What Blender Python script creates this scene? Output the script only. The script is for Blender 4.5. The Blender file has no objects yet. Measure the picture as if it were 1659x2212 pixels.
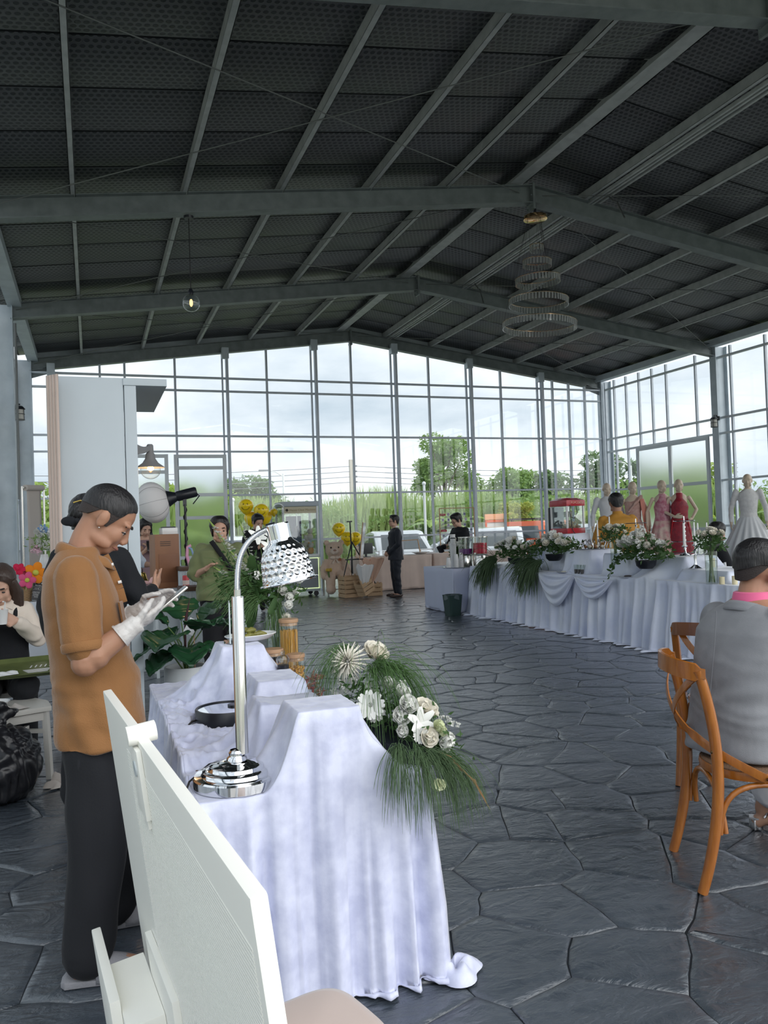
import bpy, bmesh, math, random
import numpy as np
from mathutils import Vector, Matrix, Euler, noise as mnoise

random.seed(7); RNG = np.random.default_rng(7)
PI = math.pi
SC = bpy.context.scene
COL = SC.collection
R = math.radians

# ------------------------------------------------------------------ camera
cd = bpy.data.cameras.new('camera'); cam = bpy.data.objects.new('camera', cd); COL.objects.link(cam)
YAW, PITCH, ROLL, FPX = 0.3542, 0.0201, -0.0349, 1710.6
cd.sensor_fit = 'VERTICAL'; cd.sensor_height = 36.0; cd.lens = 36.0 * FPX / 2212.0
cd.clip_start = 0.05; cd.clip_end = 400
_fw = Vector((math.sin(YAW) * math.cos(PITCH), math.cos(YAW) * math.cos(PITCH), math.sin(PITCH)))
_r0 = Vector((math.cos(YAW), -math.sin(YAW), 0)); _u0 = _r0.cross(_fw)
_r = _r0 * math.cos(ROLL) + _u0 * math.sin(ROLL); _u = _u0 * math.cos(ROLL) - _r0 * math.sin(ROLL)
mw = Matrix.Identity(4)
for i in range(3):
    mw[i][0] = _r[i]; mw[i][1] = _u[i]; mw[i][2] = -_fw[i]
mw[0][3], mw[1][3], mw[2][3] = 0, 0, 1.5
cam.matrix_world = mw
SC.camera = cam

# ------------------------------------------------------------------ sky, sun, exposure
SC.view_settings.view_transform = 'Standard'; SC.view_settings.look = 'None'
SC.view_settings.gamma = 1.0; SC.view_settings.use_curve_mapping = False
SC.view_settings.exposure = 0.50
SKY_STRENGTH = 1.0
W = bpy.data.worlds.new('overcast_sky'); SC.world = W; W.use_nodes = True
nt = W.node_tree; nt.nodes.clear()
def wn(t, **k):
    n = nt.nodes.new(t)
    for a, v in k.items(): setattr(n, a, v)
    return n
tc = wn('ShaderNodeTexCoord'); mp = wn('ShaderNodeMapping'); mp.inputs['Scale'].default_value = (1, 1, 2.6)
nz = wn('ShaderNodeTexNoise'); nz.inputs['Scale'].default_value = 3.4; nz.inputs['Detail'].default_value = 7; nz.inputs['Roughness'].default_value = 0.55
rp = wn('ShaderNodeValToRGB')
rp.color_ramp.elements[0].position = 0.36; rp.color_ramp.elements[0].color = (0.48, 0.565, 0.645, 1)
rp.color_ramp.elements[1].position = 0.62; rp.color_ramp.elements[1].color = (0.80, 0.85, 0.90, 1)
bg = wn('ShaderNodeBackground'); bg.inputs['Strength'].default_value = SKY_STRENGTH
wo = wn('ShaderNodeOutputWorld')
nt.links.new(tc.outputs['Generated'], mp.inputs['Vector']); nt.links.new(mp.outputs['Vector'], nz.inputs['Vector'])
nt.links.new(nz.outputs['Fac'], rp.inputs['Fac']); nt.links.new(rp.outputs['Color'], bg.inputs['Color'])
nt.links.new(bg.outputs['Background'], wo.inputs['Surface'])
# a veiled sun behind the thin cloud, high over the photographer's left shoulder
sl = bpy.data.lights.new('veiled_sun', 'SUN'); sl.energy = 2.6; sl.angle = R(100); sl.color = (1.0, 0.98, 0.95)
so = bpy.data.objects.new('veiled_sun', sl); COL.objects.link(so)
so.rotation_euler = Vector((-0.48, 0.60, -0.42)).to_track_quat('-Z', 'Y').to_euler()

SC.render.engine = 'CYCLES'
try:
    SC.cycles.use_denoising = True; SC.cycles.denoiser = 'OPENIMAGEDENOISE'
except Exception: pass
SC.cycles.max_bounces = 8; SC.cycles.diffuse_bounces = 4; SC.cycles.glossy_bounces = 4
SC.cycles.transparent_max_bounces = 24; SC.cycles.transmission_bounces = 6
SC.cycles.caustics_reflective = False; SC.cycles.caustics_refractive = False
SC.cycles.sample_clamp_indirect = 6.0

# ------------------------------------------------------------------ materials
MATS = {}
def mat(name, col, rough=0.6, metal=0.0, bump=None, var=None, sheen=0.0, trans=0.0, emit=None, spec=0.5, ior=1.45, alpha=1.0, coat=0.0, stretch=None):
    """bump=(scale, strength), var=(scale, other colour): plain node materials; colour and grain only."""
    if name in MATS: return MATS[name]
    m = bpy.data.materials.new(name); m.use_nodes = True; MATS[name] = m
    n = m.node_tree; b = n.nodes['Principled BSDF']
    b.inputs['Base Color'].default_value = (*col, 1); b.inputs['Roughness'].default_value = rough
    b.inputs['Metallic'].default_value = metal; b.inputs['Specular IOR Level'].default_value = spec
    b.inputs['IOR'].default_value = ior
    b.inputs['Sheen Weight'].default_value = sheen; b.inputs['Sheen Roughness'].default_value = 0.35
    b.inputs['Transmission Weight'].default_value = trans; b.inputs['Alpha'].default_value = alpha
    b.inputs['Coat Weight'].default_value = coat
    if emit: b.inputs['Emission Color'].default_value = (*emit[0], 1); b.inputs['Emission Strength'].default_value = emit[1]
    if bump or var:
        t = n.nodes.new('ShaderNodeTexCoord'); vec = t.outputs['Object']
        if stretch:
            mm = n.nodes.new('ShaderNodeMapping'); mm.inputs['Scale'].default_value = stretch
            n.links.new(vec, mm.inputs['Vector']); vec = mm.outputs['Vector']
    if var:
        z = n.nodes.new('ShaderNodeTexNoise'); z.inputs['Scale'].default_value = var[0]; z.inputs['Detail'].default_value = 4
        n.links.new(vec, z.inputs['Vector'])
        r = n.nodes.new('ShaderNodeValToRGB'); r.color_ramp.elements[0].position = 0.35; r.color_ramp.elements[1].position = 0.65
        r.color_ramp.elements[0].color = (*col, 1); r.color_ramp.elements[1].color = (*var[1], 1)
        n.links.new(z.outputs['Fac'], r.inputs['Fac']); n.links.new(r.outputs['Color'], b.inputs['Base Color'])
    if bump:
        z = n.nodes.new('ShaderNodeTexNoise'); z.inputs['Scale'].default_value = bump[0]; z.inputs['Detail'].default_value = 3
        n.links.new(vec, z.inputs['Vector'])
        u = n.nodes.new('ShaderNodeBump'); u.inputs['Strength'].default_value = bump[1]; u.inputs['Distance'].default_value = 0.01
        n.links.new(z.outputs['Fac'], u.inputs['Height']); n.links.new(u.outputs['Normal'], b.inputs['Normal'])
    return m

def pane_mat(name, tint, gloss, rough=0.02):
    """thin clear sheet: lets light straight through and mirrors a little by the angle"""
    if name in MATS: return MATS[name]
    m = bpy.data.materials.new(name); m.use_nodes = True; MATS[name] = m
    n = m.node_tree; n.nodes.clear()
    o = n.nodes.new('ShaderNodeOutputMaterial'); t = n.nodes.new('ShaderNodeBsdfTransparent'); t.inputs['Color'].default_value = (*tint, 1)
    g = n.nodes.new('ShaderNodeBsdfGlossy'); g.inputs['Roughness'].default_value = rough
    f = n.nodes.new('ShaderNodeLayerWeight'); f.inputs['Blend'].default_value = 0.5
    q = n.nodes.new('ShaderNodeMath'); q.operation = 'POWER'; q.inputs[1].default_value = 4.0; n.links.new(f.outputs['Facing'], q.inputs[0])
    k = n.nodes.new('ShaderNodeMath'); k.operation = 'MULTIPLY_ADD'; k.inputs[1].default_value = gloss * .55; k.inputs[2].default_value = gloss * .035; k.use_clamp = True
    x = n.nodes.new('ShaderNodeMixShader')
    n.links.new(q.outputs[0], k.inputs[0]); n.links.new(k.outputs[0], x.inputs[0]); n.links.new(t.outputs[0], x.inputs[1]); n.links.new(g.outputs[0], x.inputs[2])
    n.links.new(x.outputs[0], o.inputs['Surface'])
    return m

# ------------------------------------------------------------------ mesh building
def frame_of(d):
    d = Vector(d).normalized(); a = Vector((0, 0, 1)) if abs(d.z) < 0.9 else Vector((1, 0, 0))
    u = a.cross(d).normalized(); v = d.cross(u)
    return u, v, d

class MB:
    """collects shapes; build() links them as ONE mesh object"""
    def __init__(s): s.v = []; s.f = []; s.mi = []; s.m = 0
    def add(s, vs, fs):
        b = len(s.v); s.v.extend([tuple(x) for x in vs]); s.f.extend([tuple(i + b for i in f) for f in fs]); s.mi.extend([s.m] * len(fs)); return s
    def box(s, c, d, rot=None):
        x, y, z = [q / 2 for q in d]
        vs = [Vector((sx * x, sy * y, sz * z)) for sz in (-1, 1) for sy in (-1, 1) for sx in (-1, 1)]
        if rot is not None:
            M = rot if isinstance(rot, Matrix) else Euler(rot).to_matrix()
            vs = [M @ q for q in vs]
        c = Vector(c)
        return s.add([q + c for q in vs], [(0, 2, 3, 1), (4, 5, 7, 6), (0, 1, 5, 4), (2, 6, 7, 3), (0, 4, 6, 2), (1, 3, 7, 5)])
    def box2(s, a, b):
        return s.box([(p + q) / 2 for p, q in zip(a, b)], [abs(q - p) for p, q in zip(a, b)])
    def beam(s, a, b, w, h, up=(0, 0, 1)):
        a = Vector(a); b = Vector(b); d = (b - a); L = d.length; d.normalize()
        u = Vector(up).cross(d)
        if u.length < 1e-4: u = Vector((1, 0, 0)).cross(d)
        u.normalize(); v = d.cross(u)
        M = Matrix((u, v, d)).transposed()
        return s.box((a + b) / 2, (w, h, L), M)
    def tube(s, pts, rad, seg=8, cap=True, flat=1.0, up=None):
        pts = [Vector(p) for p in pts]; n = len(pts)
        if not hasattr(rad, '__len__'): rad = [rad] * n
        rings = []; u = None
        for i, p in enumerate(pts):
            d = (pts[min(i + 1, n - 1)] - pts[max(i - 1, 0)])
            if d.length < 1e-7: d = Vector((0, 0, 1))
            d.normalize()
            if u is None:
                if up is not None:
                    u = Vector(up).cross(d); 
                    if u.length < 1e-4: u = frame_of(d)[0]
                    u.normalize()
                else: u = frame_of(d)[0]
            else:
                u = (u - d * u.dot(d)); u = u.normalized() if u.length > 1e-6 else frame_of(d)[0]
            w = d.cross(u); r = rad[i]
            rings.append([p + u * (math.cos(2 * PI * k / seg) * r) + w * (math.sin(2 * PI * k / seg) * r * flat) for k in range(seg)])
        return s.rings(rings, cap)
    def rings(s, rings, cap=True, closed=True):
        seg = len(rings[0]); vs = [q for r in rings for q in r]; fs = []
        for i in range(len(rings) - 1):
            for k in range(seg if closed else seg - 1):
                a = i * seg + k; b = i * seg + (k + 1) % seg
                fs.append((a, b, b + seg, a + seg))
        if cap and closed:
            fs.append(tuple(range(seg))[::-1]); fs.append(tuple((len(rings) - 1) * seg + k for k in range(seg)))
        return s.add(vs, fs)
    def loft(s, secs, seg=24, power=2.0):
        """secs: (centre, rx, ry[, tilt]) horizontal oval sections, rx along x and ry along y; tilt leans a section about y"""
        rs = []
        for q in secs:
            c, rx, ry = q[:3]; t = q[3] if len(q) > 3 else 0
            ring = []
            for k in range(seg):
                a = 2 * PI * k / seg; ca, sa = math.cos(a), math.sin(a)
                x = math.copysign(abs(ca) ** (2 / power), ca) * rx; y = math.copysign(abs(sa) ** (2 / power), sa) * ry
                ring.append(Vector((c[0] + x * math.cos(t), c[1] + y, c[2] - x * math.sin(t))))
            rs.append(ring)
        return s.rings(rs, True)
    def cyl(s, a, b, r0, r1=None, seg=16, cap=True):
        return s.tube([a, b], [r0, r0 if r1 is None else r1], seg, cap)
    def lathe(s, prof, c=(0, 0, 0), seg=24, axis=None, cap=False):
        c = Vector(c); rs = []
        if axis is None: u, v, d = Vector((1, 0, 0)), Vector((0, 1, 0)), Vector((0, 0, 1))
        else: u, v, d = frame_of(axis)
        for r, z in prof:
            rs.append([c + d * z + u * (math.cos(2 * PI * k / seg) * r) + v * (math.sin(2 * PI * k / seg) * r) for k in range(seg)])
        return s.rings(rs, cap)
    def ball(s, c, r, seg=12, ring=8, M=None):
        c = Vector(c)
        if not hasattr(r, '__len__'): r = (r, r, r)
        rs = []
        for i in range(ring + 1):
            t = PI * i / ring; q = []
            for k in range(seg):
                a = 2 * PI * k / seg
                p = Vector((math.sin(t) * math.cos(a) * r[0], math.sin(t) * math.sin(a) * r[1], -math.cos(t) * r[2]))
                q.append(c + (M @ p if M else p))
            rs.append(q)
        return s.rings(rs, False)
    def grid(s, fn, nu, nv, wrap=False):
        vs = [fn(i / nu, j / nv) for j in range(nv + 1) for i in range(nu + 1)]
        return s.add(vs, [(j * (nu + 1) + i, j * (nu + 1) + i + 1, (j + 1) * (nu + 1) + i + 1, (j + 1) * (nu + 1) + i) for j in range(nv) for i in range(nu)])
    def prism(s, poly, z0, z1):
        n = len(poly); vs = [(x, y, z0) for x, y in poly] + [(x, y, z1) for x, y in poly]
        return s.add(vs, [tuple(range(n))[::-1], tuple(range(n, 2 * n))] + [(k, (k + 1) % n, n + (k + 1) % n, n + k) for k in range(n)])
    def extrude(s, poly, d):
        """flat outline (3D points) given thickness along vector d"""
        n = len(poly); d = Vector(d); p = [Vector(q) for q in poly]
        return s.add([q - d / 2 for q in p] + [q + d / 2 for q in p], [tuple(range(n))[::-1], tuple(range(n, 2 * n))] + [(k, (k + 1) % n, n + (k + 1) % n, n + k) for k in range(n)])
    def move(s, M):
        s.v = [tuple(M @ Vector(q)) for q in s.v]; return s
    def mesh(s, name, smooth=True):
        me = bpy.data.meshes.new(name); me.from_pydata(s.v, [], s.f)
        if smooth: me.shade_smooth()
        if any(s.mi): me.polygons.foreach_set('material_index', s.mi)
        return me
    def build(s, name, m, parent=None, smooth='auto', bevel=0.0, off=None):
        me = s.mesh(name, False)
        o = link(name, me, m, parent)
        bm = bmesh.new(); bm.from_mesh(me); bmesh.ops.recalc_face_normals(bm, faces=bm.faces)
        if bevel > 0:
            es = [e for e in bm.edges if len(e.link_faces) == 2 and e.calc_face_angle(0) > 0.5]
            bmesh.ops.bevel(bm, geom=es, offset=bevel, segments=2, profile=0.7, affect='EDGES', clamp_overlap=True)
        if smooth:
            for f in bm.faces: f.smooth = True
            if smooth == 'auto':
                for e in bm.edges:
                    if len(e.link_faces) == 2 and e.calc_face_angle(0) > 0.65: e.smooth = False
        bm.to_mesh(me); bm.free()
        if off is not None: o.location = off
        return o

def link(name, me, m, parent=None):
    o = bpy.data.objects.new(name, me); COL.objects.link(o)
    for q in (m if isinstance(m, (list, tuple)) else [m]): me.materials.append(q)
    if parent is not None: o.parent = parent
    return o

def remesh(mb, name, m, parent=None, voxel=0.01, smooth=4, dec=1.0, fold=None):
    """joins overlapping shapes into one continuous skin"""
    me = mb.mesh('tmp', False)
    bm = bmesh.new(); bm.from_mesh(me); bmesh.ops.recalc_face_normals(bm, faces=bm.faces); bm.to_mesh(me); bm.free()
    t = bpy.data.objects.new('tmp', me); COL.objects.link(t)
    a = t.modifiers.new('r', 'REMESH'); a.mode = 'VOXEL'; a.voxel_size = voxel
    if smooth:
        b = t.modifiers.new('s', 'SMOOTH'); b.iterations = smooth; b.factor = 0.5
    if dec < 1:
        c = t.modifiers.new('d', 'DECIMATE'); c.ratio = dec
    dg = bpy.context.evaluated_depsgraph_get()
    out = bpy.data.meshes.new_from_object(t.evaluated_get(dg)); out.name = name
    bpy.data.objects.remove(t); bpy.data.meshes.remove(me)
    if fold is not None:
        n = len(out.vertices); co = np.empty(n * 3); out.vertices.foreach_get('co', co); co = co.reshape(-1, 3)
        no = np.empty(n * 3); out.vertices.foreach_get('normal', no); no = no.reshape(-1, 3)
        co = co + no * fold(co)[:, None]; out.vertices.foreach_set('co', co.ravel()); out.update()
    out.shade_smooth(); out.materials.clear()
    return link(name, out, m, parent)

def thing(name, loc, rz, label, cat, group=None):
    o = bpy.data.objects.new(name, None); COL.objects.link(o); o.location = loc; o.rotation_euler = (0, 0, rz)
    o.empty_display_size = 0.1
    return tag(o, label, cat, group)
def tag(o, label, cat, group=None, kind=None):
    if label: o['label'] = label
    if cat: o['category'] = cat
    if group: o['group'] = group
    if kind: o['kind'] = kind
    return o
def struct(o, label=None):
    o['kind'] = 'structure'
    if label: o['label'] = label
    return o
def empty(name, parent=None, loc=(0, 0, 0)):
    o = bpy.data.objects.new(name, None); COL.objects.link(o); o.location = loc; o.empty_display_size = 0.1
    if parent is not None: o.parent = parent
    return o
def dup(o, loc=None, rz=None, label=None, parent=None):
    c = o.copy(); COL.objects.link(c)
    if parent is not None: c.parent = parent
    if loc is not None: c.location = loc
    if rz is not None: c.rotation_euler = (0, 0, rz)
    if label: c['label'] = label
    for ch in KIDS.get(o.name, None) or [q for q in o.children]: dup(ch, parent=c)
    return c
KIDS = {}
def text(name, s, size, m, parent, M, ext=0.001, align='CENTER'):
    """flat lettering standing on a sign"""
    cu = bpy.data.curves.new('t', 'FONT'); cu.body = s; cu.size = size; cu.extrude = ext; cu.align_x = align; cu.align_y = 'CENTER'; cu.resolution_u = 2
    t = bpy.data.objects.new('t', cu); COL.objects.link(t)
    me = bpy.data.meshes.new_from_object(t.evaluated_get(bpy.context.evaluated_depsgraph_get())); bpy.data.objects.remove(t)
    me.transform(M); me.materials.clear(); me.name = name
    return link(name, me, m, parent)
def face_M(pos, normal, up=(0, 0, 1)):
    """placement for lettering: text's own +z looks along normal"""
    n = Vector(normal).normalized(); u = Vector(up); x = u.cross(n).normalized(); y = n.cross(x)
    M = Matrix((x, y, n)).transposed().to_4x4(); M.translation = Vector(pos); return M
def waves(co, spec, seed=0):
    """cloth folds: warped directional waves; spec rows (direction, wavelength, height)"""
    rg = np.random.default_rng(seed); out = np.zeros(len(co))
    for d, wl, h in spec:
        d = np.array(d, float); d /= np.linalg.norm(d)
        e = rg.normal(size=3); e /= np.linalg.norm(e); g = rg.normal(size=3); g /= np.linalg.norm(g)
        w = np.sin(co @ e / wl * 2.3 + rg.uniform(0, 6)) * 1.1 + np.sin(co @ g / wl * 1.1 + rg.uniform(0, 6)) * 1.3
        out += h * np.sin(co @ d / wl * 2 * PI + w + rg.uniform(0, 6)) * (0.6 + 0.4 * np.sin(co @ g / wl * 1.7 + rg.uniform(0, 6)))
    return out
# ================================================================== the hall
D0, BAY = 19.5, 4.526
XR, HW = 6.44, 7.673
XL_, XRR = XR - HW, XR + HW
ZR, ZE = 6.375, 5.324
SLOPE = (ZR - ZE) / HW
def roof_z(x, lift=0.0): return ZR - SLOPE * abs(x - XR) + lift
FRAME_Y = [D0 - BAY * k for k in range(5)]

def floor_mat(name, base, hi, rough):
    if name in MATS: return MATS[name]
    m = bpy.data.materials.new(name); m.use_nodes = True; MATS[name] = m
    n = m.node_tree; b = n.nodes['Principled BSDF']; L = n.links.new
    t = n.nodes.new('ShaderNodeTexCoord')
    mp = n.nodes.new('ShaderNodeMapping'); mp.inputs['Rotation'].default_value = (0, 0, 0.35); mp.inputs['Scale'].default_value = (0.8, 1.5, 1)
    L(t.outputs['Object'], mp.inputs['Vector'])
    z1 = n.nodes.new('ShaderNodeTexNoise'); z1.inputs['Scale'].default_value = 1.1; z1.inputs['Detail'].default_value = 6; z1.inputs['Roughness'].default_value = 0.65
    L(t.outputs['Object'], z1.inputs['Vector'])
    r = n.nodes.new('ShaderNodeValToRGB'); r.color_ramp.elements[0].position = 0.35; r.color_ramp.elements[1].position = 0.7
    r.color_ramp.elements[0].color = (*base, 1); r.color_ramp.elements[1].color = (*hi, 1)
    L(z1.outputs['Fac'], r.inputs['Fac']); L(r.outputs['Color'], b.inputs['Base Color'])
    z2 = n.nodes.new('ShaderNodeTexNoise'); z2.inputs['Scale'].default_value = 9; z2.inputs['Detail'].default_value = 8; z2.inputs['Roughness'].default_value = 0.6; z2.inputs['Distortion'].default_value = 0.6
    L(mp.outputs['Vector'], z2.inputs['Vector'])
    z3 = n.nodes.new('ShaderNodeTexNoise'); z3.inputs['Scale'].default_value = 3.5; z3.inputs['Detail'].default_value = 5; z3.inputs['Distortion'].default_value = 1.2
    L(mp.outputs['Vector'], z3.inputs['Vector'])
    # cleft steps: ridged low noise
    mm = n.nodes.new('ShaderNodeMath'); mm.operation = 'PINGPONG'; mm.inputs[1].default_value = 0.09; L(z3.outputs['Fac'], mm.inputs[0])
    ma = n.nodes.new('ShaderNodeMath'); ma.operation = 'MULTIPLY_ADD'; ma.inputs[1].default_value = 1.5; L(mm.outputs[0], ma.inputs[0]); L(z2.outputs['Fac'], ma.inputs[2])
    u = n.nodes.new('ShaderNodeBump'); u.inputs['Strength'].default_value = 0.6; u.inputs['Distance'].default_value = 0.04
    L(ma.outputs[0], u.inputs['Height']); L(u.outputs['Normal'], b.inputs['Normal'])
    rr = n.nodes.new('ShaderNodeMapRange'); rr.inputs['To Min'].default_value = rough - 0.1; rr.inputs['To Max'].default_value = rough + 0.16
    L(z1.outputs['Fac'], rr.inputs['Value']); L(rr.outputs['Result'], b.inputs['Roughness'])
    b.inputs['Specular IOR Level'].default_value = 0.6; b.inputs['Coat Weight'].default_value = 0.9; b.inputs['Coat Roughness'].default_value = 0.2; u2 = n.nodes.new('ShaderNodeBump'); u2.inputs['Strength'].default_value = 0.3; u2.inputs['Distance'].default_value = 0.03; L(ma.outputs[0], u2.inputs['Height']); L(u2.outputs['Normal'], b.inputs['Coat Normal'])
    return m
M_stone = floor_mat('stamped_slate_floor', (0.036, 0.047, 0.060), (0.078, 0.094, 0.115), 0.26)
M_joint = mat('floor_joint', (0.012, 0.015, 0.02), 0.6)

floor = MB().box2((-1.6, -1.5, -0.2), (14.6, 19.9, -0.007)).build('floor', M_joint, smooth=False); struct(floor, 'dark slate-grey stamped stone floor with recessed joints')

def clip(poly, px, py, nx, ny):
    out = []
    for i in range(len(poly)):
        a = poly[i]; b = poly[(i + 1) % len(poly)]
        da = (a[0] - px) * nx + (a[1] - py) * ny; db = (b[0] - px) * nx + (b[1] - py) * ny
        if da <= 0: out.append(a)
        if (da < 0) != (db < 0) and da != db:
            t = da / (da - db); out.append((a[0] + (b[0] - a[0]) * t, a[1] + (b[1] - a[1]) * t))
    return out
def paving():
    rg = random.Random(5); S = 0.43; pts = []
    y = -0.2; j = 0
    while y < 19.8:
        x = -1.5 + (S / 2 if j % 2 else 0)
        while x < 14.5:
            pts.append((x + rg.uniform(-.19, .19), y + rg.uniform(-.16, .16))); x += S
        y += S * 0.84; j += 1
    cell = {}
    for k, (x, y) in enumerate(pts): cell.setdefault((int(x // .5), int(y // .5)), []).append(k)
    def seen(x, y):
        a = math.degrees(math.atan2(x, y)) if y > 0.1 else 999
        return -9 < a < 48 and (x * x + y * y) > 3.2
    far = MB(); nfar = []
    order = sorted(range(len(pts)), key=lambda k: pts[k][0] ** 2 + pts[k][1] ** 2)
    made = 0
    for k in order:
        x, y = pts[k]; cx, cy = int(x // .5), int(y // .5)
        poly = [(x - .6, y - .6), (x + .6, y - .6), (x + .6, y + .6), (x - .6, y + .6)]
        for dx in range(-3, 4):
            for dy in range(-3, 4):
                for q in cell.get((cx + dx, cy + dy), ()):
                    if q != k:
                        ex, ey = pts[q]; poly = clip(poly, (x + ex) / 2, (y + ey) / 2, ex - x, ey - y)
        if len(poly) < 3: continue
        mx = sum(p[0] for p in poly) / len(poly); my = sum(p[1] for p in poly) / len(poly)
        ring = []
        for i in range(len(poly)):
            a = poly[i]; b = poly[(i + 1) % len(poly)]
            L = math.hypot(b[0] - a[0], b[1] - a[1])
            if L < 0.03: ring.append(a); continue
            n = 3 if L > .12 else 1
            for s in range(n):
                t = s / n
                # the same wobble from both sides of a joint
                px, py = a[0] + (b[0] - a[0]) * t, a[1] + (b[1] - a[1]) * t
                h = mnoise.noise_vector(Vector((px * 6, py * 6, 1.7))) * 0.028
                ring.append((px + h.x, py + h.y))
        def inset(d):
            o = []
            for p in ring:
                vx, vy = mx - p[0], my - p[1]; l = math.hypot(vx, vy) + 1e-6; o.append((p[0] + vx / l * d, p[1] + vy / l * d))
            return o
        n = len(ring); e = rg.uniform(-.002, .0015)
        w = rg.uniform(.001, .0035)
        r0, r1, r2 = inset(w), inset(w + .004), inset(w + .035)
        vs = [(p[0], p[1], -.007) for p in r0] + [(p[0], p[1], -.0015 + e) for p in r1] + [(p[0], p[1], e) for p in r2]
        fs = [(i, (i + 1) % n, n + (i + 1) % n, n + i) for i in range(n)] + [(n + i, n + (i + 1) % n, 2 * n + (i + 1) % n, 2 * n + i) for i in range(n)] + [tuple(range(2 * n, 3 * n))]
        if seen(x, y) and made < 300:
            me = bpy.data.meshes.new('paving_stone'); me.from_pydata(vs, [], fs); me.shade_smooth()
            link('paving_stone', me, M_stone, floor); made += 1
        else: far.add(vs, fs)
    me = far.mesh('paving_stones', True); o = link('paving_stones', me, M_stone, floor); o['kind'] = 'stuff'
paving()

# ---------------------------------------------------------------- steel
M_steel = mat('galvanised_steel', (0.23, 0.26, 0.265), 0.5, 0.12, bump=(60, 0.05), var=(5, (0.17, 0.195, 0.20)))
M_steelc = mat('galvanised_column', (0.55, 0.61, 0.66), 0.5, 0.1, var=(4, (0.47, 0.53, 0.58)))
M_purl = mat('purlin_zinc', (0.50, 0.52, 0.53), 0.48, 0.12, var=(7, (0.40, 0.42, 0.43)))
M_mull = mat('mullion_steel', (0.62, 0.67, 0.74), 0.5, 0.0, var=(6, (0.55, 0.60, 0.67)))
M_white = mat('white_steel', (0.62, 0.66, 0.69), 0.45, 0.1)
M_glass = pane_mat('window_glass', (0.975, 0.985, 0.985), 1.0)
M_poly = mat('polycarbonate', (0.93, 0.96, 0.95), 0.38, trans=1.0, ior=1.08, bump=(160, 0.08), stretch=(1, 1, 0.02))
M_foil = None
def foil():
    """dark bubble-foil insulation: round bubbles in staggered rows, slightly mirror-like between"""
    m = bpy.data.materials.new('bubble_foil'); m.use_nodes = True
    n = m.node_tree; b = n.nodes['Principled BSDF']; L = n.links.new
    t = n.nodes.new('ShaderNodeTexCoord')
    mp = n.nodes.new('ShaderNodeMapping'); mp.inputs['Scale'].default_value = (14, 14, 0); L(t.outputs['Object'], mp.inputs['Vector'])
    sx = n.nodes.new('ShaderNodeSeparateXYZ'); L(mp.outputs['Vector'], sx.inputs[0])
    def math_(op, a, b_=None, c=None):
        k = n.nodes.new('ShaderNodeMath'); k.operation = op
        for i, q in enumerate((a, b_, c)):
            if q is None: continue
            if isinstance(q, (int, float)): k.inputs[i].default_value = q
            else: L(q, k.inputs[i])
        return k.outputs[0]
    row = math_('FLOOR', sx.outputs['Y']); odd = math_('MULTIPLY', math_('MODULO', row, 2.0), 0.5)
    fx = math_('SUBTRACT', math_('FRACT', math_('ADD', sx.outputs['X'], odd)), 0.5); fy = math_('SUBTRACT', math_('FRACT', sx.outputs['Y']), 0.5)
    r2 = math_('SQRT', math_('ADD', math_('MULTIPLY', fx, fx), math_('MULTIPLY', fy, fy)))
    mr = n.nodes.new('ShaderNodeMapRange'); mr.inputs['From Min'].default_value = 0.30; mr.inputs['From Max'].default_value = 0.40; L(r2, mr.inputs['Value'])
    mx = n.nodes.new('ShaderNodeMix'); mx.data_type = 'RGBA'; L(mr.outputs['Result'], mx.inputs['Factor'])
    mx.inputs[6].default_value = (0.034, 0.038, 0.044, 1); mx.inputs[7].default_value = (0.108, 0.112, 0.122, 1)
    L(mx.outputs[2], b.inputs['Base Color']); b.inputs['Metallic'].default_value = 0.55; b.inputs['Roughness'].default_value = 0.42
    u = n.nodes.new('ShaderNodeBump'); u.inputs['Strength'].default_value = 0.35; u.inputs['Distance'].default_value = 0.012; u.invert = True
    L(mr.outputs['Result'], u.inputs['Height']); L(u.outputs['Normal'], b.inputs['Normal'])
    return m
M_foil = foil()

YB = 0.9
ROOF = 0.42        # roof skin above the rafter's lower flange
def roof_pt(x, y, lift=ROOF): return (x, y, roof_z(x, lift))
m = MB(); XE = 0.25
for a, b in ((XL_ - XE, XR), (XR, XRR + XE)):
    m.add([roof_pt(a, YB, ROOF + .06), roof_pt(b, YB, ROOF + .06), roof_pt(b, D0 + .25, ROOF + .06), roof_pt(a, D0 + .25, ROOF + .06),
           roof_pt(a, YB, ROOF + .02), roof_pt(b, YB, ROOF + .02), roof_pt(b, D0 + .25, ROOF + .02), roof_pt(a, D0 + .25, ROOF + .02)],
          [(0, 1, 2, 3), (7, 6, 5, 4), (0, 3, 7, 4), (1, 5, 6, 2), (0, 4, 5, 1), (3, 2, 6, 7)])
ceiling = m.build('ceiling', mat('roof_underlay', (.02, .022, .026), .8), smooth=False); struct(ceiling, 'pitched ceiling of dark bubble-foil insulation over steel purlins')
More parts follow.
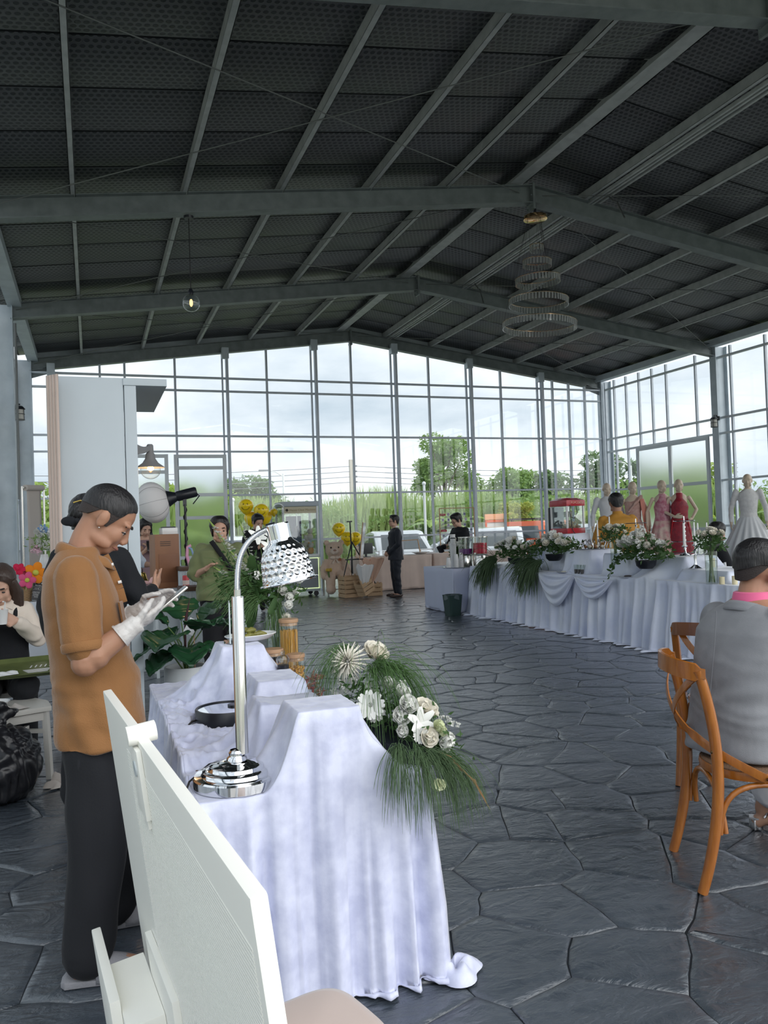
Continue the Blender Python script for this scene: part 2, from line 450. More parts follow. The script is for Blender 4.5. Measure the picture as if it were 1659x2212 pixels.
# insulation laid in strips across the hall: one panel per strip and slope, edges lapped
y = D0 + 0.2; k = 0
while y > YB + .1:
    y2 = max(y - 0.885, YB)
    for sgn in (-1, 1):
        a, b = (XL_ - .2, XR - .02) if sgn < 0 else (XR + .02, XRR + .2)
        sag = 0.008 + 0.012 * ((k * 7 + (sgn > 0) * 3) % 4) / 3
        rs = []
        for i in range(13):
            x = a + (b - a) * i / 12
            zz = [ROOF + .012, ROOF - sag * .7, ROOF - sag, ROOF - sag * .7, ROOF + .012]
            ys = [y - .014, y - .2, (y + y2) / 2, y2 + .2, y2 + .014]
            rs.append([Vector((x, ys[q], roof_z(x, zz[q]))) for q in range(5)])
        MB().rings(rs, False, closed=False).build('insulation_panel', M_foil, ceiling)
    y = y2; k += 1
PURL = [-.14, 1.22, 2.50, 3.77, 4.98, 7.36, 8.68, 9.98, 11.28, 12.6]
for x in PURL:
    c = MB(); z = roof_z(x, .27)
    # C-section: web and two lips
    c.box2((x - .003, YB, z), (x + .003, D0 + .1, z + .14)); c.box2((x - .003, YB, z), (x + .06, D0 + .1, z + .006)); c.box2((x - .003, YB, z + .134), (x + .06, D0 + .1, z + .14)); c.box2((x + .054, YB, z), (x + .06, D0 + .1, z + .03))
    c.build('purlin', M_purl, ceiling, smooth=False)
c = MB(); z = ZR + .24
c.box2((XR - .40, YB, z), (XR - .20, D0, z + .012)); c.box2((XR - .305, YB, z), (XR - .295, D0, z + .16)); c.box2((XR - .36, YB, z + .15), (XR - .24, D0, z + .16))
c.build('ridge_beam', M_purl, ceiling, smooth=False)
for dx in (.10, .17, .26):
    MB().box2((7.36 + dx, YB, roof_z(7.5, .255)), (7.36 + dx + .035, D0, roof_z(7.5, .30))).build('cable_track', M_purl, ceiling, smooth=False)
for x in (XL_ + .02, XRR - .02):      # eave struts
    MB().box((x - .06 * (1 if x > 5 else -1), (D0 + YB) / 2, roof_z(x, .3)), (.22, D0 - YB, .16)).build('eave_strut', M_steelc, ceiling, smooth=False)
M_rod = mat('brace_rod', (0.16, 0.17, 0.17), 0.5, 0.5)
def rod(a, b, r=.007, nm='brace_rod', par=None):
    MB().cyl(a, b, r, seg=6, cap=False).build(nm, M_rod, par or ceiling)
for ya, yb in ((5.922, 10.448), (10.448, 14.974), (14.974, 19.5)):
    for xa, xb in ((XL_ + .1, XR - .2), (XRR - .1, XR + .2)):
        rod((xa, ya, roof_z(xa, .18)), (xb, yb, roof_z(xb, .18))); rod((xa, yb, roof_z(xa, .16)), (xb, ya, roof_z(xb, .16)))

for s in (-1, 1):      # flashing that closes the gap over the gable frame
    MB().extrude([(XR, D0 + .1, ZR + .2), (XR + s * HW, D0 + .1, ZE + .2), (XR + s * HW, D0 + .1, ZE + ROOF + .04), (XR, D0 + .1, ZR + ROOF + .04)], (0, .02, 0)).build('gable_flashing', M_steelc, ceiling, smooth=False)
FL = ['gable-end steel portal frame carrying the top of the glass wall', 'steel portal frame one bay in from the glass gable wall',
      'steel portal frame with the ring chandelier under its apex', 'steel portal frame nearest overhead, cut by the top edge',
      'steel portal frame directly above the photographer']
def portal(y, label):
    t = thing('portal_frame', (XR, y, 0), 0, label, 'steel frame', 'steel portal frames')
    for s in (-1, 1):
        def P(u, lift): return (s * u, 0, ZR - SLOPE * u + lift)
        m = MB()
        for lift, w, th in ((.006, .17, .012), (.27, .17, .012)):
            a, b = P(0, lift), P(HW - .02, lift)
            m.add([(a[0], -w / 2, a[2] - th / 2), (b[0], -w / 2, b[2] - th / 2), (b[0], w / 2, b[2] - th / 2), (a[0], w / 2, a[2] - th / 2),
                   (a[0], -w / 2, a[2] + th / 2), (b[0], -w / 2, b[2] + th / 2), (b[0], w / 2, b[2] + th / 2), (a[0], w / 2, a[2] + th / 2)],
                  [(3, 2, 1, 0), (4, 5, 6, 7), (0, 1, 5, 4), (2, 3, 7, 6), (1, 2, 6, 5), (3, 0, 4, 7)])
        a, b, c_, d = P(0, .01), P(HW - .02, .01), P(HW - .02, .27), P(0, .27)
        m.extrude([a, b, c_, d], (0, .01, 0))
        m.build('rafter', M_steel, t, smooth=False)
        if y == D0:
            m = MB(); m.extrude([P(HW - .02, .0), P(HW - .02, -.09), P(HW - .5, .0)], (0, .012, 0)); m.beam(P(HW - .02, -.09), P(HW - .5, 0), .15, .01, up=(0, 1, 0)); m.build('haunch', M_steel, t, smooth=False)
        m = MB(); cw = .34; x0 = s * (HW - .04); x1 = s * (HW - .04 + cw); zt = P(HW, .25)[2]
        for xx in (x0, x1): m.box((xx, 0, zt / 2), (.014, .2, zt))
        m.box(((x0 + x1) / 2, 0, zt / 2), (cw, .012, zt)); m.build('column', M_steelc, t, smooth=False)
        m = MB().box(((x0 + x1) / 2, 0, .012), (.5, .34, .024)); m.build('base_plate', M_steelc, t, smooth=False)
    m = MB(); m.box((0, 0, ZR + .1), (.04, .2, .40)); m.build('apex_plate', M_steel, t, smooth=False)
    for dz in (-.07, .0, .12, .23):
        for dy in (-.06, .06): MB().cyl((-.04, dy, ZR + dz), (.04, dy, ZR + dz), .012, seg=6).build('bolt', M_steel, t)
    return t
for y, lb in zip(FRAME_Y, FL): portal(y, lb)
# bent hanger rods by the cable track
for i, (y, lb) in enumerate(((4.9, 'bent dark hanger rod under the roof, nearest of the three by the ridge'), (9.9, 'bent dark hanger rod beside the second roof frame'), (14.4, 'bent dark hanger rod beside the third roof frame'))):
    zz = roof_z(7.5, .27)
    m = MB().tube([(7.56, y + .3, zz + .14), (7.56, y + .12, zz - .06), (7.57, y + .05, zz - .14), (7.53, y, zz - .17), (7.56, y - .05, zz - .2), (7.5, y - .3, zz - .55)], .012, 6)
    o = m.build('hanger_rod', M_rod); tag(o, lb, 'rod', 'hanger rods by the ridge')

# ---------------------------------------------------------------- glazed walls
GIRTS = [1.27, 2.43, 3.88, 4.98, 5.3]
def wall_root(name, label):
    o = empty(name); struct(o, label); return o
def glaze(root, axis, fixed, us, zs, top, skip=()):
    """clear panes between uprights us and rails zs; top(u) is the roof line"""
    zs = [0.06] + list(zs) + [99]
    for i in range(len(us) - 1):
        a, b = us[i] + .012, us[i + 1] - .012
        for j in range(len(zs) - 1):
            lo = zs[j] + .015; ha, hb = min(zs[j + 1] - .015, top(a)), min(zs[j + 1] - .015, top(b))
            if ha - lo < .03 and hb - lo < .03: continue
            if any(s[0] < (a + b) / 2 < s[1] and s[2] < (lo + min(ha, hb)) / 2 < s[3] for s in skip): continue
            ha, hb = max(ha, lo + .005), max(hb, lo + .005)
            q = [(a, lo), (b, lo), (b, hb), (a, ha)]
            P = [(u, fixed, z) if axis == 'x' else (fixed, u, z) for u, z in q]
            MB().extrude(P, (0, .006, 0) if axis == 'x' else (.006, 0, 0)).build('pane', M_glass, root, smooth=False)
wb = wall_root('wall_back', 'gable wall of clear glass panes in grey steel mullions')
MX = [-1.2, -.84, .27, .82, 1.97, 3.10, 4.2, 5.35, 6.42, 7.53, 8.61, 9.73, 10.79, 11.96, 12.46, 13.0, 13.54, 14.06]
topb = lambda x: roof_z(x, -.005)
GY = D0 - .02
for i, x in enumerate(MX):
    dbl = i in (1, 5, 7, 9, 11, 13)
    w = .05 if not dbl else .035
    if i == 0 or i == len(MX) - 1: w = .03
    z1 = topb(x) + .02
    MB().box2((x - w / 2, GY - .035, 3.5 if .5 < x < 1.9 else 0), (x + w / 2, GY + .035, z1)).build('mullion', M_mull, wb, smooth=False)
    if dbl:
        MB().box2((x + .07, GY - .16, 0), (x + .13, GY - .04, z1 - .12)).build('wind_post', M_mull, wb, smooth=False)
        MB().box2((x - .02, GY - .17, z1 - .16), (x + .15, GY - .03, z1 + .1)).build('bracket', M_steelc, wb, smooth=False)
for z in GIRTS:
    half = HW - max(0, (z - ZE) / SLOPE) - .02
    for xa, xb in (((XR - half, .48), (3.14, XR + half)) if z < 3 else ((XR - half, XR + half),)): MB().box2((xa, GY - .05, z - .022), (xb, GY + .03, z + .022)).build('girt', M_mull, wb, smooth=False)
MB().box2((-1.2, GY - .06, 3.48), (5.35, GY + .02, 3.52)).build('girt', M_mull, wb, smooth=False)
DOORS_B = [(.60, 1.72), (1.88, 3.12)]
glaze(wb, 'x', D0, MX, GIRTS, topb, skip=[(.5, 3.15, 0, 3.45)])
def slide_door(name, axis, fixed, a, b, h, rails, label):
    o = empty(name); struct(o, label)
    def bx(u0, u1, z0, z1, nm, m, t=.05):
        if axis == 'x': MB().box2((u0, fixed - t / 2, z0), (u1, fixed + t / 2, z1)).build(nm, m, o, smooth=False)
        else: MB().box2((fixed - t / 2, u0, z0), (fixed + t / 2, u1, z1)).build(nm, m, o, smooth=False)
    f = .085
    bx(a, a + f, 0.02, h, 'frame_stile', M_white); bx(b - f, b, 0.02, h, 'frame_stile', M_white)
    zs = [.06] + rails + [h - f / 2]
    for z in zs: bx(a + f, b - f, z - .04, z + .04, 'frame_rail', M_white)
    for z0, z1 in zip(zs[:-1], zs[1:]): bx(a + f, b - f, z0 + .04, z1 - .04, 'polycarbonate_panel', M_poly, .012)
    return o
slide_door('door_1', 'x', D0 - .12, 1.88, 3.12, 3.42, [.95, 1.9, 2.45, 3.1], 'tall white framed sliding door of frosted panels in the glass gable')
slide_door('door_2', 'x', D0 - .20, .50, 1.74, 3.42, [1.0, 2.45, 3.0], 'white framed frosted sliding door behind the white booth')
wr = wall_root('wall_right', 'side wall of clear glass panes in white-grey mullions')
MY = [19.4, 18.98, 18.45, 17.89, 17.35, 16.79, 15.72, 15.12, 14.56, 13.53, 12.5, 11.5, 10.6, 10.3, 9.2, 8.1, 7.0, 5.95, 4.8, 3.6, 2.5, 1.4]
XW = XRR + .1
for y in MY: MB().box2((XW - .03, y - .022, 3.48 if 15.16 < y < 17.94 else 0), (XW + .03, y + .022, ZE + .2)).build('mullion', M_mull, wr, smooth=False)
for z in (1.27, 2.36, 3.48, 3.85, 5.30):
    for ya, yb in (((1.3, 15.14), (17.96, D0 - .1)) if z < 3 else ((1.3, D0 - .1),)): MB().box2((XW - .05, ya, z - .024), (XW + .02, yb, z + .024)).build('girt', M_white, wr, smooth=False)
glaze(wr, 'y', XW + .015, MY[::-1], [1.27, 2.36, 3.48, 3.85, 5.30], lambda u: ZE + .2, skip=[(15.15, 17.9, 0, 3.46)])
slide_door('door_3', 'y', XRR - .02, 16.56, 17.95, 3.44, [1.2, 2.33], 'white framed frosted sliding door behind the pink gowns')
slide_door('door_4', 'y', XRR - .08, 15.17, 16.60, 3.44, [1.2, 2.33], 'white framed frosted sliding door behind the red gown')
wl = wall_root('wall_left', 'side wall of glass panes along the booth side')
MYL = [19.4, 18, 16.6, 15.2, 13.8, 12.4, 11, 9.6, 8.2, 6.8, 5.4, 4, 2.6, 1.4]
XV = XL_ - .3
for y in MYL: MB().box2((XV - .03, y - .022, 0), (XV + .03, y + .022, ZE + .2)).build('mullion', M_mull, wl, smooth=False)
for z in (1.27, 2.36, 3.48, 3.85, 5.30): MB().box2((XV - .03, 1.3, z - .024), (XV + .03, D0 - .1, z + .024)).build('girt', M_white, wl, smooth=False)
glaze(wl, 'y', XV, MYL[::-1], [1.27, 2.36, 3.48, 3.85, 5.30], lambda u: ZE + .2)

MB().cyl((XL_ + .1, 14.72, 2.2), (XL_ + .1, 14.72, 5.2), .022, seg=8).build('conduit', M_rod, wl)
# ================================================================== outside the glass
M_ground = mat('pale_gravel_ground', (0.42, 0.41, 0.38), 0.9, var=(0.35, (0.30, 0.33, 0.22)), bump=(9, 0.3))
gnd = MB().box2((-120, -60, -.5), (160, 190, -.21)).build('ground', M_ground, smooth=False); struct(gnd, 'pale gravel and grass ground outside the hall')
def leaf_mat(name, col, col2):
    if name in MATS: return MATS[name]
    m = mat(name, col, 0.55, var=(1.3, col2)); b = m.node_tree.nodes['Principled BSDF']
    # thin leaves let some light through
    n = m.node_tree; t = n.nodes.new('ShaderNodeBsdfTranslucent'); t.inputs['Color'].default_value = (col2[0] * 1.5, col2[1] * 1.5, col2[2], 1)
    x = n.nodes.new('ShaderNodeMixShader'); x.inputs[0].default_value = 0.35
    o = n.nodes['Material Output']; n.links.new(b.outputs[0], x.inputs[1]); n.links.new(t.outputs[0], x.inputs[2]); n.links.new(x.outputs[0], o.inputs['Surface'])
    return m
L_dark = leaf_mat('leaf_dark', (0.10, 0.18, 0.08), (0.16, 0.26, 0.11))
L_mid = leaf_mat('leaf_mid', (0.16, 0.27, 0.085), (0.25, 0.37, 0.13))
L_lite = leaf_mat('leaf_light', (0.25, 0.38, 0.09), (0.36, 0.46, 0.14))
L_yel = leaf_mat('leaf_yellow', (0.42, 0.44, 0.08), (0.34, 0.40, 0.10))
L_weed = leaf_mat('weed', (0.21, 0.33, 0.11), (0.33, 0.42, 0.17))
M_bark = mat('bark', (0.16, 0.13, 0.10), 0.9, bump=(20, 0.4))
def leaves_mesh(name, C, size, seed, long=1.8, up=0.3):
    """a curled four-sided leaf at every point of C"""
    rg = np.random.default_rng(seed); n = len(C)
    d = rg.normal(size=(n, 3)); d[:, 2] = d[:, 2] * .6 - up; d /= np.linalg.norm(d, axis=1)[:, None]
    w = rg.normal(size=(n, 3)); w -= d * (w * d).sum(1)[:, None]; w /= np.linalg.norm(w, axis=1)[:, None]
    nn = np.cross(d, w); s = size * rg.uniform(.6, 1.3, n)[:, None]
    p0 = C; p2 = C + d * s * long + nn * s * .15; mid = C + d * s * long * .45 + nn * s * .25
    v = np.stack([p0, mid + w * s * .42, p2, mid - w * s * .42], 1).reshape(-1, 3)
    f = np.arange(n * 4).reshape(n, 4)
    me = bpy.data.meshes.new(name); me.vertices.add(n * 4); me.vertices.foreach_set('co', v.ravel())
    me.loops.add(n * 4); me.loops.foreach_set('vertex_index', f.ravel()); me.polygons.add(n); me.polygons.foreach_set('loop_start', np.arange(0, n * 4, 4)); me.polygons.foreach_set('loop_total', np.full(n, 4))
    me.update(); me.validate(); return me
def tree(name, loc, h, cr, label, lm, n=3500, seed=1, crown=(1, 1, .8), base=.35, size=.14, cat='tree', group=None, nb=9):
    t = thing(name, loc, 0, label, cat, group); rg = np.random.default_rng(seed)
    cz = h - cr * crown[2]; m = MB(); m.tube([(0, 0, -.25), (.05, 0, h * .3), (0, .05, h * .6), (0, 0, cz)], [h * .026, h * .02, h * .014, h * .008], 7)
    cl = []
    for k in range(nb):
        a = rg.uniform(0, 2 * PI); e = rg.uniform(-.6, 1.0); r = cr * rg.uniform(.45, .85)
        c = np.array([math.cos(a) * r * crown[0], math.sin(a) * r * crown[1], cz + e * cr * crown[2] * .75])
        cl.append((c, cr * rg.uniform(.28, .45)))
        b0 = (0, 0, h * rg.uniform(base, .7)); m.tube([b0, tuple((np.array(b0) + c) / 2 + np.array([0, 0, .1])), tuple(c)], [h * .009, h * .006, h * .003], 5)
    cl.append((np.array([0, 0, cz + cr * crown[2] * .55]), cr * .5)); cl.append((np.array([0, 0, cz]), cr * .5))
    m.build('trunk', M_bark, t)
    P = []
    for c, r in cl:
        q = rg.normal(size=(n // len(cl), 3)); q /= np.linalg.norm(q, axis=1)[:, None]; q *= (rg.uniform(.35, 1, len(q)) ** .5)[:, None] * r; q[:, 2] *= .8; P.append(c + q)
    link('foliage', leaves_mesh('foliage', np.concatenate(P), size, seed), lm, t)
    return t
TG = None
tree('broad_tree', (18.7, 40.6, -.2), 6.9, 1.75, 'tall feathery green tree rising above the weeds behind the gable wall', L_mid, 6500, 3, (1, 1, 1.25), .3, .13, nb=16)
tree('young_tree', (20.9, 40.9, -.2), 4.6, 1.1, 'smaller green tree just right of the tall feathery tree', L_mid, 2200, 14, (1, 1, 1.1), .3, .13)
tree('bushy_tree', (9.3, 49, -.2), 5.3, 2.0, 'rounded dark green tree beyond the yellow balloons', L_dark, 4200, 5, (1.1, 1, .8), .3, .16)
tree('bushy_tree', (22.6, 39, -.2), 4.7, 1.5, 'dense green tree beyond the orange car', L_mid, 3800, 6, (1.1, 1, .8), .25, .14)
tree('bushy_tree', (25.4, 39.2, -.2), 4.5, 1.6, 'dense green tree beyond the popcorn machine', L_dark, 3800, 7, (1.1, 1, .8), .25, .14)
tree('bushy_tree', (27.6, 37.5, -.2), 5.6, 1.7, 'tall dark green tree left of the corner column', L_dark, 4600, 8, (1, 1, 1.0), .3, .14)
tree('bushy_tree', (24.0, 41, -.2), 3.9, 1.7, 'low dense green tree between the orange car and the popcorn machine', L_lite, 3200, 27, (1.3, 1, .8), .2, .15)
tree('bushy_tree', (30.6, 36, -.2), 4.4, 1.8, 'broad green tree behind the corner column', L_mid, 3200, 28, (1.2, 1, .8), .2, .15)
tree('bushy_tree', (29.4, 32.5, -.2), 4.8, 1.4, 'bright green tree right of the corner column', L_lite, 2600, 9, (1, 1, 1), .3, .13)
tree('bushy_tree', (32.2, 24.2, -.2), 4.2, 1.7, 'green tree behind the bridal gown mannequin', L_mid, 3600, 10, (1, 1, .9), .25, .13)
tree('bushy_tree', (33.2, 27.2, -.2), 4.3, 1.6, 'green tree seen between the bridal gown and the frosted doors', L_dark, 3000, 21, (1, 1, .9), .25, .13)
tree('yellow_shrub', (26.2, 21.2, -.2), 2.2, 1.1, 'yellow-leaved shrub outside behind the bridal gown', L_yel, 2200, 11, (1, 1, .8), .2, .10, 'shrub')
tree('yellow_shrub', (27.3, 30.0, -.2), 3.3, 1.0, 'yellow-green shrub outside behind the pink gown', L_yel, 2000, 12, (1, 1, 1.2), .2, .10, 'shrub')
tree('yellow_shrub', (16.6, 29.3, -.2), 2.8, .8, 'yellow-green shrub outside behind the photo frame stand', L_yel, 1800, 13, (1, 1, 1.2), .2, .09, 'shrub')
tree('bushy_tree', (-2.0, 31, -.2), 3.9, 1.7, 'green shrub tree outside behind the paper backdrop', L_lite, 2600, 17, (1, 1, .9), .2, .15)
tree('bushy_tree', (3.8, 33, -.2), 3.9, 1.6, 'green shrub tree outside behind the frosted doors', L_lite, 2800, 18, (1.2, 1, .9), .2, .14)
# feathery weed belt
def weeds():
    rg = np.random.default_rng(4); n = 17000
    x = rg.uniform(-6, 36, n); y = 31 + rg.uniform(0, 3.5, n) - np.clip(x - 14, 0, 99) * .28
    h = 2.75 + .5 * np.sin(x * .9) * np.sin(x * .37 + 1) + rg.uniform(-.8, .45, n) + (y - 31) * .1
    P = np.stack([x, y, np.full(n, -.2)], 1)
    le = rg.normal(size=(n, 2)) * .28
    tip = P + np.stack([le[:, 0], le[:, 1], h], 1); mid = P + np.stack([le[:, 0] * .3, le[:, 1] * .3, h * .6], 1)
    wd = np.stack([np.full(n, .045), rg.normal(size=n) * .02, np.zeros(n)], 1) * rg.uniform(.5, 1.3, n)[:, None]
    v = np.stack([P - wd, P + wd, mid + wd * 1.2, mid - wd * 1.2, tip], 1).reshape(-1, 3)
    fs = []
    b = np.arange(n) * 5
    me = bpy.data.meshes.new('weeds'); me.vertices.add(n * 5); me.vertices.foreach_set('co', v.ravel())
    idx = np.stack([b, b + 1, b + 2, b + 3, b + 3, b + 2, b + 4], 1); me.loops.add(n * 7); me.loops.foreach_set('vertex_index', idx.ravel())
    me.polygons.add(n * 2); ls = np.stack([np.arange(n) * 7, np.arange(n) * 7 + 4], 1).ravel(); lt = np.tile([4, 3], n)
    me.polygons.foreach_set('loop_start', ls); me.polygons.foreach_set('loop_total', lt); me.update(); me.validate()
    o = link('weeds', me, L_weed); tag(o, 'belt of tall pale green weeds outside the gable wall', 'weeds', kind='stuff')
    # bushy undergrowth among the stalks
    k = 24000; x = rg.uniform(-6, 36, k); y = 30.6 + rg.uniform(0, 3, k) - np.clip(x - 14, 0, 99) * .28
    z = rg.uniform(0, 1, k) ** .8 * (2.45 + .5 * np.sin(x * 1.3) * np.sin(x * .5) + np.clip((x - 14) * .15, 0, .6)) - .15
    o = link('undergrowth', leaves_mesh('undergrowth', np.stack([x, y, z], 1), .12, 9), L_mid); tag(o, 'low leafy undergrowth among the tall weeds', 'undergrowth', kind='stuff')
weeds()
# banana plants
def banana_proto():
    t = thing('banana_plant', (0, 0, 0), 0, '', 'plant', 'banana plants outside the hall'); rg = random.Random(3)
    MB().tube([(0, 0, -.2), (.02, 0, .8), (0, .02, 1.6)], [.10, .085, .06], 8).build('stem', mat('banana_stem', (.22, .27, .10), .7), t)
    for k in range(8):
        a = k * 2.4 + rg.uniform(-.3, .3); L = rg.uniform(1.2, 1.7); e = rg.uniform(.7, 1.35); m = MB()
        def fn(u, v, a=a, L=L, e=e):
            s = v * L; r = s * math.cos(e) + v * v * L * .35; z = 1.5 + s * math.sin(e) - v ** 2.4 * L * .75
            w = .21 * math.sin(PI * min(1, v * .93 + .06)) ** .6; q = (u - .5) * 2
            return (math.cos(a) * r - math.sin(a) * q * w, math.sin(a) * r + math.cos(a) * q * w, z - abs(q) * w * .35)
        m.grid(fn, 4, 9).build('leaf', L_lite if k % 2 else L_mid, t)
    return t
BAN = [(6.1, 29.5, .9, 'banana plant behind the yellow balloons on the left'), (8.2, 32.5, .95, 'banana plant beyond the claw machine'), (13.4, 30.2, 1.0, 'banana plant outside above the man in the dark suit'),
       (14.6, 30.6, 1.05, 'banana plant outside, second to the right of the dark suited man'), (16.2, 30.5, .95, 'banana plant outside above the wooden photo frame'), (17.9, 29.3, 1.0, 'banana plant outside right of the photo frame'),
       (19.3, 28.3, 1.1, 'banana plant outside above the orange car'), (20.5, 28.9, .95, 'banana plant outside just right of the orange car'), (22.0, 27.2, .9, 'banana plant outside left of the popcorn machine'), (27.6, 25.8, 1.0, 'banana plant outside behind the pink gowns'), (25.2, 27.2, .9, 'banana plant outside left of the corner column'),
       (-1.5, 26, 1.1, 'banana plant outside behind the paper backdrop roll'), (2.7, 27, .9, 'banana plant seen in the gap between the frosted doors'), (31.0, 22.2, .9, 'banana plant outside right of the bridal gown')]
bp = banana_proto()
for i, (x, y, s, lb) in enumerate(BAN):
    o = bp if i == 0 else dup(bp)
    o.location = (x, y, -.2); o.rotation_euler = (0, 0, i * 1.7); o.scale = (s, s, s); o['label'] = lb
# ---------------------------------------------------------------- poles and wires
M_conc = mat('concrete_pole', (.50, .46, .40), .8); M_pole = mat('white_pole', (.75, .77, .78), .5); M_wire = mat('wire', (.22, .23, .25), .6)
t = thing('utility_pole', (14.8, 45.5, -.2), 0, 'concrete utility pole with insulators beyond the weeds', 'utility pole')
MB().beam((0, 0, 0), (0, 0, 5.9), .24, .2).build('pole', M_conc, t, smooth=False)
for k in range(4): MB().lathe([(.02, -.06), (.06, -.04), (.03, 0), (.06, .03), (.02, .06)], (.3, -.1, 5.5 - k * .32), 8).build('insulator', M_wire, t)
MB().box((.16, -.1, 5.0), (.05, .05, 1.4)).build('insulator_rack', M_wire, t, smooth=False)
WZ = [5.3, 4.98, 4.66, 4.34]
for k, z in enumerate(WZ):
    pts = []
    for x0, x1 in ((-14, 15), (15, 44)):
        for i in range(13):
            u = i / 12; pts.append((x0 + (x1 - x0) * u, 45.4 - (x0 + (x1 - x0) * u - 15) * .02, z - .7 * 4 * u * (1 - u) * .6))
    o = MB().tube(pts, .018, 4, False).build('power_line', M_wire); tag(o, ('topmost', 'second', 'third', 'lowest')[k] + ' of the four thin dark power lines on the concrete pole', 'wire', 'power lines')
def street_light(loc, h, lb, ang):
    t = thing('street_light', loc, ang, lb, 'street light'); MB().cyl((0, 0, 0), (0, 0, h), .075, .05, 8).build('pole', M_pole, t)
    MB().tube([(0, 0, h - .15), (-.4, 0, h + .1), (-.75, 0, h + .16)], .03, 6).build('arm', M_pole, t); MB().box((-.95, 0, h + .17), (.55, .2, .07)).build('lamp_head', M_wire, t)
street_light((9.1, 39, -.2), 4.6, 'grey street light above the claw machine outside', 0)
street_light((23.5, 30.4, -.2), 4.2, 'white street light outside left of the corner column', .2)
for x, y, h, lb in ((4.6, 27.5, 2.8, 'slim white post outside behind the yellow balloons'), (11.3, 26.3, 3.2, 'slim white post outside left of the dark suited man')):
    t = thing('garden_post', (x, y, -.2), 0, lb, 'post'); MB().cyl((0, 0, 0), (0, 0, h), .05, seg=8).build('shaft', M_pole, t); MB().ball((0, 0, h + .05), .08, 8, 6).build('cap', M_pole, t)
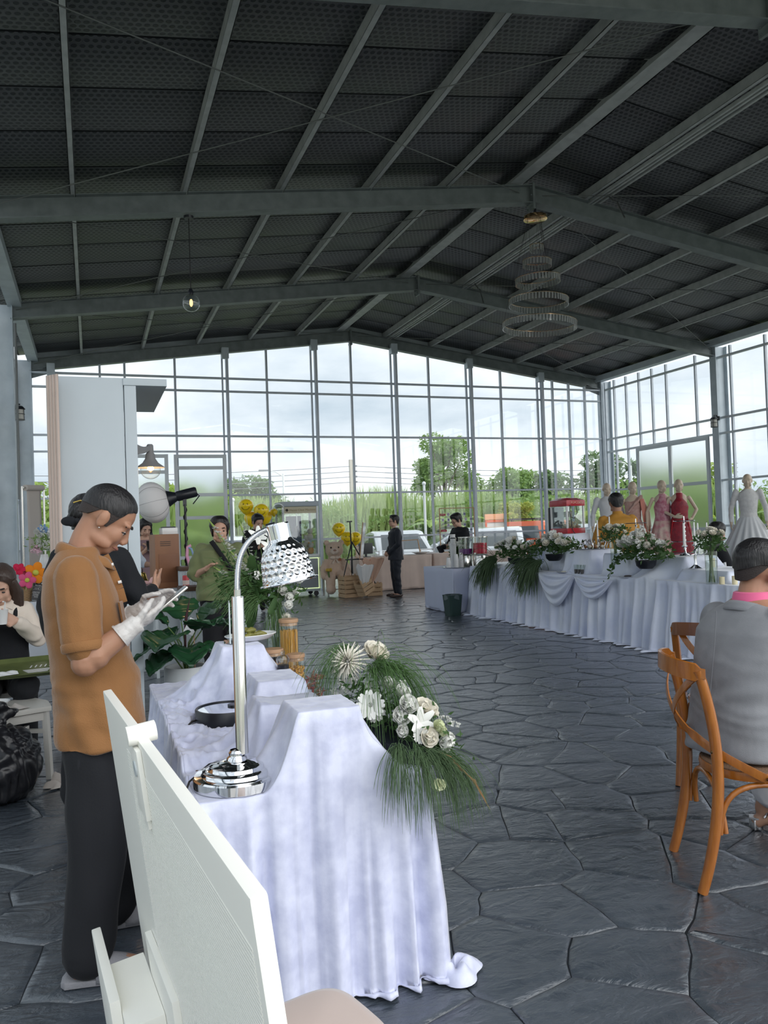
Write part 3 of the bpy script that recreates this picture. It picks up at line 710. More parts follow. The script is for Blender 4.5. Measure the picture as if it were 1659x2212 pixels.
# ---------------------------------------------------------------- cars
M_tyre = mat('tyre', (.02, .02, .022), .8); M_cglass = mat('car_glass', (.06, .08, .09), .08, spec=.8); M_chrome = mat('chrome_trim', (.7, .72, .74), .2, 1.0)
M_lampw = mat('head_lamp', (.8, .82, .85), .1); M_lampr = mat('tail_lamp', (.5, .02, .02), .2)
def car(loc, rz, paint, label, boxy=False, L=4.5, rack=False):
    """nose toward local +x"""
    t = thing('car', (loc[0], loc[1], -.21), rz, label, 'car'); w = .9; h = 1.72 if boxy else 1.62
    if boxy: low = [(-2.2, .45), (-2.25, .95), (-2.2, 1.08), (.85, 1.1), (2.0, 1.06), (2.2, .95), (2.22, .45)]; cab = [(-2.15, 1.06), (-2.05, h + .06), (.45, h + .08), (.95, 1.06)]
    else: low = [(-2.2, .4), (-2.25, .8), (-2.1, .98), (-1.5, 1.02), (.9, 1.02), (1.9, .88), (2.2, .68), (2.25, .4)]; cab = [(-2.05, .98), (-1.55, h - .06), (-.6, h), (.1, h - .04), (1.1, .98)]
    k = L / 4.5
    def side(poly, ww, tuck): 
        rs = []
        for y, sc in ((-ww, .94), (-ww * .9, 1), (ww * .9, 1), (ww, .94)):
            mx = sum(p[0] for p in poly) / len(poly); mz = min(p[1] for p in poly)
            rs.append([Vector(((mx + (p[0] - mx) * sc) * k, y * (1 - tuck * (p[1] - mz)), mz + (p[1] - mz) * (sc if y in (-ww, ww) else 1))) for p in poly])
        return rs
    MB().rings(side(low, w, 0), True).build('body', paint, t, bevel=.02)
    MB().rings(side(cab, w * .95, .13), True).build('cabin', paint, t, bevel=.02)
    # windows stand a few millimetres proud of the cabin
    z0, z1 = cab[0][1] + .07, h - .13
    def xe(z, front):
        pts = cab[-2:] if front else cab[:2]
        (xa, za), (xb, zb) = pts; return xa + (xb - xa) * (z - za) / (zb - za)
    for s in (-1, 1):
        for a, b in ((.04, .47), (.53, .97)):
            xs0 = [xe(z0, 0) + .12 + (xe(z0, 1) - xe(z0, 0) - .3) * u for u in (a, b)]; xs1 = [xe(z1, 0) + .12 + (xe(z1, 1) - xe(z1, 0) - .3) * u for u in (a, b)]
            yy = lambda z: s * (w * .95 * (1 - .13 * (z - cab[0][1])) + .004)
            MB().extrude([(xs0[0] * k, yy(z0), z0), (xs0[1] * k, yy(z0), z0), (xs1[1] * k, yy(z1), z1), (xs1[0] * k, yy(z1), z1)], (0, .02, 0)).build('window', M_cglass, t, smooth=False)
    for fr, nm in ((1, 'windscreen'), (0, 'rear_window')):
        e = .014 if fr else -.014; ww = w * .78
        MB().extrude([((xe(z0, fr) + e) * k, -ww, z0), ((xe(z0, fr) + e) * k, ww, z0), ((xe(z1, fr) + e) * k, ww * .86, z1), ((xe(z1, fr) + e) * k, -ww * .86, z1)], (.02, 0, .005)).build(nm, M_cglass, t, smooth=False)
    for sx in (-1.4, 1.4):
        for s in (-1, 1):
            wl_ = MB().lathe([(.0, -.1), (.2, -.1), (.33, -.09), (.34, 0), (.33, .09), (.2, .1), (0, .1)], (sx * k, s * w * .9, .34), 18, axis=(0, s, 0)).build('wheel', M_tyre, t)
            MB().lathe([(0, .105), (.19, .105), (.2, .1)], (sx * k, s * w * .9, .34), 14, axis=(0, s, 0)).build('hubcap', M_chrome, wl_)
    for s in (-1, 1):
        MB().box((2.2 * k, s * .66, .74), (.06, .34, .14)).build('head_lamp', M_lampw, t, bevel=.02); MB().box((-2.24 * k, s * .72, .85), (.06, .2, .22)).build('tail_lamp', M_lampr, t, bevel=.02)
        MB().ball((.75 * k, s * 1.0, 1.1), (.08, .12, .08), 8, 6).build('mirror', paint, t)
    MB().box((2.26 * k, 0, .66), (.03, .7, .12)).build('grille', M_tyre, t); MB().box((2.24 * k, 0, .45), (.1, 1.7, .14)).build('bumper', M_tyre if boxy else paint, t, bevel=.03)
    if rack:
        m = MB()
        for yy in (-.6, .6): m.box((-.8, yy, h + .14), (2.4, .05, .05))
        for xx in (-1.8, -1.1, -.4, .2): m.box((xx, 0, h + .16), (.08, 1.25, .03))
        for xx in (-1.8, .2):
            for yy in (-.6, .6): m.box((xx, yy, h + .09), (.04, .04, .12))
        m.build('roof_rack', M_tyre, t, smooth=False)
        MB().lathe([(0, -.1), (.25, -.11), (.36, -.08), (.37, 0), (.36, .08), (.25, .11), (0, .1)], (-2.42, .1, 1.0), 18, axis=(-1, 0, 0)).build('spare_wheel', M_tyre, t)
    return t
P_white = mat('car_white', (.78, .8, .82), .15, coat=.5); P_silver = mat('car_silver', (.45, .48, .5), .25, .5, coat=.5); P_orange = mat('car_orange', (.75, .13, .035), .2, coat=.5); P_grey = mat('car_grey', (.25, .27, .29), .2, .3, coat=.5)
car((9.1, 23.4), R(-100), P_white, 'white car parked nose-in behind the dark suited man')
car((12.4, 26.2), R(172), P_silver, 'silver grey car parked behind the photo frame stand')
car((12.2, 22.6), R(-120), P_white, 'white car parked nose-in below the silver car')
car((17.3, 28.0), R(35), P_orange, 'bright orange boxy car with black roof rack', True, 4.4, True)
car((16.2, 23.7), R(-110), P_silver, 'silver car with bonnet toward the glass, in front of the orange car')
car((4.4, 24.5), R(-95), P_white, 'white car seen behind the woman in olive shirt')
car((22.0, 17.0), R(185), P_grey, 'dark grey car outside the side wall behind the bridal gown')
car((19.6, 24.6), R(-60), P_white, 'white car outside right of the popcorn machine')
t = thing('box_truck', (16.0, 30.0, -.21), R(-8), 'small truck with orange framed white box outside', 'truck'); t.scale = (.72,) * 3
MB().box((0, 0, 1.75), (1.5, 2.0, 1.5)).build('cargo_box', mat('truck_white', (.78, .76, .72), .4), t, bevel=.02)
m = MB()
for z in (1.0, 2.55): m.box((0, -1.02, z), (1.66, .08, .14))
for x in (-.78, .78): m.box((x, -1.02, 1.78), (.1, .08, 1.6))
m.build('box_frame', P_orange, t, smooth=False); MB().box((0, -1.0, 2.8), (1.66, .12, .32)).build('header_board', mat('truck_header', (.8, .38, .2), .5), t)
MB().box((0, 0, .75), (1.5, 2.0, .3)).build('chassis', M_tyre, t)
for sx in (-.5, .5):
    for sy in (-.85, .85): MB().lathe([(0, -.1), (.3, -.1), (.33, 0), (.3, .1), (0, .1)], (sx, sy, .35), 14, axis=(0, 1, 0)).build('wheel', M_tyre, t)
# ================================================================== cloths and tables
def velvet(name, c0, c1, sheen=0.5, scale=7, rough=0.5):
    if name in MATS: return MATS[name]
    m = mat(name, c0, rough, var=(scale, c1), bump=(38, 0.12), sheen=sheen)
    return m
V_near = velvet('white_velvet', (0.52, 0.545, 0.71), (0.67, 0.695, 0.85), .5, 15)
V_far = velvet('white_velvet_buffet', (0.70, 0.75, 0.92), (0.83, 0.87, 0.98), .5, 3, .36)
V_plain = mat('white_spandex', (0.60, 0.64, 0.80), 0.6, sheen=.2)
V_beige = mat('beige_cloth', (0.62, 0.50, 0.44), 0.75, sheen=.25, var=(3, (0.56, 0.45, 0.40)))
M_wood_d = mat('dark_wood', (0.10, 0.045, 0.025), 0.5, bump=(20, .1))

def tents(zt, risers):
    """height of a cloth lying over boxes: flat on top, sloping away to the table"""
    def H(x, y):
        h = zt; g = 0
        for (x0, x1, y0, y1, z, w) in risers:
            dx = max(x0 - x, 0, x - x1); dy = max(y0 - y, 0, y - y1); d = math.hypot(dx, dy)
            if d >= w * 1.5: continue
            if d == 0: h = max(h, z); continue
            a = math.atan2(y - (y0 + y1) / 2, x - (x0 + x1) / 2)
            ww = w * (1 + .28 * math.sin(a * 4 + 2.2) + .12 * math.sin(a * 9 + z * 40))
            if d < ww:
                t = 1 - d / ww; v = zt + (z - zt) * (t ** 1.7)
                v += .012 * math.sin(a * 11 + z * 90) * 4 * t * (1 - t)
                h = max(h, v)
        return h
    return H
def drape(name, x0, x1, y0, y1, H, zb, m, parent=None, nx=90, ny=150, amp=.03, wl=.16, seed=1, flare=.06, pool=.05, top_noise=None, rows=26, cols=None, rc=.03, org=(0, 0, 0)):
    """one cloth: a top following H(x,y) and a folded skirt round the edge; zb(nx,ny,s) is the hem height"""
    rg = np.random.default_rng(seed); m_ = MB(); ox, oy, oz = org
    TN = top_noise or (lambda x, y: 0)
    def top(u, v):
        x = x0 + (x1 - x0) * u; y = y0 + (y1 - y0) * v
        return (x - ox, y - oy, H(x, y) + TN(x, y) + .002 - oz)
    m_.grid(top, nx, ny)
    # perimeter with rounded corners
    P = []; segs = [((x0, y0), (x1, y0), (0, -1)), ((x1, y0), (x1, y1), (1, 0)), ((x1, y1), (x0, y1), (0, 1)), ((x0, y1), (x0, y0), (-1, 0))]
    step = cols or .012
    for i, (a, b, n) in enumerate(segs):
        L = math.hypot(b[0] - a[0], b[1] - a[1]); k = max(2, int(L / step)); nn = segs[(i + 1) % 4][2]
        for j in range(k): P.append((a[0] + (b[0] - a[0]) * j / k, a[1] + (b[1] - a[1]) * j / k, *n))
        for j in range(1, 7):
            t = j / 7 * PI / 2; P.append((b[0], b[1], n[0] * math.cos(t) + nn[0] * math.sin(t), n[1] * math.cos(t) + nn[1] * math.sin(t)))
    n = len(P); s = np.zeros(n)
    for i in range(1, n): s[i] = s[i - 1] + max(math.hypot(P[i][0] - P[i - 1][0], P[i][1] - P[i - 1][1]), .012)
    T = s[-1] + .012
    comps = []
    for k in range(9):
        q = max(1, round(T / (wl * rg.uniform(.55, 2.2)))); comps.append((q, rg.uniform(0, 6.28), rg.uniform(.4, 1), rg.uniform(-.5, .5)))
    def fold(si, t):
        v = 0
        for k, (q, ph, a, sh) in enumerate(comps):
            w = 2 * PI * q * si / T + ph + sh * t * 2.0; v += a * (math.sin(w) if k % 2 else 1 - 2.1 * abs(math.sin(w / 2)) ** .75)
        return v / 2.5
    vs = []; rws = rows + 5
    for j in range(rws):
        for i in range(n):
            x, y, ex, ey = P[i]; zt = H(x, y) + TN(x, y) + .002; z_ = zb(ex, ey, s[i])
            if j <= rows:
                t = j / rows; z = zt + (z_ - zt) * t
                f = fold(s[i], t); A = amp * (.10 + .9 * min(1, t * 1.5) ** .9)
                fl = flare(ex, ey) if callable(flare) else flare; o = .004 + fl * t ** 1.2 + A * (f + .35)
                if j == 0: o = 0
                elif j == 1: z = zt - .006; o = .006 + .1 * A * f
                l = 0
            else:
                q = (j - rows) / 4
                f = fold(s[i], 1); fl = flare(ex, ey) if callable(flare) else flare; o = .004 + fl + amp * (f + .35)
                if z_ < .05: o += pool * q * (1 + .4 * f); z = z_ + .012 * math.sin(q * PI) * (1 + f) + .004 * math.sin(i * .3)
                else: z = z_ - .012 * q
            vs.append((x + ex * o - ox, y + ey * o - oy, max(z, .006) - oz))
    m_.add(vs, [(j * n + i, j * n + (i + 1) % n, (j + 1) * n + (i + 1) % n, (j + 1) * n + i) for j in range(rws - 1) for i in range(n)])
    me = m_.mesh(name, True)
    o = link(name, me, m, parent); o.location = org if parent is None else (0, 0, 0)
    md = o.modifiers.new('thick', 'SOLIDIFY'); md.thickness = .003; md.offset = -1
    return o
def table(name, x0, x1, y0, y1, h, label, m=None, group=None):
    t = thing(name, ((x0 + x1) / 2, (y0 + y1) / 2, 0), 0, label, 'table', group); hx, hy = (x1 - x0) / 2, (y1 - y0) / 2
    MB().box((0, 0, h - .018), (2 * hx - .01, 2 * hy - .01, .03)).build('tabletop', m or M_wood_d, t, bevel=.004)
    for sx in (-1, 1):
        for sy in (-1, 1): MB().beam((sx * (hx - .05), sy * (hy - .06), 0), (sx * (hx - .05), sy * (hy - .06), h - .03), .04, .04).build('leg', m or M_wood_d, t, bevel=.004)
    return t
# ---------------------------------------------------------------- near buffet
NZ = .68
near_risers = [(.60, .805, 2.48, 2.69, .92, .15), (.55, .79, 2.83, 3.0, .872, .12), (.648, .85, 3.36, 3.62, .86, .10), (.575, .775, 3.86, 4.10, .95, .22)]
table('buffet_table', .29, 1.06, 2.49, 4.5, NZ, 'dark wooden table hidden under the white velvet beside the man in brown')
def crumple(x, y):
    w = max(0, min(1, (.62 - x) / .18)) * max(0, min(1, (y - 2.66) / .15)) * (1 - .75 * max(0, min(1, (y - 3.9) / .2)))
    if (x - .525) ** 2 + (y - 3.46) ** 2 < .15 ** 2: w *= .1
    if (x - .43) ** 2 + (y - 2.62) ** 2 < .155 ** 2: w = 0
    n1 = mnoise.noise(Vector((x * 11, y * 8, .3))); n2 = mnoise.noise(Vector((x * 24 + n1 * 1.5, y * 20, 4.1)))
    r = (1 - abs(n1) * 2.2) * .034 + (1 - abs(n2) * 2) * .012
    base = .0025 * mnoise.noise(Vector((x * 30, y * 30, 2)))
    return w * max(-.004, r) + base
for (a, b, c, d, z, w), lb in zip(near_risers, ('tall', 'low', 'middle', 'rear')):
    pass
Hn = tents(NZ, near_risers)
def hem(ex, ey, s):
    if ex < -.5: return .30 + .06 * math.sin(s * 5) + .03 * math.sin(s * 17)
    if ey > .5: return .35
    return .008
o = drape('velvet_drape', .28, 1.03, 2.48, 4.52, Hn, hem, V_near, nx=110, ny=260, amp=.044, wl=.17, seed=12, flare=lambda ex, ey: .05 if ey < -.5 else .0, pool=.02, top_noise=crumple, rows=34, org=(.67, 3.5, 0), cols=.008)
tag(o, 'crushed white velvet draped over stepped risers on the buffet beside the chrome lamp', 'tablecloth')
# bunched corner of the drape lying on the floor
m = MB()
def bun(u, v):
    a = u * 2 * PI; r = v * (.085 + .02 * math.sin(3 * a)); z = .05 * math.sin(PI * min(1, v * 1.02)) ** .7 * (1 + .25 * math.sin(5 * a + v * 4)) + .008 * (v < .1)
    return (1.10 + math.cos(a) * r * 1.15 - .67, 2.44 + math.sin(a) * r * .8 - 3.5, .006 + z * (1 - .3 * v))
m.grid(bun, 40, 12); link('trailing_corner', m.mesh('trailing_corner'), V_near, o)
# ---------------------------------------------------------------- long buffet on the far right
BZ = .80
table('buffet_table', 6.02, 6.8, 9.55, 12.0, BZ, 'long buffet table under white satin holding the popcorn machine', group='tables under the long white buffet')
table('buffet_table', 6.02, 6.8, 6.2, 9.5, BZ, 'long buffet table under white satin holding the candelabra', group='tables under the long white buffet')
far_risers = [(6.33, 6.74, 9.7, 10.2, 1.32, .16), (6.1, 6.6, 8.8, 9.35, 1.11, .09), (6.3, 6.75, 7.25, 7.8, 1.05, .32), (6.15, 6.8, 6.45, 7.15, .925, .08), (6.1, 6.5, 8.0, 8.5, 1.08, .05), (6.1, 6.75, 11.0, 11.8, .86, .25), (6.35, 6.7, 10.45, 10.75, 1.12, .12)]
Hf = tents(BZ, far_risers)
o = drape('satin_drape', 6.0, 6.85, 6.1, 12.1, Hf, lambda ex, ey, s: .008 if ex < .5 else .15, V_far, nx=44, ny=300, amp=.066, wl=.15, seed=5, flare=.07, pool=.09, rows=26, org=(6.42, 9.1, 0), cols=.016)
tag(o, 'long white satin cloth in deep folds over the far buffet, pooling on the floor', 'tablecloth')
# swags hung across the front of the drape
for i, (ya, yb, zt, dep_, lb) in enumerate(((8.9, 9.75, .80, .42, 'white satin swag hanging across the buffet below the round canapes'), (8.1, 8.85, .78, .25, 'white satin swag on the buffet front below the flower vase'))):
    m = MB()
    def sw(u, v, ya=ya, yb=yb, zt=zt, dp=dep_):
        y = ya + (yb - ya) * u; sag = dp * 4 * u * (1 - u) * v; x = 5.93 - .05 * v * (1 - v) * 4 - .02 * math.sin(v * 22) * 4 * u * (1 - u)
        return (x - .05 * 4 * u * (1 - u) - 5.9, y - ya, zt - sag - .02 * v)
    m.grid(sw, 30, 40); q = link('satin_swag', m.mesh('satin_swag'), V_far); q.location = (5.9, ya, 0); tag(q, lb, 'cloth', 'satin swags')
# ---------------------------------------------------------------- drinks table in tight spandex
table('drinks_table', 5.74, 6.5, 12.22, 13.42, .75, 'square drinks table in a tight white cover at the end of the long buffet')
o = drape('spandex_cover', 5.72, 6.52, 12.2, 13.45, lambda x, y: .762, lambda ex, ey, s: .012, V_plain, nx=8, ny=10, amp=.008, wl=.5, seed=3, flare=.0, pool=0, rows=14, org=(6.12, 12.8, 0), cols=.04)
tag(o, 'smooth white fitted cover on the drinks table with the cups', 'tablecloth')
# ---------------------------------------------------------------- beige tables along the glass
table('reception_table', 5.95, 7.75, 17.85, 18.5, .80, 'long table in beige cloth behind the dark suited man', group='beige tables along the glass wall')
o = drape('beige_tablecloth', 5.92, 7.78, 17.8, 18.52, lambda x, y: .815, lambda ex, ey, s: .01, V_beige, nx=12, ny=8, amp=.02, wl=.5, seed=8, flare=.03, pool=0, rows=14, org=(6.85, 18.15, 0), cols=.03)
tag(o, 'beige cloth hanging to the floor on the table behind the dark suited man', 'tablecloth')
table('reception_table', 7.92, 10.4, 17.95, 18.6, .80, 'long table in beige cloth below the wooden photo frame', group='beige tables along the glass wall')
o = drape('beige_tablecloth', 7.88, 10.44, 17.9, 18.62, lambda x, y: .82, lambda ex, ey, s: .01, V_beige, nx=12, ny=8, amp=.022, wl=.45, seed=9, flare=.03, pool=0, rows=14, org=(9.15, 18.25, 0), cols=.03)
tag(o, 'beige cloth hanging to the floor on the table below the photo frame', 'tablecloth')
# ---------------------------------------------------------------- white cloth table at the left
table('display_table', -1.05, .1, 10.35, 11.05, .75, 'white clothed table behind the seated woman with basket and clapperboard')
o = drape('white_tablecloth', -1.1, .12, 10.3, 11.1, lambda x, y: .765, lambda ex, ey, s: .05, mat('white_cotton', (.62, .66, .72), .8), nx=8, ny=8, amp=.01, wl=.4, seed=4, flare=.01, pool=0, rows=12, org=(-.5, 10.7, 0), cols=.03)
tag(o, 'plain white cloth on the table holding the wicker basket', 'tablecloth')
# ================================================================== people
def skin_mat(name, c, c2): 
    m = mat(name, c, 0.52, var=(9, c2), bump=(90, .04)); m.node_tree.nodes['Principled BSDF'].inputs['Subsurface Weight'].default_value = 0.05
    return m
SK_tan = skin_mat('skin_tan', (.34, .17, .105), (.38, .20, .125)); SK_lite = skin_mat('skin_light', (.52, .31, .225), (.57, .35, .26))
SK_mid = skin_mat('skin_mid', (.42, .235, .16), (.46, .265, .18)); SK_lips = mat('lips', (.27, .11, .085), .45)
SK_cream = mat('mannequin_cream', (.62, .50, .38), .35)
M_hair = mat('black_hair', (.012, .011, .012), .42, bump=(140, .5), stretch=(1, 1, .15)); M_fade = mat('faded_hair', (.030, .022, .020), .7, bump=(220, .3)); M_hairbr = mat('brown_hair', (.045, .028, .022), .4, bump=(140, .5), stretch=(1, 1, .12))
M_eyew = mat('eye_white', (.75, .74, .72), .2); M_eye = mat('dark_iris', (.01, .008, .007), .15); M_brow = mat('eyebrow', (.02, .016, .014), .8)
V = Vector
J0 = dict(crotch=(0, 0, .83), pelvis=(0, 0, .94), waist=(0, 0, 1.08), chest=(0, 0, 1.27), sh=(0, 0, 1.42), neck=(0, 0, 1.47), head=(.025, 0, 1.60),
          lsh=(0, .185, 1.415), rsh=(0, -.185, 1.415), lel=(-.02, .25, 1.13), rel=(-.02, -.25, 1.13), lwr=(.04, .25, .88), rwr=(.04, -.25, .88),
          lhip=(0, .09, .90), rhip=(0, -.09, .90), lkn=(.015, .10, .49), rkn=(.015, -.10, .49), lan=(-.02, .11, .085), ran=(-.02, -.11, .085), ltoe=(.17, .13, .03), rtoe=(.17, -.13, .03))
def joints(s=1.0, **k):
    J = {a: V(b) for a, b in J0.items()}; J.update({a: V(b) for a, b in k.items()})
    return {a: b * s for a, b in J.items()}
def rotm(yaw, pitch, roll=0): return Matrix.Rotation(yaw, 3, 'Z') @ Matrix.Rotation(pitch, 3, 'Y') @ Matrix.Rotation(roll, 3, 'X')
def limb(m, pts, rad, seg=12):
    # smooth taper with extra sections and round ends
    q = []; r = []
    for i in range(len(pts) - 1):
        for t in (0, .25, .5, .75):
            q.append(pts[i].lerp(pts[i + 1], t)); r.append(rad[i] + (rad[i + 1] - rad[i]) * t)
    q.append(pts[-1]); r.append(rad[-1]); m.tube(q, r, seg)
    for p, a in zip(pts, rad): m.ball(p, a * .99, 10, 7)
def hand(m, W, d, pn, side, curl=.5, s=1.0, fr=.0085, spread=.0):
    d = V(d).normalized(); pn = V(pn); pn = (pn - d * pn.dot(d)).normalized(); t = d.cross(pn) * (1 if side == 'r' else -1); W = V(W)
    Mx = Matrix((d, t, pn)).transposed()
    m.ball(W + d * .05 * s, (.052 * s, .040 * s, .0165 * s), 12, 8, Mx); m.ball(W + d * .078 * s, (.025 * s, .041 * s, .015 * s), 12, 8, Mx); m.tube([W - d * .02 * s, W + d * .03 * s], [.027 * s, .029 * s], 10, True)
    cs = curl if hasattr(curl, '__len__') else [curl] * 5
    for i in range(4):
        b = W + (d * (.088 - (.006 if i in (0, 2) else .014 if i == 3 else 0)) + t * (.030 - .0205 * i)) * s; L = [.074, .082, .075, .058][i] * s; a = 0; p = b; pts = [W + (d * .05 + t * (.022 - .015 * i)) * s, b]
        dd = (d + t * spread * (1.5 - i)).normalized()
        for k, fl in enumerate((.42, .33, .25)):
            a += cs[i] * (.55, .85, .6)[k]; p = p + (dd * math.cos(a) + pn * math.sin(a)) * L * fl; pts.append(p)
        m.tube(pts, [fr * s * 1.1, fr * s * 1.1, fr * s, fr * s * .92, fr * s * .75], 8); m.ball(pts[-1], fr * s * .75, 7, 5)
    b = W + (d * .022 + t * .024) * s; c = cs[4]
    p1 = b + (d * .62 + t * .72 + pn * .25 * c).normalized() * .042 * s; p2 = p1 + (d * (.9 - .2 * c) + t * (.35 - .5 * c) + pn * .5 * c).normalized() * .034 * s; p3 = p2 + (d * (.95 - .2 * c) + t * (.1 - .5 * c) + pn * .5 * c).normalized() * .026 * s
    m.tube([b, p1, p2, p3], [.015 * s, .0125 * s, .0105 * s, .008 * s], 8); m.ball(p3, .008 * s, 7, 5)
def skull(m, C, M, s=1.0, fem=False, ears=True, k=1.0):
    def B(c, r): m.ball(C + M @ (V(c) * s), tuple(q * s for q in r), 16, 12, M)
    w = .95 if fem else 1.0
    B((-.012, 0, .034), (.098, .077, .091)); B((.028, 0, -.028), (.064, .064 * w, .08)); B((.050, 0, -.085), (.036, .036 * w, .027)); B((.0, 0, -.06), (.06, .056 * w, .05))
    for y in (-1, 1):
        B((.052, y * .034, -.028), (.034, .028, .036)); B((.074, y * .033, .026), (.018, .026, .011)); B((.0695, y * .0325, .003), (.0145, .0165, .0115)); B((.030, y * .052, -.07), (.045, .014, .022)); B((.097, y * .0115, -.036), (.012, .009, .009))
        if ears:
            B((-.006, y * .0755, -.008), (.019, .010, .031)); B((-.01, y * .083, .006), (.017, .006, .022))
    m.tube([C + M @ (V(p) * s) for p in ((.078, 0, .024), (.091, 0, -.004), (.102, 0, -.027), (.097, 0, -.038))], [.010 * s, .010 * s, .0135 * s, .010 * s], 10)
    B((.086, 0, -.0615), (.013, .023, .0065)); B((.083, 0, -.0715), (.013, .020, .007))
def face_bits(t, C, M, s, near=False, closed=False, fem=False):
    P = lambda c: C + M @ (V(c) * s)
    for y in (-1, 1):
        if near:
            o = MB().ball(P((.0715, y * .0325, -.0025)), .0130 * s, 12, 10).build('eye', M_eyew, t); MB().ball(P((.0780, y * .0325, -.004 if closed else -.001)), .0075 * s, 10, 8).build('iris', M_eye, o)
            MB().tube([P((.072, y * .048, -.004)), P((.0845, y * .038, .004 if not closed else -.001)), P((.0855, y * .026, .004 if not closed else -.002)), P((.077, y * .018, -.003))], [.002 * s, .003 * s, .003 * s, .002 * s], 6).build('eyelash', M_brow, o)
        else:
            MB().ball(P((.0785, y * .032, -.001)), (.009 * s, .012 * s, .0065 * s), 8, 6, M).build('eye', M_eye, t)
        MB().tube([P((.072, y * .053, .020)), P((.089, y * .038, .030)), P((.093, y * .018, .026))], [.003 * s, .0052 * s, .0045 * s], 6).build('eyebrow', M_brow, t)
    MB().tube([P((.080, .024, -.066)), P((.0945, .010, -.0645)), P((.0955, 0, -.066)), P((.0945, -.010, -.0645)), P((.080, -.024, -.066))], [.002 * s, .0055 * s, .006 * s, .0055 * s, .002 * s], 8, flat=.9).build('mouth', SK_lips, t)
HL_MAN = [(0, .083), (30, .078), (48, .066), (60, .03), (70, -.02), (78, -.022), (84, .022), (100, .024), (112, -.01), (125, -.045), (150, -.062), (180, -.066)]
HL_WOM = [(0, .085), (30, .075), (48, .05), (62, .0), (75, -.03), (95, -.05), (120, -.06), (150, -.068), (180, -.07)]
def hair_cap(t, C, M, s, hl, m, thick=.010, lump=.004, name='hair', top=1.0, seed=1, quiff=0.0):
    NA, NB = 72, 26; q = MB(); rg = random.Random(seed)
    def zb(a):
        a = abs(a)
        for (a0, z0), (a1, z1) in zip(hl, hl[1:]):
            if a <= a1: return z0 + (z1 - z0) * (a - a0) / (a1 - a0)
        return hl[-1][1]
    rings = []
    for j in range(NB + 2):
        ring = []
        for i in range(NA):
            a = (i / NA - .5) * 360; z0 = zb(a); zt = .126
            u = min(j, NB) / NB; z = zt - (zt - z0) * (u ** 1.25 if u < 1 else 1)
            zr = (z - .034) / .0912
            k = math.sqrt(max(0, 1 - zr * zr)) if z > .034 else 1 - .22 * ((.034 - z) / .1) ** 1.6
            th = thick * (1 - .55 * max(0, u - .6) / .4); 
            if j > NB: th = -.006
            th += lump * mnoise.noise(V((a * .05, z * 40, seed)))
            ar = math.radians(a); f = quiff * max(0, math.cos(ar)) ** 3 * math.sin(PI * min(1, u * 1.0)) 
            x = -.012 + math.cos(ar) * (.0985 * k + th); y = math.sin(ar) * (.0775 * k + th)
            zz = z + thick * top * (1 - u) ** .6 + f
            ring.append(C + M @ (V((x, y, zz)) * s))
        rings.append(ring)
    q.rings(rings, False); q.add(rings[0], [tuple(range(NA))]); return q.build(name, m, t)
def glasses(t, C, M, s):
    P = lambda c: C + M @ (V(c) * s); m = MB()
    for y in (-1, 1):
        m.tube([P((.104, y * (.034 + .023 * math.cos(a)), .0 + .018 * math.sin(a))) for a in [2 * PI * k / 14 for k in range(15)]], .0022 * s, 5, False); m.tube([P((.102, y * .056, .005)), P((.03, y * .082, .008)), P((-.01, y * .084, 0))], .002 * s, 5)
    m.tube([P((.106, -.012, .004)), P((.106, .012, .004))], .002 * s, 5); return m.build('glasses', M_brow, t)
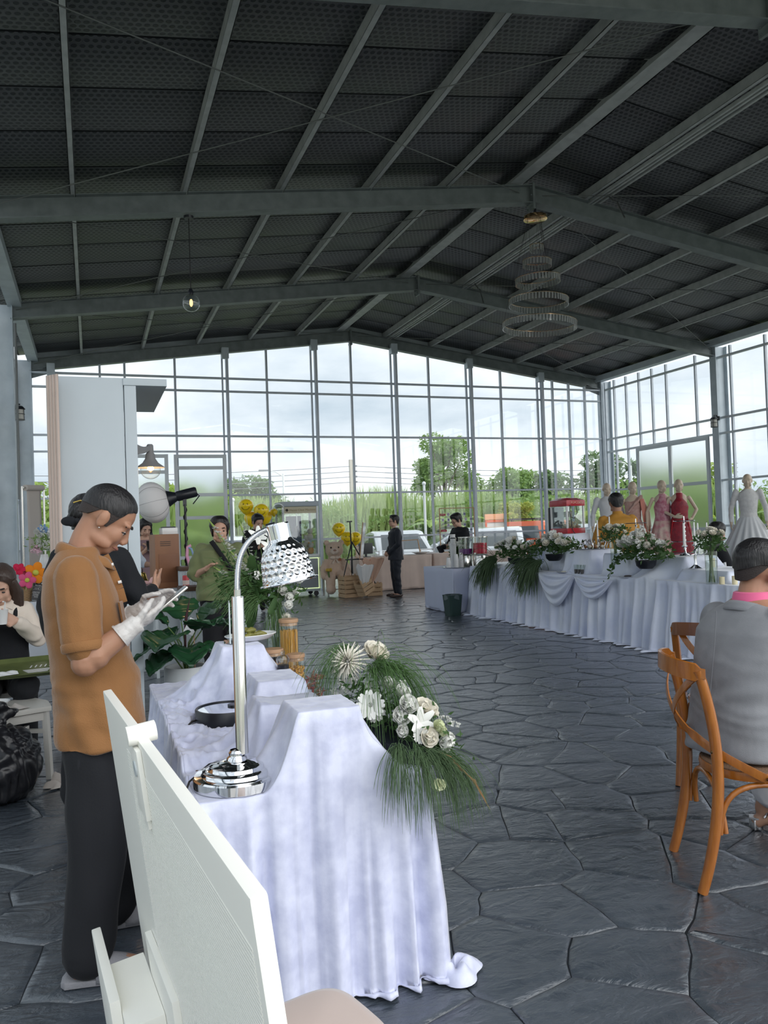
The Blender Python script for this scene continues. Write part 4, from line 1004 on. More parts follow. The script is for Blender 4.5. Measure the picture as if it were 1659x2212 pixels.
def body_mesh(J, s=1.0, bulk=1.0, headM=None, fem=False, hands=None, feet=True, legs=True, hs=1.0, fr=.0085, bust=0.0, arm=1.0):
    m = MB(); b = bulk; sh = .93 if fem else 1.0
    def sec(j, rx, ry): return (J[j], rx * s * b, ry * s * b * sh)
    neck = J['neck']; m.loft([sec('crotch', .09, .14), sec('pelvis', .118, .172), sec('waist', .10, .138), sec('chest', .118, .160), (J['sh'] - V((0, 0, .05)) * s, .105 * s * b, .165 * s * b * sh), (J['sh'] + V((0, 0, .0)) * s, .075 * s, .13 * s * sh), (neck, .055 * s, .06 * s)], 24)
    if bust:
        for y in (-1, 1): m.ball(J['chest'] + V((.085, y * .07, .02)) * s, bust * s, 12, 8)
    hd = J['head']; M = headM or Matrix.Identity(3)
    m.tube([neck - V((0, 0, .03)) * s, neck.lerp(hd + M @ V((-.022, 0, -.05)) * s, .6), hd + M @ V((-.02, 0, -.03)) * s], [.062 * s * (.88 if fem else 1), .055 * s * (.86 if fem else 1), .056 * s * (.88 if fem else 1)], 14)
    skull(m, hd, M, s * hs, fem)
    f = .88 if fem else 1.0
    for q in 'lr':
        limb(m, [J[q + 'sh'] + (V((J['sh'].x, J['sh'].y, J[q + 'sh'].z)) - J[q + 'sh']) * .1 - V((0, 0, .03)) * s, J[q + 'el'], J[q + 'wr']], [.044 * s * f * b, .040 * s * f * b * arm, .028 * s * f * arm])
        e, w = J[q + 'el'], J[q + 'wr']; m.ball(e.lerp(w, .22), .042 * s * f * b * arm, 10, 8)
        h = (hands or {}).get(q, {}); d = h.get('d', (w - e)); hand(m, w, d, h.get('pn', (0, 1 if q == 'r' else -1, 0)), q, h.get('curl', .35), s * h.get('s', .93 if fem else 1), h.get('fr', fr), h.get('spread', 0))
        if legs:
            limb(m, [J[q + 'hip'], J[q + 'kn'], J[q + 'an']], [.090 * s * b, .056 * s, .040 * s]); m.ball(J[q + 'kn'].lerp(J[q + 'an'], .28) - V((.015, 0, 0)), .055 * s, 10, 8)
            if feet:
                a, te = J[q + 'an'], J[q + 'toe']; hl_ = a + (a - te).normalized() * .045 * s; hl_.z = max(.025, te.z)
                m.tube([hl_, V((a.x, a.y, max(te.z + .01, a.z - .04))), a.lerp(te, .6) - V((0, 0, .012)), te], [.03 * s, .038 * s, .036 * s, .024 * s], 10)
    return m
def trousers(J, s=1.0, top=None, rad=(.108, .082, .075), hip=(.135, .18), end=.95, dz=0.05):
    m = MB(); p = J['pelvis']; c = J['crotch']
    m.loft([(p + V((0, 0, dz)) * s, hip[0] * s * .95, hip[1] * s * .93), (p, hip[0] * s, hip[1] * s), (c + V((0, 0, .04)) * s, hip[0] * s * .95, hip[1] * s * .98), (c - V((0, 0, .01)) * s, .08 * s, .13 * s)], 24)
    for q in 'lr':
        h, k, a = J[q + 'hip'], J[q + 'kn'], J[q + 'an']; e = k.lerp(a, end); limb(m, [h, k, e], [r * s for r in rad], 16)
    return m
def shirt(J, s=1.0, secs=None, sleeve='short', srad=(.072, .066, .06), frac=.62, bulk=1.0, hem=.80, collar=True):
    m = MB(); b = bulk
    if secs is None:
        P = J['pelvis']; secs = [(V((J['pelvis'].x, J['pelvis'].y, hem * s)), .135 * s * b, .19 * s * b), (J['pelvis'], .138 * s * b, .19 * s * b), (J['waist'], .128 * s * b, .175 * s * b), (J['chest'], .138 * s * b, .185 * s * b), (J['sh'] - V((0, 0, .04)) * s, .122 * s * b, .185 * s * b), (J['sh'] + V((0, 0, .012)) * s, .088 * s, .145 * s), (J['neck'] + V((0, 0, .0)) * s, .064 * s, .07 * s)]
    m.loft(secs, 32, 2.35)
    for q in 'lr':
        a, e, w = J[q + 'sh'], J[q + 'el'], J[q + 'wr']; a = a + (V((J['sh'].x, J['sh'].y, a.z)) - a) * .09 - V((0, 0, .026)) * s; sr0 = srad[0] * .88
        if sleeve == 'short': limb(m, [a, a.lerp(e, frac * .5), a.lerp(e, frac)], [sr0 * s, srad[1] * s, srad[2] * s])
        elif sleeve == 'long': limb(m, [a, e, e.lerp(w, .93)], [sr0 * s, srad[1] * s * .92, srad[2] * s * .74])
    return m
def shoe(J, q, s=1.0, h=.05, r=.042, extra=.0):
    a, te = J[q + 'an'], J[q + 'toe']; d = (te - a); d.z = 0; d.normalize(); m = MB(); b = V((a.x, a.y, 0))
    m.ball(b - d * .035 * s + V((0, 0, h)), (.05 * s, .04 * s, .048 * s), 12, 8, rotm(math.atan2(d.y, d.x), 0)); m.tube([b - d * .03 * s + V((0, 0, .036)), b + d * .09 * s + V((0, 0, .036)), b + d * .17 * s + V((0, 0, .034)), b + d * (.215 + extra) * s + V((0, 0, .028))], [.04 * s, .043 * s, .043 * s, .026 * s], 14, flat=.8)
    # flat sole
    m.v = [(x, y, max(z, .004)) for x, y, z in m.v]; return m
def person(loc, rz, label, **k): return thing('person', loc, rz, label, 'person')

# ---------------------------------------------------------------- man in brown polo
C_polo = mat('brown_polo', (.245, .112, .038), .85, sheen=.3, var=(6, (.275, .128, .045)), bump=(260, .25)); C_black = mat('black_cloth', (.009, .010, .013), .9, sheen=.04, bump=(120, .15)); C_glove = mat('latex_glove', (.62, .60, .58), .45, var=(25, (.52, .49, .47)), bump=(60, .35))
C_slip = mat('grey_slipper', (.26, .26, .28), .8, bump=(120, .2)); M_phone = mat('phone_black', (.02, .02, .022), .15); M_steelp = mat('phone_edge', (.55, .53, .5), .25, 1.0)
def man_brown():
    t = person((0, 3.08, 0), 0, 'standing man in brown polo shirt and white gloves looking down at his phone')
    J = joints(1, crotch=(-.01, 0, .80), pelvis=(-.005, 0, .92), waist=(.0, 0, 1.06), chest=(-.04, 0, 1.27), sh=(-.055, 0, 1.41), neck=(-.04, 0, 1.452), head=(.052, 0, 1.566),
               rsh=(-.055, -.195, 1.40), rel=(-.032, -.245, 1.085), rwr=(.118, -.235, 1.19), lsh=(-.03, .195, 1.40), lel=(.0, .25, 1.10), lwr=(.168, .10, 1.215),
               rhip=(-.02, -.09, .88), rkn=(-.005, -.13, .47), ran=(-.05, -.17, .085), rtoe=(.14, -.19, .03), lhip=(.0, .09, .88), lkn=(.05, .15, .48), lan=(.05, .2, .085), ltoe=(.24, .21, .03))
    M = rotm(R(-4), R(39)); m = body_mesh(J, 1, 1.0, M, hands={'r': dict(d=(.8, .40, .36), pn=(-.1, .55, .8), curl=(.32, .36, .42, .5, .75), s=.9, fr=.005), 'l': dict(d=(.88, -.22, .5), pn=(.1, -.7, -.45), curl=(.35, .4, .5, .6, .7), s=.9, fr=.005)}, fr=.007, arm=1.2)
    body = remesh(m, 'body', SK_tan, t, .0058, 4, .6)
    face_bits(t, J['head'], M, 1, True, True)
    # close crop: dark on top, faded at the sides
    hair_cap(t, J['head'], M, 1, HL_MAN[:8] + [(112, .0), (125, -.02), (150, -.030), (180, -.034)], M_fade, .0015, .0005, 'faded_sides', .6)
    hl2 = [(0, .086), (30, .08), (50, .064), (62, .034), (90, .026), (120, .014), (180, .002)]
    hair_cap(t, J['head'], M, 1, hl2, M_hair, .0062, .0012, 'hair', .6)
    MB().ball(J['head'] + M @ V((.002, -.085, -.036)), .0035, 8, 6).build('earring', M_steelp, t)
    secs = [(V((.010, 0, .772)), .156, .222), (V((.009, 0, .86)), .153, .216), (V((.0, 0, 1.0)), .149, .2), (V((-.022, 0, 1.14)), .139, .195), (V((-.045, 0, 1.28)), .131, .195), (V((-.055, 0, 1.375)), .112, .2), (V((-.055, 0, 1.425)), .084, .155), (V((-.045, 0, 1.47)), .066, .075)]
    q = shirt(J, 1, secs, 'short', (.082, .075, .067), .80)
    def fold(co):
        f = waves(co, [((.5, .2, -.9), .15, .008), ((.8, .1, .5), .11, .0055), ((.2, .3, .9), .06, .002)], 3)
        lo = np.clip((1.38 - co[:, 2]) / .25, .15, 1); return f * lo
    sh = remesh(q, 'polo_shirt', C_polo, t, .007, 5, .8, fold)
    # collar, placket, sleeve cuffs, hem band
    rs = []
    for j in range(5):
        u = j / 4; ring = []
        for i in range(33):
            a = PI * (-.9 + 1.8 * i / 32) + PI; rr = .070 + .028 * u + .004 * math.sin(u * PI); tip = max(0, abs(i - 16) / 16 - .7) * .09 * u
            ring.append(V((-.032 + math.cos(a) * rr * .98 + tip * .6, math.sin(a) * rr * 1.02, 1.492 - .040 * u + .012 * math.sin(PI * u) - (math.cos(a) + 1) * .030 - tip * .45)))
        rs.append(ring)
    MB().rings(rs, False, False).build('collar', C_polo, sh).modifiers.new('s', 'SOLIDIFY').thickness = .004
    m = MB(); pk = [(.040, 1.435), (.065, 1.375), (.088, 1.31), (.1, 1.26)]
    for (xa, za), (xb, zb) in zip(pk, pk[1:]): m.beam((xa, -.02, za), (xb, -.02, zb), .034, .006, up=(0, 1, 0))
    m.build('placket', C_polo, sh, bevel=.002)
    for x, z in ((.060, 1.40), (.086, 1.335)): MB().cyl((x, -.03, z), (x + .012, -.031, z + .003), .006, seg=10).build('button', M_eyew, sh)
    for q_ in 'rl':
        a, e = J[q_ + 'sh'], J[q_ + 'el']; p0, p1 = a.lerp(e, .78), a.lerp(e, .88); MB().tube([p0, p0.lerp(p1, .2), p0.lerp(p1, .8), p1], [.0675, .0715, .0705, .066], 28).build('sleeve_cuff', C_polo, sh)
    MB().extrude([(.083, -.125, 1.27), (.096, -.06, 1.27), (.108, -.06, 1.18), (.096, -.125, 1.18)], (.006, -.004, 0)).build('chest_pocket', C_polo, sh)
    J2 = dict(J); q = trousers(J2, 1, rad=(.098, .100, .086), hip=(.132, .168), end=.97)
    remesh(q, 'trousers', C_black, t, .010, 4, .7, lambda co: waves(co, [((.3, .1, -.9), .2, .008), ((.8, .2, .4), .14, .006)], 5))
    for a in 'rl':
        e, w = J[a + 'el'], J[a + 'wr']; d = (w - e).normalized(); g = MB()
        if a == 'r': hand(g, w, (.80, .40, .36), (-.1, .55, .8), 'r', (.32, .36, .42, .5, .75), 1.0, .0108)
        else: hand(g, w, (.88, -.22, .50), (.1, -.7, -.45), 'l', (.35, .4, .5, .6, .7), 1.0, .0108)
        g.tube([w - d * .045, w - d * .02, w, w + d * .03], [.042, .036, .034, .034], 14)
        gl = remesh(g, 'glove', C_glove, t, .0045, 3, .7, lambda co: waves(co, [((.5, .5, .5), .03, .0012), ((.7, -.2, .6), .018, .0009)], 8))
        MB().tube([w - d * .047, w - d * .040], .0435, 18).build('glove_cuff_roll', C_glove, gl)
    # phone
    for a in 'rl':
        b = J[a + 'an']; te = J[a + 'toe']; g = MB(); d = (te - b); d.z = 0; d.normalize(); c = V((b.x, b.y, 0)); yy = d.cross(V((0, 0, 1)))
        rr = []
        for x, w, z in ((-.085, .02, .02), (-.07, .042, .03), (0, .046, .026), (.1, .054, .024), (.18, .048, .022), (.215, .02, .018)):
            rr.append([c + d * x + yy * w * k + V((0, 0, zz)) for k, zz in ((-1, .004), (-1.03, z), (1.03, z), (1, .004))])
        g.rings(rr, True); sl_ = g.build('slipper', C_slip, t, bevel=.006)
        rr = []
        for x, h_, w in ((.03, .105, .052), (.07, .095, .056), (.12, .078, .057), (.17, .055, .050)):
            rr.append([c + d * x + yy * w * math.cos(q) + V((0, 0, .012 + h_ * .8 * math.sin(q))) for q in [PI * k / 10 for k in range(11)]])
        z = MB().rings(rr, False, False).build('slipper_strap', C_slip, sl_); z.modifiers.new('s', 'SOLIDIFY').thickness = .012
        MB().ball(c + d * .135 + V((0, 0, .035)), (.075, .036, .026), 14, 8, rotm(math.atan2(d.y, d.x), 0)).build('sock', mat('sock', (.55, .62, .64), .8), sl_)
    p = thing('mobile_phone', (.262, 3.0, 1.262), 0, 'dark mobile phone held in the white gloves of the man in brown', 'phone')
    Mp = Matrix(((.79, 0, .61), (0, 1, 0), (-.61, 0, .79))).transposed()
    MB().box((0, 0, 0), (.155, .074, .008), Mp).build('phone_body', M_steelp, p, bevel=.003); MB().box(Mp @ V((0, 0, .0045)), (.147, .068, .001), Mp).build('screen', M_phone, p)
man_brown()
# ---------------------------------------------------------------- the other guests and staff
C_suit = mat('navy_suit', (.012, .015, .024), .75, sheen=.2); C_shirtw = mat('white_shirt', (.72, .72, .72), .75); C_olive = mat('olive_tee', (.17, .20, .095), .85, sheen=.2, bump=(90, .1))
C_mauve = mat('mauve_dress', (.23, .15, .165), .8, sheen=.2); C_mustard = mat('mustard_shirt', (.44, .21, .03), .8, sheen=.2); C_grey = mat('grey_suit', (.235, .24, .255), .85, sheen=.25, bump=(300, .2), var=(14, (.21, .215, .23)))
C_pink = mat('pink_collar', (.75, .13, .28), .7, sheen=.3); C_shoeb = mat('brown_shoe', (.035, .018, .015), .25); C_shoew = mat('white_sneaker', (.72, .72, .72), .6); C_cream = mat('cream_blouse', (.70, .62, .54), .8, sheen=.2); C_pale = mat('pale_blue_sleeve', (.55, .62, .72), .8)
def soft(seed, h=.006, wl=.13): return lambda co: waves(co, [((.4, .2, -.8), wl, h), ((.8, .3, .4), wl * .7, h * .6)], seed)
def figure(loc, rz, label, J, s=1.0, hm=(0, 0, 0), skin=SK_mid, fem=False, hair=HL_MAN, hm_mat=None, ht=.014, hl=.006, hands=None, vox=.0095, dec=.55, bulk=1.0, face=True, hs=1.0, fr=.0095, legs=True, bust=0, top=1.0, near=False, quiff=0.0):
    t = person(loc, rz, label); M = rotm(*[R(a) for a in hm])
    remesh(body_mesh(J, s, bulk, M, fem, hands, True, legs, hs, fr, bust), 'body', skin, t, vox, 2, dec)
    if face: face_bits(t, J['head'], M, s * hs, near, False, fem)
    if hair: hair_cap(t, J['head'], M, s * hs, hair, hm_mat or M_hair, ht, hl, 'hair', top, 3, quiff)
    return t, M
# man in the dark suit, hands folded in front
J = joints(1.02, head=(.02, 0, 1.60), lel=(.0, .24, 1.12), rel=(.0, -.24, 1.12), lwr=(.17, .06, .92), rwr=(.17, -.04, .94), lan=(-.02, .10, .085), ran=(-.02, -.09, .085))
t, M = figure((6.17, 16.05, 0), R(176), 'man in dark suit and white collar standing sideways before the beige tables', J, 1.02, (0, 3, 0), SK_lite, ht=.022, quiff=.012, hands={'l': dict(d=(.5, -.7, -.3), curl=.6), 'r': dict(d=(.5, .7, -.3), curl=.6)})
glasses(t, J['head'], M, 1.02)
jk = remesh(shirt(J, 1.02, [(V((.0, 0, .80)), .16, .2), (V((0, 0, .95)), .15, .195), (V((0, 0, 1.1)), .135, .175), (V((0, 0, 1.3)), .145, .19), (V((0, 0, 1.40)), .125, .20), (V((-.005, 0, 1.452)), .085, .155), (V((-.015, 0, 1.50)), .06, .068)], 'long', (.074, .066, .062)), 'suit_jacket', C_suit, t, .011, 5, .7, soft(2))
MB().tube([(-.03, 0, 1.50), (-.028, 0, 1.535)], [.066, .060], 18).build('white_collar', C_shirtw, jk)
remesh(trousers(J, 1.02, rad=(.105, .078, .062)), 'trousers', C_suit, t, .011, 4, .7, soft(4))
for q in 'lr': remesh(shoe(J, q, 1.05), 'shoe', C_shoeb, t, .008, 2)
# man in black tee with glasses, looking into a black pouch
J = joints(1.0, head=(.07, 0, 1.585), neck=(.02, 0, 1.47), lel=(.06, .24, 1.13), rel=(.06, -.24, 1.13), lwr=(.28, .10, 1.10), rwr=(.28, -.08, 1.10))
t, M = figure((6.62, 13.75, 0), R(190), 'man in black tee and glasses looking down behind the cup table', J, 1.02, (0, 26, 0), SK_lite, ht=.026, quiff=.02, hands={'l': dict(d=(.8, -.3, -.1), curl=.7), 'r': dict(d=(.8, .3, -.1), curl=.7)})
glasses(t, J['head'], M, 1.02)
remesh(shirt(J, 1.0, None, 'short', (.088, .082, .078), .95, 1.12, .82), 'black_tee', C_black, t, .012, 5, .7, soft(6, .008)); remesh(trousers(J, 1.0, rad=(.115, .092, .085)), 'trousers', C_black, t, .012, 4, .7, soft(7))
for q in 'lr': remesh(shoe(J, q), 'shoe', C_black, t, .009, 2)
MB().box((.315, -.01, 1.07), (.012, .01, .01)).build('wrist_watch', M_phone, t)
p = thing('black_pouch', (6.62 - .36, 13.75 - .07, 1.10), R(190), 'open black camera pouch held by the man with glasses', 'pouch')
MB().ball((0, 0, 0), (.11, .07, .05), 12, 8).build('pouch_body', C_black, p); MB().box((.10, 0, -.04), (.06, .11, .13), (0, .5, 0)).build('flap', C_black, p, bevel=.01)
# man in black top behind the tall flowers
J = joints(1.06, head=(.08, 0, 1.585), neck=(.03, 0, 1.475), lel=(.05, .25, 1.14), rel=(.05, -.25, 1.14), lwr=(.27, .08, 1.12), rwr=(.27, -.08, 1.14))
t, M = figure((2.86, 14.6, 0), R(-80), 'man in black sweater looking at his hands behind the tall bouquet', J, 1.06, (12, 24, 0), SK_lite, ht=.02, quiff=.012, hands={'l': dict(d=(.5, -.5, .5), curl=.7), 'r': dict(d=(.5, .5, .5), curl=.7)}, hs=1.08)
remesh(shirt(J, 1.06, None, 'long', (.078, .068, .06), .8, 1.06, .86), 'black_sweater', C_black, t, .012, 5, .7, soft(9)); remesh(trousers(J, 1.06), 'trousers', C_black, t, .012, 4, .7, soft(10))
for q in 'lr': remesh(shoe(J, q, 1.1), 'sneaker', C_shoew, t, .009, 2)
# woman in olive tee with cross-body strap
J = joints(.965, head=(.03, 0, 1.585), rel=(.01, -.27, 1.13), rwr=(.20, -.17, 1.20), lel=(-.02, .28, 1.12), lwr=(.06, .26, .88), lsh=(0, .20, 1.405), rsh=(0, -.20, 1.405))
t, M = figure((1.22, 8.15, 0), R(-92), 'woman in olive green tee with black cross-body strap facing the camera', J, .965, (-4, 2, 0), SK_lite, True, HL_WOM, ht=.020, hands={'r': dict(d=(.45, .6, .55), pn=(.3, .6, -.6), curl=.5)}, bulk=1.22, hs=1.10, vox=.0085, bust=.06)
MB().ball(J['head'] + V((-.10, 0, .06)), (.05, .06, .05), 12, 8).build('hair_bun', M_hair, t)
ts = remesh(shirt(J, .965, None, 'short', (.098, .092, .086), .95, 1.36, .86), 'olive_tee', C_olive, t, .011, 5, .7, soft(11, .008)); remesh(trousers(J, .965, rad=(.135, .105, .09), hip=(.165, .22)), 'trousers', C_black, t, .012, 4, .7, soft(12))
rs = []
for k in range(17):
    u = k / 16; y = -.10 + .32 * u; z = 1.43 - .52 * u; x = .095 + .115 * math.sin(PI * min(1, u * 1.05 + .08)) + .01
    rs.append([V((x, y - .02, z - .012)), V((x + .004, y + .02, z + .012))])
MB().rings(rs, False, False).build('bag_strap', C_black, ts).modifiers.new('s', 'SOLIDIFY').thickness = .006
for q in 'lr': remesh(shoe(J, q), 'shoe', C_black, t, .01, 2)
# woman in mauve dress photographing
J = joints(1.02, head=(.06, 0, 1.585), neck=(.02, 0, 1.47), lel=(.06, .22, 1.13), rel=(.06, -.22, 1.12), lwr=(.23, .02, 1.28), rwr=(.22, -.05, 1.26))
t, M = figure((.72, 12.1, 0), R(-80), 'woman with long dark hair in mauve dress looking at a phone', J, 1.02, (8, 28, 0), SK_lite, True, HL_WOM, ht=.018, hands={'l': dict(d=(.3, -.5, .75), curl=.6), 'r': dict(d=(.3, .5, .75), curl=.6)}, bust=.05)
m = MB(); H_ = J['head']
for y in (-1, 1): m.tube([H_ + M @ V((-.03, y * .075, .04)), H_ + M @ V((-.05, y * .095, -.10)), V((-.03, y * .12, 1.40)), V((.02, y * .13, 1.22))], [.04, .05, .05, .025], 10)
m.tube([H_ + M @ V((-.08, 0, .04)), H_ + M @ V((-.11, 0, -.10)), V((-.10, 0, 1.3)), V((-.10, 0, 1.15))], [.06, .075, .08, .03], 10); remesh(m, 'long_hair', M_hair, t, .012, 3, .6, lambda co: waves(co, [((.3, 1, .1), .03, .004)], 3))
m = shirt(J, 1.02, [(V((0, 0, .16)), .18, .24), (V((0, 0, .5)), .165, .22), (V((0, 0, .86)), .15, .19), (V((0, 0, 1.08)), .115, .15), (V((0, 0, 1.29)), .135, .165), (V((0, 0, 1.42)), .1, .17), (V((0, 0, 1.465)), .06, .08)], 'short', (.066, .062, .06), .9)
remesh(m, 'mauve_dress', C_mauve, t, .013, 5, .7, soft(13)); p = thing('mobile_phone', (.77, 11.79, 1.36), R(-80), 'phone held up by the woman in the mauve dress', 'phone'); MB().box((0, 0, 0), (.01, .075, .15), (0, -.3, 0)).build('phone_body', M_phone, p, bevel=.004); MB().box((.006, .02, .05), (.004, .025, .03), (0, -.3, 0)).build('camera_bump', M_phone, p)
# person behind the booth of whom a pale blue sleeve and arm show
J = joints(.98, lel=(.10, .26, 1.16), lwr=(.36, .24, 1.14), rel=(.02, -.24, 1.12))
t, M = figure((.43, 10.6, 0), R(-20), 'person in pale blue shirt reaching an arm out from behind the booth', J, .98, (0, 15, 0), SK_lite, ht=.02, hands={'l': dict(d=(.9, 0, -.2), curl=.6)})
remesh(shirt(J, .98, None, 'short', (.075, .07, .068), .95), 'pale_blue_shirt', C_pale, t, .013, 5, .6, soft(14)); remesh(trousers(J, .98), 'trousers', C_black, t, .013, 4, .6)
for q in 'lr': remesh(shoe(J, q), 'shoe', C_black, t, .011, 2)
# woman in black blazer, back turned, beside the man in brown
J = joints(1.0, head=(.05, .03, 1.60), neck=(.01, .01, 1.47), rel=(.08, -.25, 1.14), rwr=(.20, -.27, 1.20), lel=(-.03, .235, 1.12), lwr=(.03, .22, .90))
t, M = figure((-.015, 4.62, 0), R(62), 'woman in black blazer with hair bun standing behind the man in brown', J, 1.0, (10, 10, 0), SK_mid, True, HL_WOM, ht=.016, hands={'r': dict(d=(.75, -.1, .6), pn=(0, .8, .2), curl=(.1, .3, .6, .7, .4)), 'l': dict(d=(.1, .1, -1), curl=.4)}, vox=.008, hs=1.03)
m = MB(); H_ = J['head']; m.ball(H_ + M @ V((-.13, .0, .02)), (.05, .062, .056), 14, 10); m.ball(H_ + M @ V((-.12, .03, -.02)), (.04, .05, .04), 12, 8); remesh(m, 'hair_bun', M_hair, t, .007, 2, 1, lambda co: waves(co, [((.2, .7, .6), .022, .003)], 3))
m = MB()
for y in (-1, 1): m.ball(H_ + M @ V((-.165, y * .045, -.035)), (.015, .045, .026), 10, 8)
m.ball(H_ + M @ V((-.17, 0, -.035)), .016, 8, 6); m.build('bow_clip', C_black, t); MB().tube([H_ + M @ V((-.115, -.04, .075)), H_ + M @ V((-.125, .0, .083)), H_ + M @ V((-.115, .04, .075))], .006, 6).build('gold_hairpin', mat('gold_pin', (.7, .48, .12), .3, 1.0), t)
remesh(shirt(J, 1.0, None, 'long', (.075, .066, .062), .9, 1.04, .70), 'black_blazer', C_black, t, .011, 5, .7, soft(15)); remesh(trousers(J, 1.0, rad=(.11, .085, .075)), 'trousers', C_black, t, .012, 4, .6, soft(16))
for q in 'lr': remesh(shoe(J, q), 'shoe', C_black, t, .01, 2)
# seated woman with a cup at the left edge
SEAT = dict(crotch=(.05, 0, .47), pelvis=(-.02, 0, .56), waist=(-.03, 0, .71), chest=(-.01, 0, .90), sh=(0, 0, 1.04), neck=(.01, 0, 1.09), head=(.045, 0, 1.215), lsh=(0, .175, 1.03), rsh=(0, -.175, 1.03),
            lhip=(.02, .09, .53), rhip=(.02, -.09, .53), lkn=(.44, .12, .52), rkn=(.44, -.12, .52), lan=(.42, .12, .085), ran=(.42, -.12, .085), ltoe=(.6, .13, .03), rtoe=(.6, -.13, .03))
J = joints(1.0, **{**SEAT, 'head': (.065, 0, 1.185), 'neck': (.02, 0, 1.08), 'rel': (.05, -.24, .80), 'lel': (.07, .23, .80), 'rwr': (.26, -.07, .98), 'lwr': (.27, .09, .95)})
t, M = figure((-.62, 6.22, 0), R(-82), 'seated woman in cream blouse and black pinafore drinking from a cup', J, 1.0, (-14, 26, 0), SK_lite, True, HL_WOM, M_hairbr, ht=.02, hands={'r': dict(d=(.3, .75, .25), pn=(.7, .2, .3), curl=.8), 'l': dict(d=(.3, -.7, .35), pn=(.6, -.2, .3), curl=.75)}, vox=.008, hs=1.08)
m = MB(); H_ = J['head']
for y in (-1, 1): m.tube([H_ + M @ V((.02, y * .075, .06)), H_ + M @ V((.0, y * .10, -.05)), H_ + M @ V((.01, y * .10, -.15)), H_ + M @ V((.03, y * .085, -.23))], [.035, .045, .042, .015], 10)
m.tube([H_ + M @ V((-.08, 0, .03)), H_ + M @ V((-.11, 0, -.08)), H_ + M @ V((-.10, 0, -.2))], [.06, .08, .05], 10); remesh(m, 'long_hair', M_hairbr, t, .009, 3, .7, lambda co: waves(co, [((.3, 1, .1), .025, .003)], 3))
bl = remesh(shirt(J, 1.0, [(V((-.02, 0, .52)), .13, .175), (V((-.03, 0, .71)), .118, .15), (V((-.01, 0, .9)), .132, .172), (V((0, 0, 1.0)), .115, .178), (V((.005, 0, 1.045)), .085, .15), (V((.01, 0, 1.09)), .058, .066)], 'long', (.072, .07, .062)), 'cream_blouse', C_cream, t, .009, 5, .8, soft(17))
for y in (-1, 1): MB().extrude([(.045, y * .02, 1.10), (.07, y * .085, 1.085), (.115, y * .07, 1.02), (.085, y * .012, 1.045)], (.006, 0, .004)).build('collar_wing', C_cream, bl)
m = MB(); m.loft([(V((-.02, 0, .50)), .155, .20), (V((-.03, 0, .71)), .142, .176), (V((-.008, 0, .88)), .154, .192), (V((-.004, 0, .93)), .146, .17)], 24, 2.35)
for y in (-1, 1): m.tube([(.10, y * .085, .92), (.10, y * .09, 1.0), (.03, y * .105, 1.09), (-.06, y * .1, 1.05), (-.11, y * .08, .92)], .017, 8, flat=.8)
for y in (-1, 1): limb(m, [V((.0, y * .09, .54)), V((.44, y * .12, .52))], [.11, .095], 14)
remesh(m, 'black_pinafore', C_black, t, .010, 4, .7, soft(18)); remesh(trousers(J, 1.0, rad=(.10, .08, .07), hip=(.13, .17)), 'trousers', C_black, t, .012, 4, .6)
for q in 'lr': remesh(shoe(J, q), 'shoe', C_black, t, .01, 2)
J_w = J
# man in mustard shirt from behind
J = joints(1.08, head=(.04, 0, 1.60), rel=(.05, -.26, 1.13), lel=(.06, .26, 1.13), rwr=(.22, -.20, 1.0), lwr=(.24, .20, 1.02), rsh=(0, -.2, 1.41), lsh=(0, .2, 1.41))
t, M = figure((7.02, 9.42, 0), R(70), 'man in mustard yellow shirt seen from behind at the buffet', J, 1.08, (0, 12, 0), SK_tan, ht=.022, hl=.006, vox=.01, bulk=1.08)
remesh(shirt(J, 1.08, None, 'long', (.085, .078, .07), .7, 1.18, .82), 'mustard_shirt', C_mustard, t, .012, 5, .7, soft(19, .008)); remesh(trousers(J, 1.08), 'trousers', C_black, t, .013, 4, .6)
MB().tube([J['neck'] + V((-.012, 0, -.03)), J['neck'] + V((-.008, 0, .03))], [.08, .068], 18).build('shirt_collar', C_mustard, t)
for q in 'lr': remesh(shoe(J, q, 1.1), 'shoe', C_black, t, .011, 2)
# dark-haired woman seated behind the buffet
J = joints(1.05, **{**SEAT, 'rel': (.05, -.22, .82), 'lel': (.05, .22, .82), 'rwr': (.25, -.1, .80), 'lwr': (.25, .1, .80)})
t, M = figure((7.75, 8.35, 0), R(-15), 'dark haired seated guest behind the candelabra and vase', J, 1.05, (25, 5, 0), SK_lite, True, HL_WOM, ht=.024)
m = MB(); H_ = J['head']; m.tube([H_ + M @ V((-.06, 0, .05)), H_ + M @ V((-.10, 0, -.08)), H_ + M @ V((-.10, 0, -.3)), H_ + M @ V((-.09, 0, -.42))], [.08, .10, .09, .03], 12); remesh(m, 'long_hair', M_hair, t, .011, 3, .7, lambda co: waves(co, [((.3, 1, .1), .03, .003)], 3))
remesh(shirt(J, 1.05, [(V((-.02, 0, .52)), .13, .175), (V((-.03, 0, .74)), .118, .15), (V((-.01, 0, .94)), .132, .172), (V((0, 0, 1.06)), .115, .178), (V((.005, 0, 1.10)), .085, .15), (V((.01, 0, 1.145)), .058, .066)], 'short', (.068, .064, .06), .9), 'black_top', C_black, t, .012, 5, .6); remesh(trousers(J, 1.05), 'trousers', C_black, t, .013, 4, .6)
for q in 'lr': remesh(shoe(J, q), 'shoe', C_black, t, .011, 2)
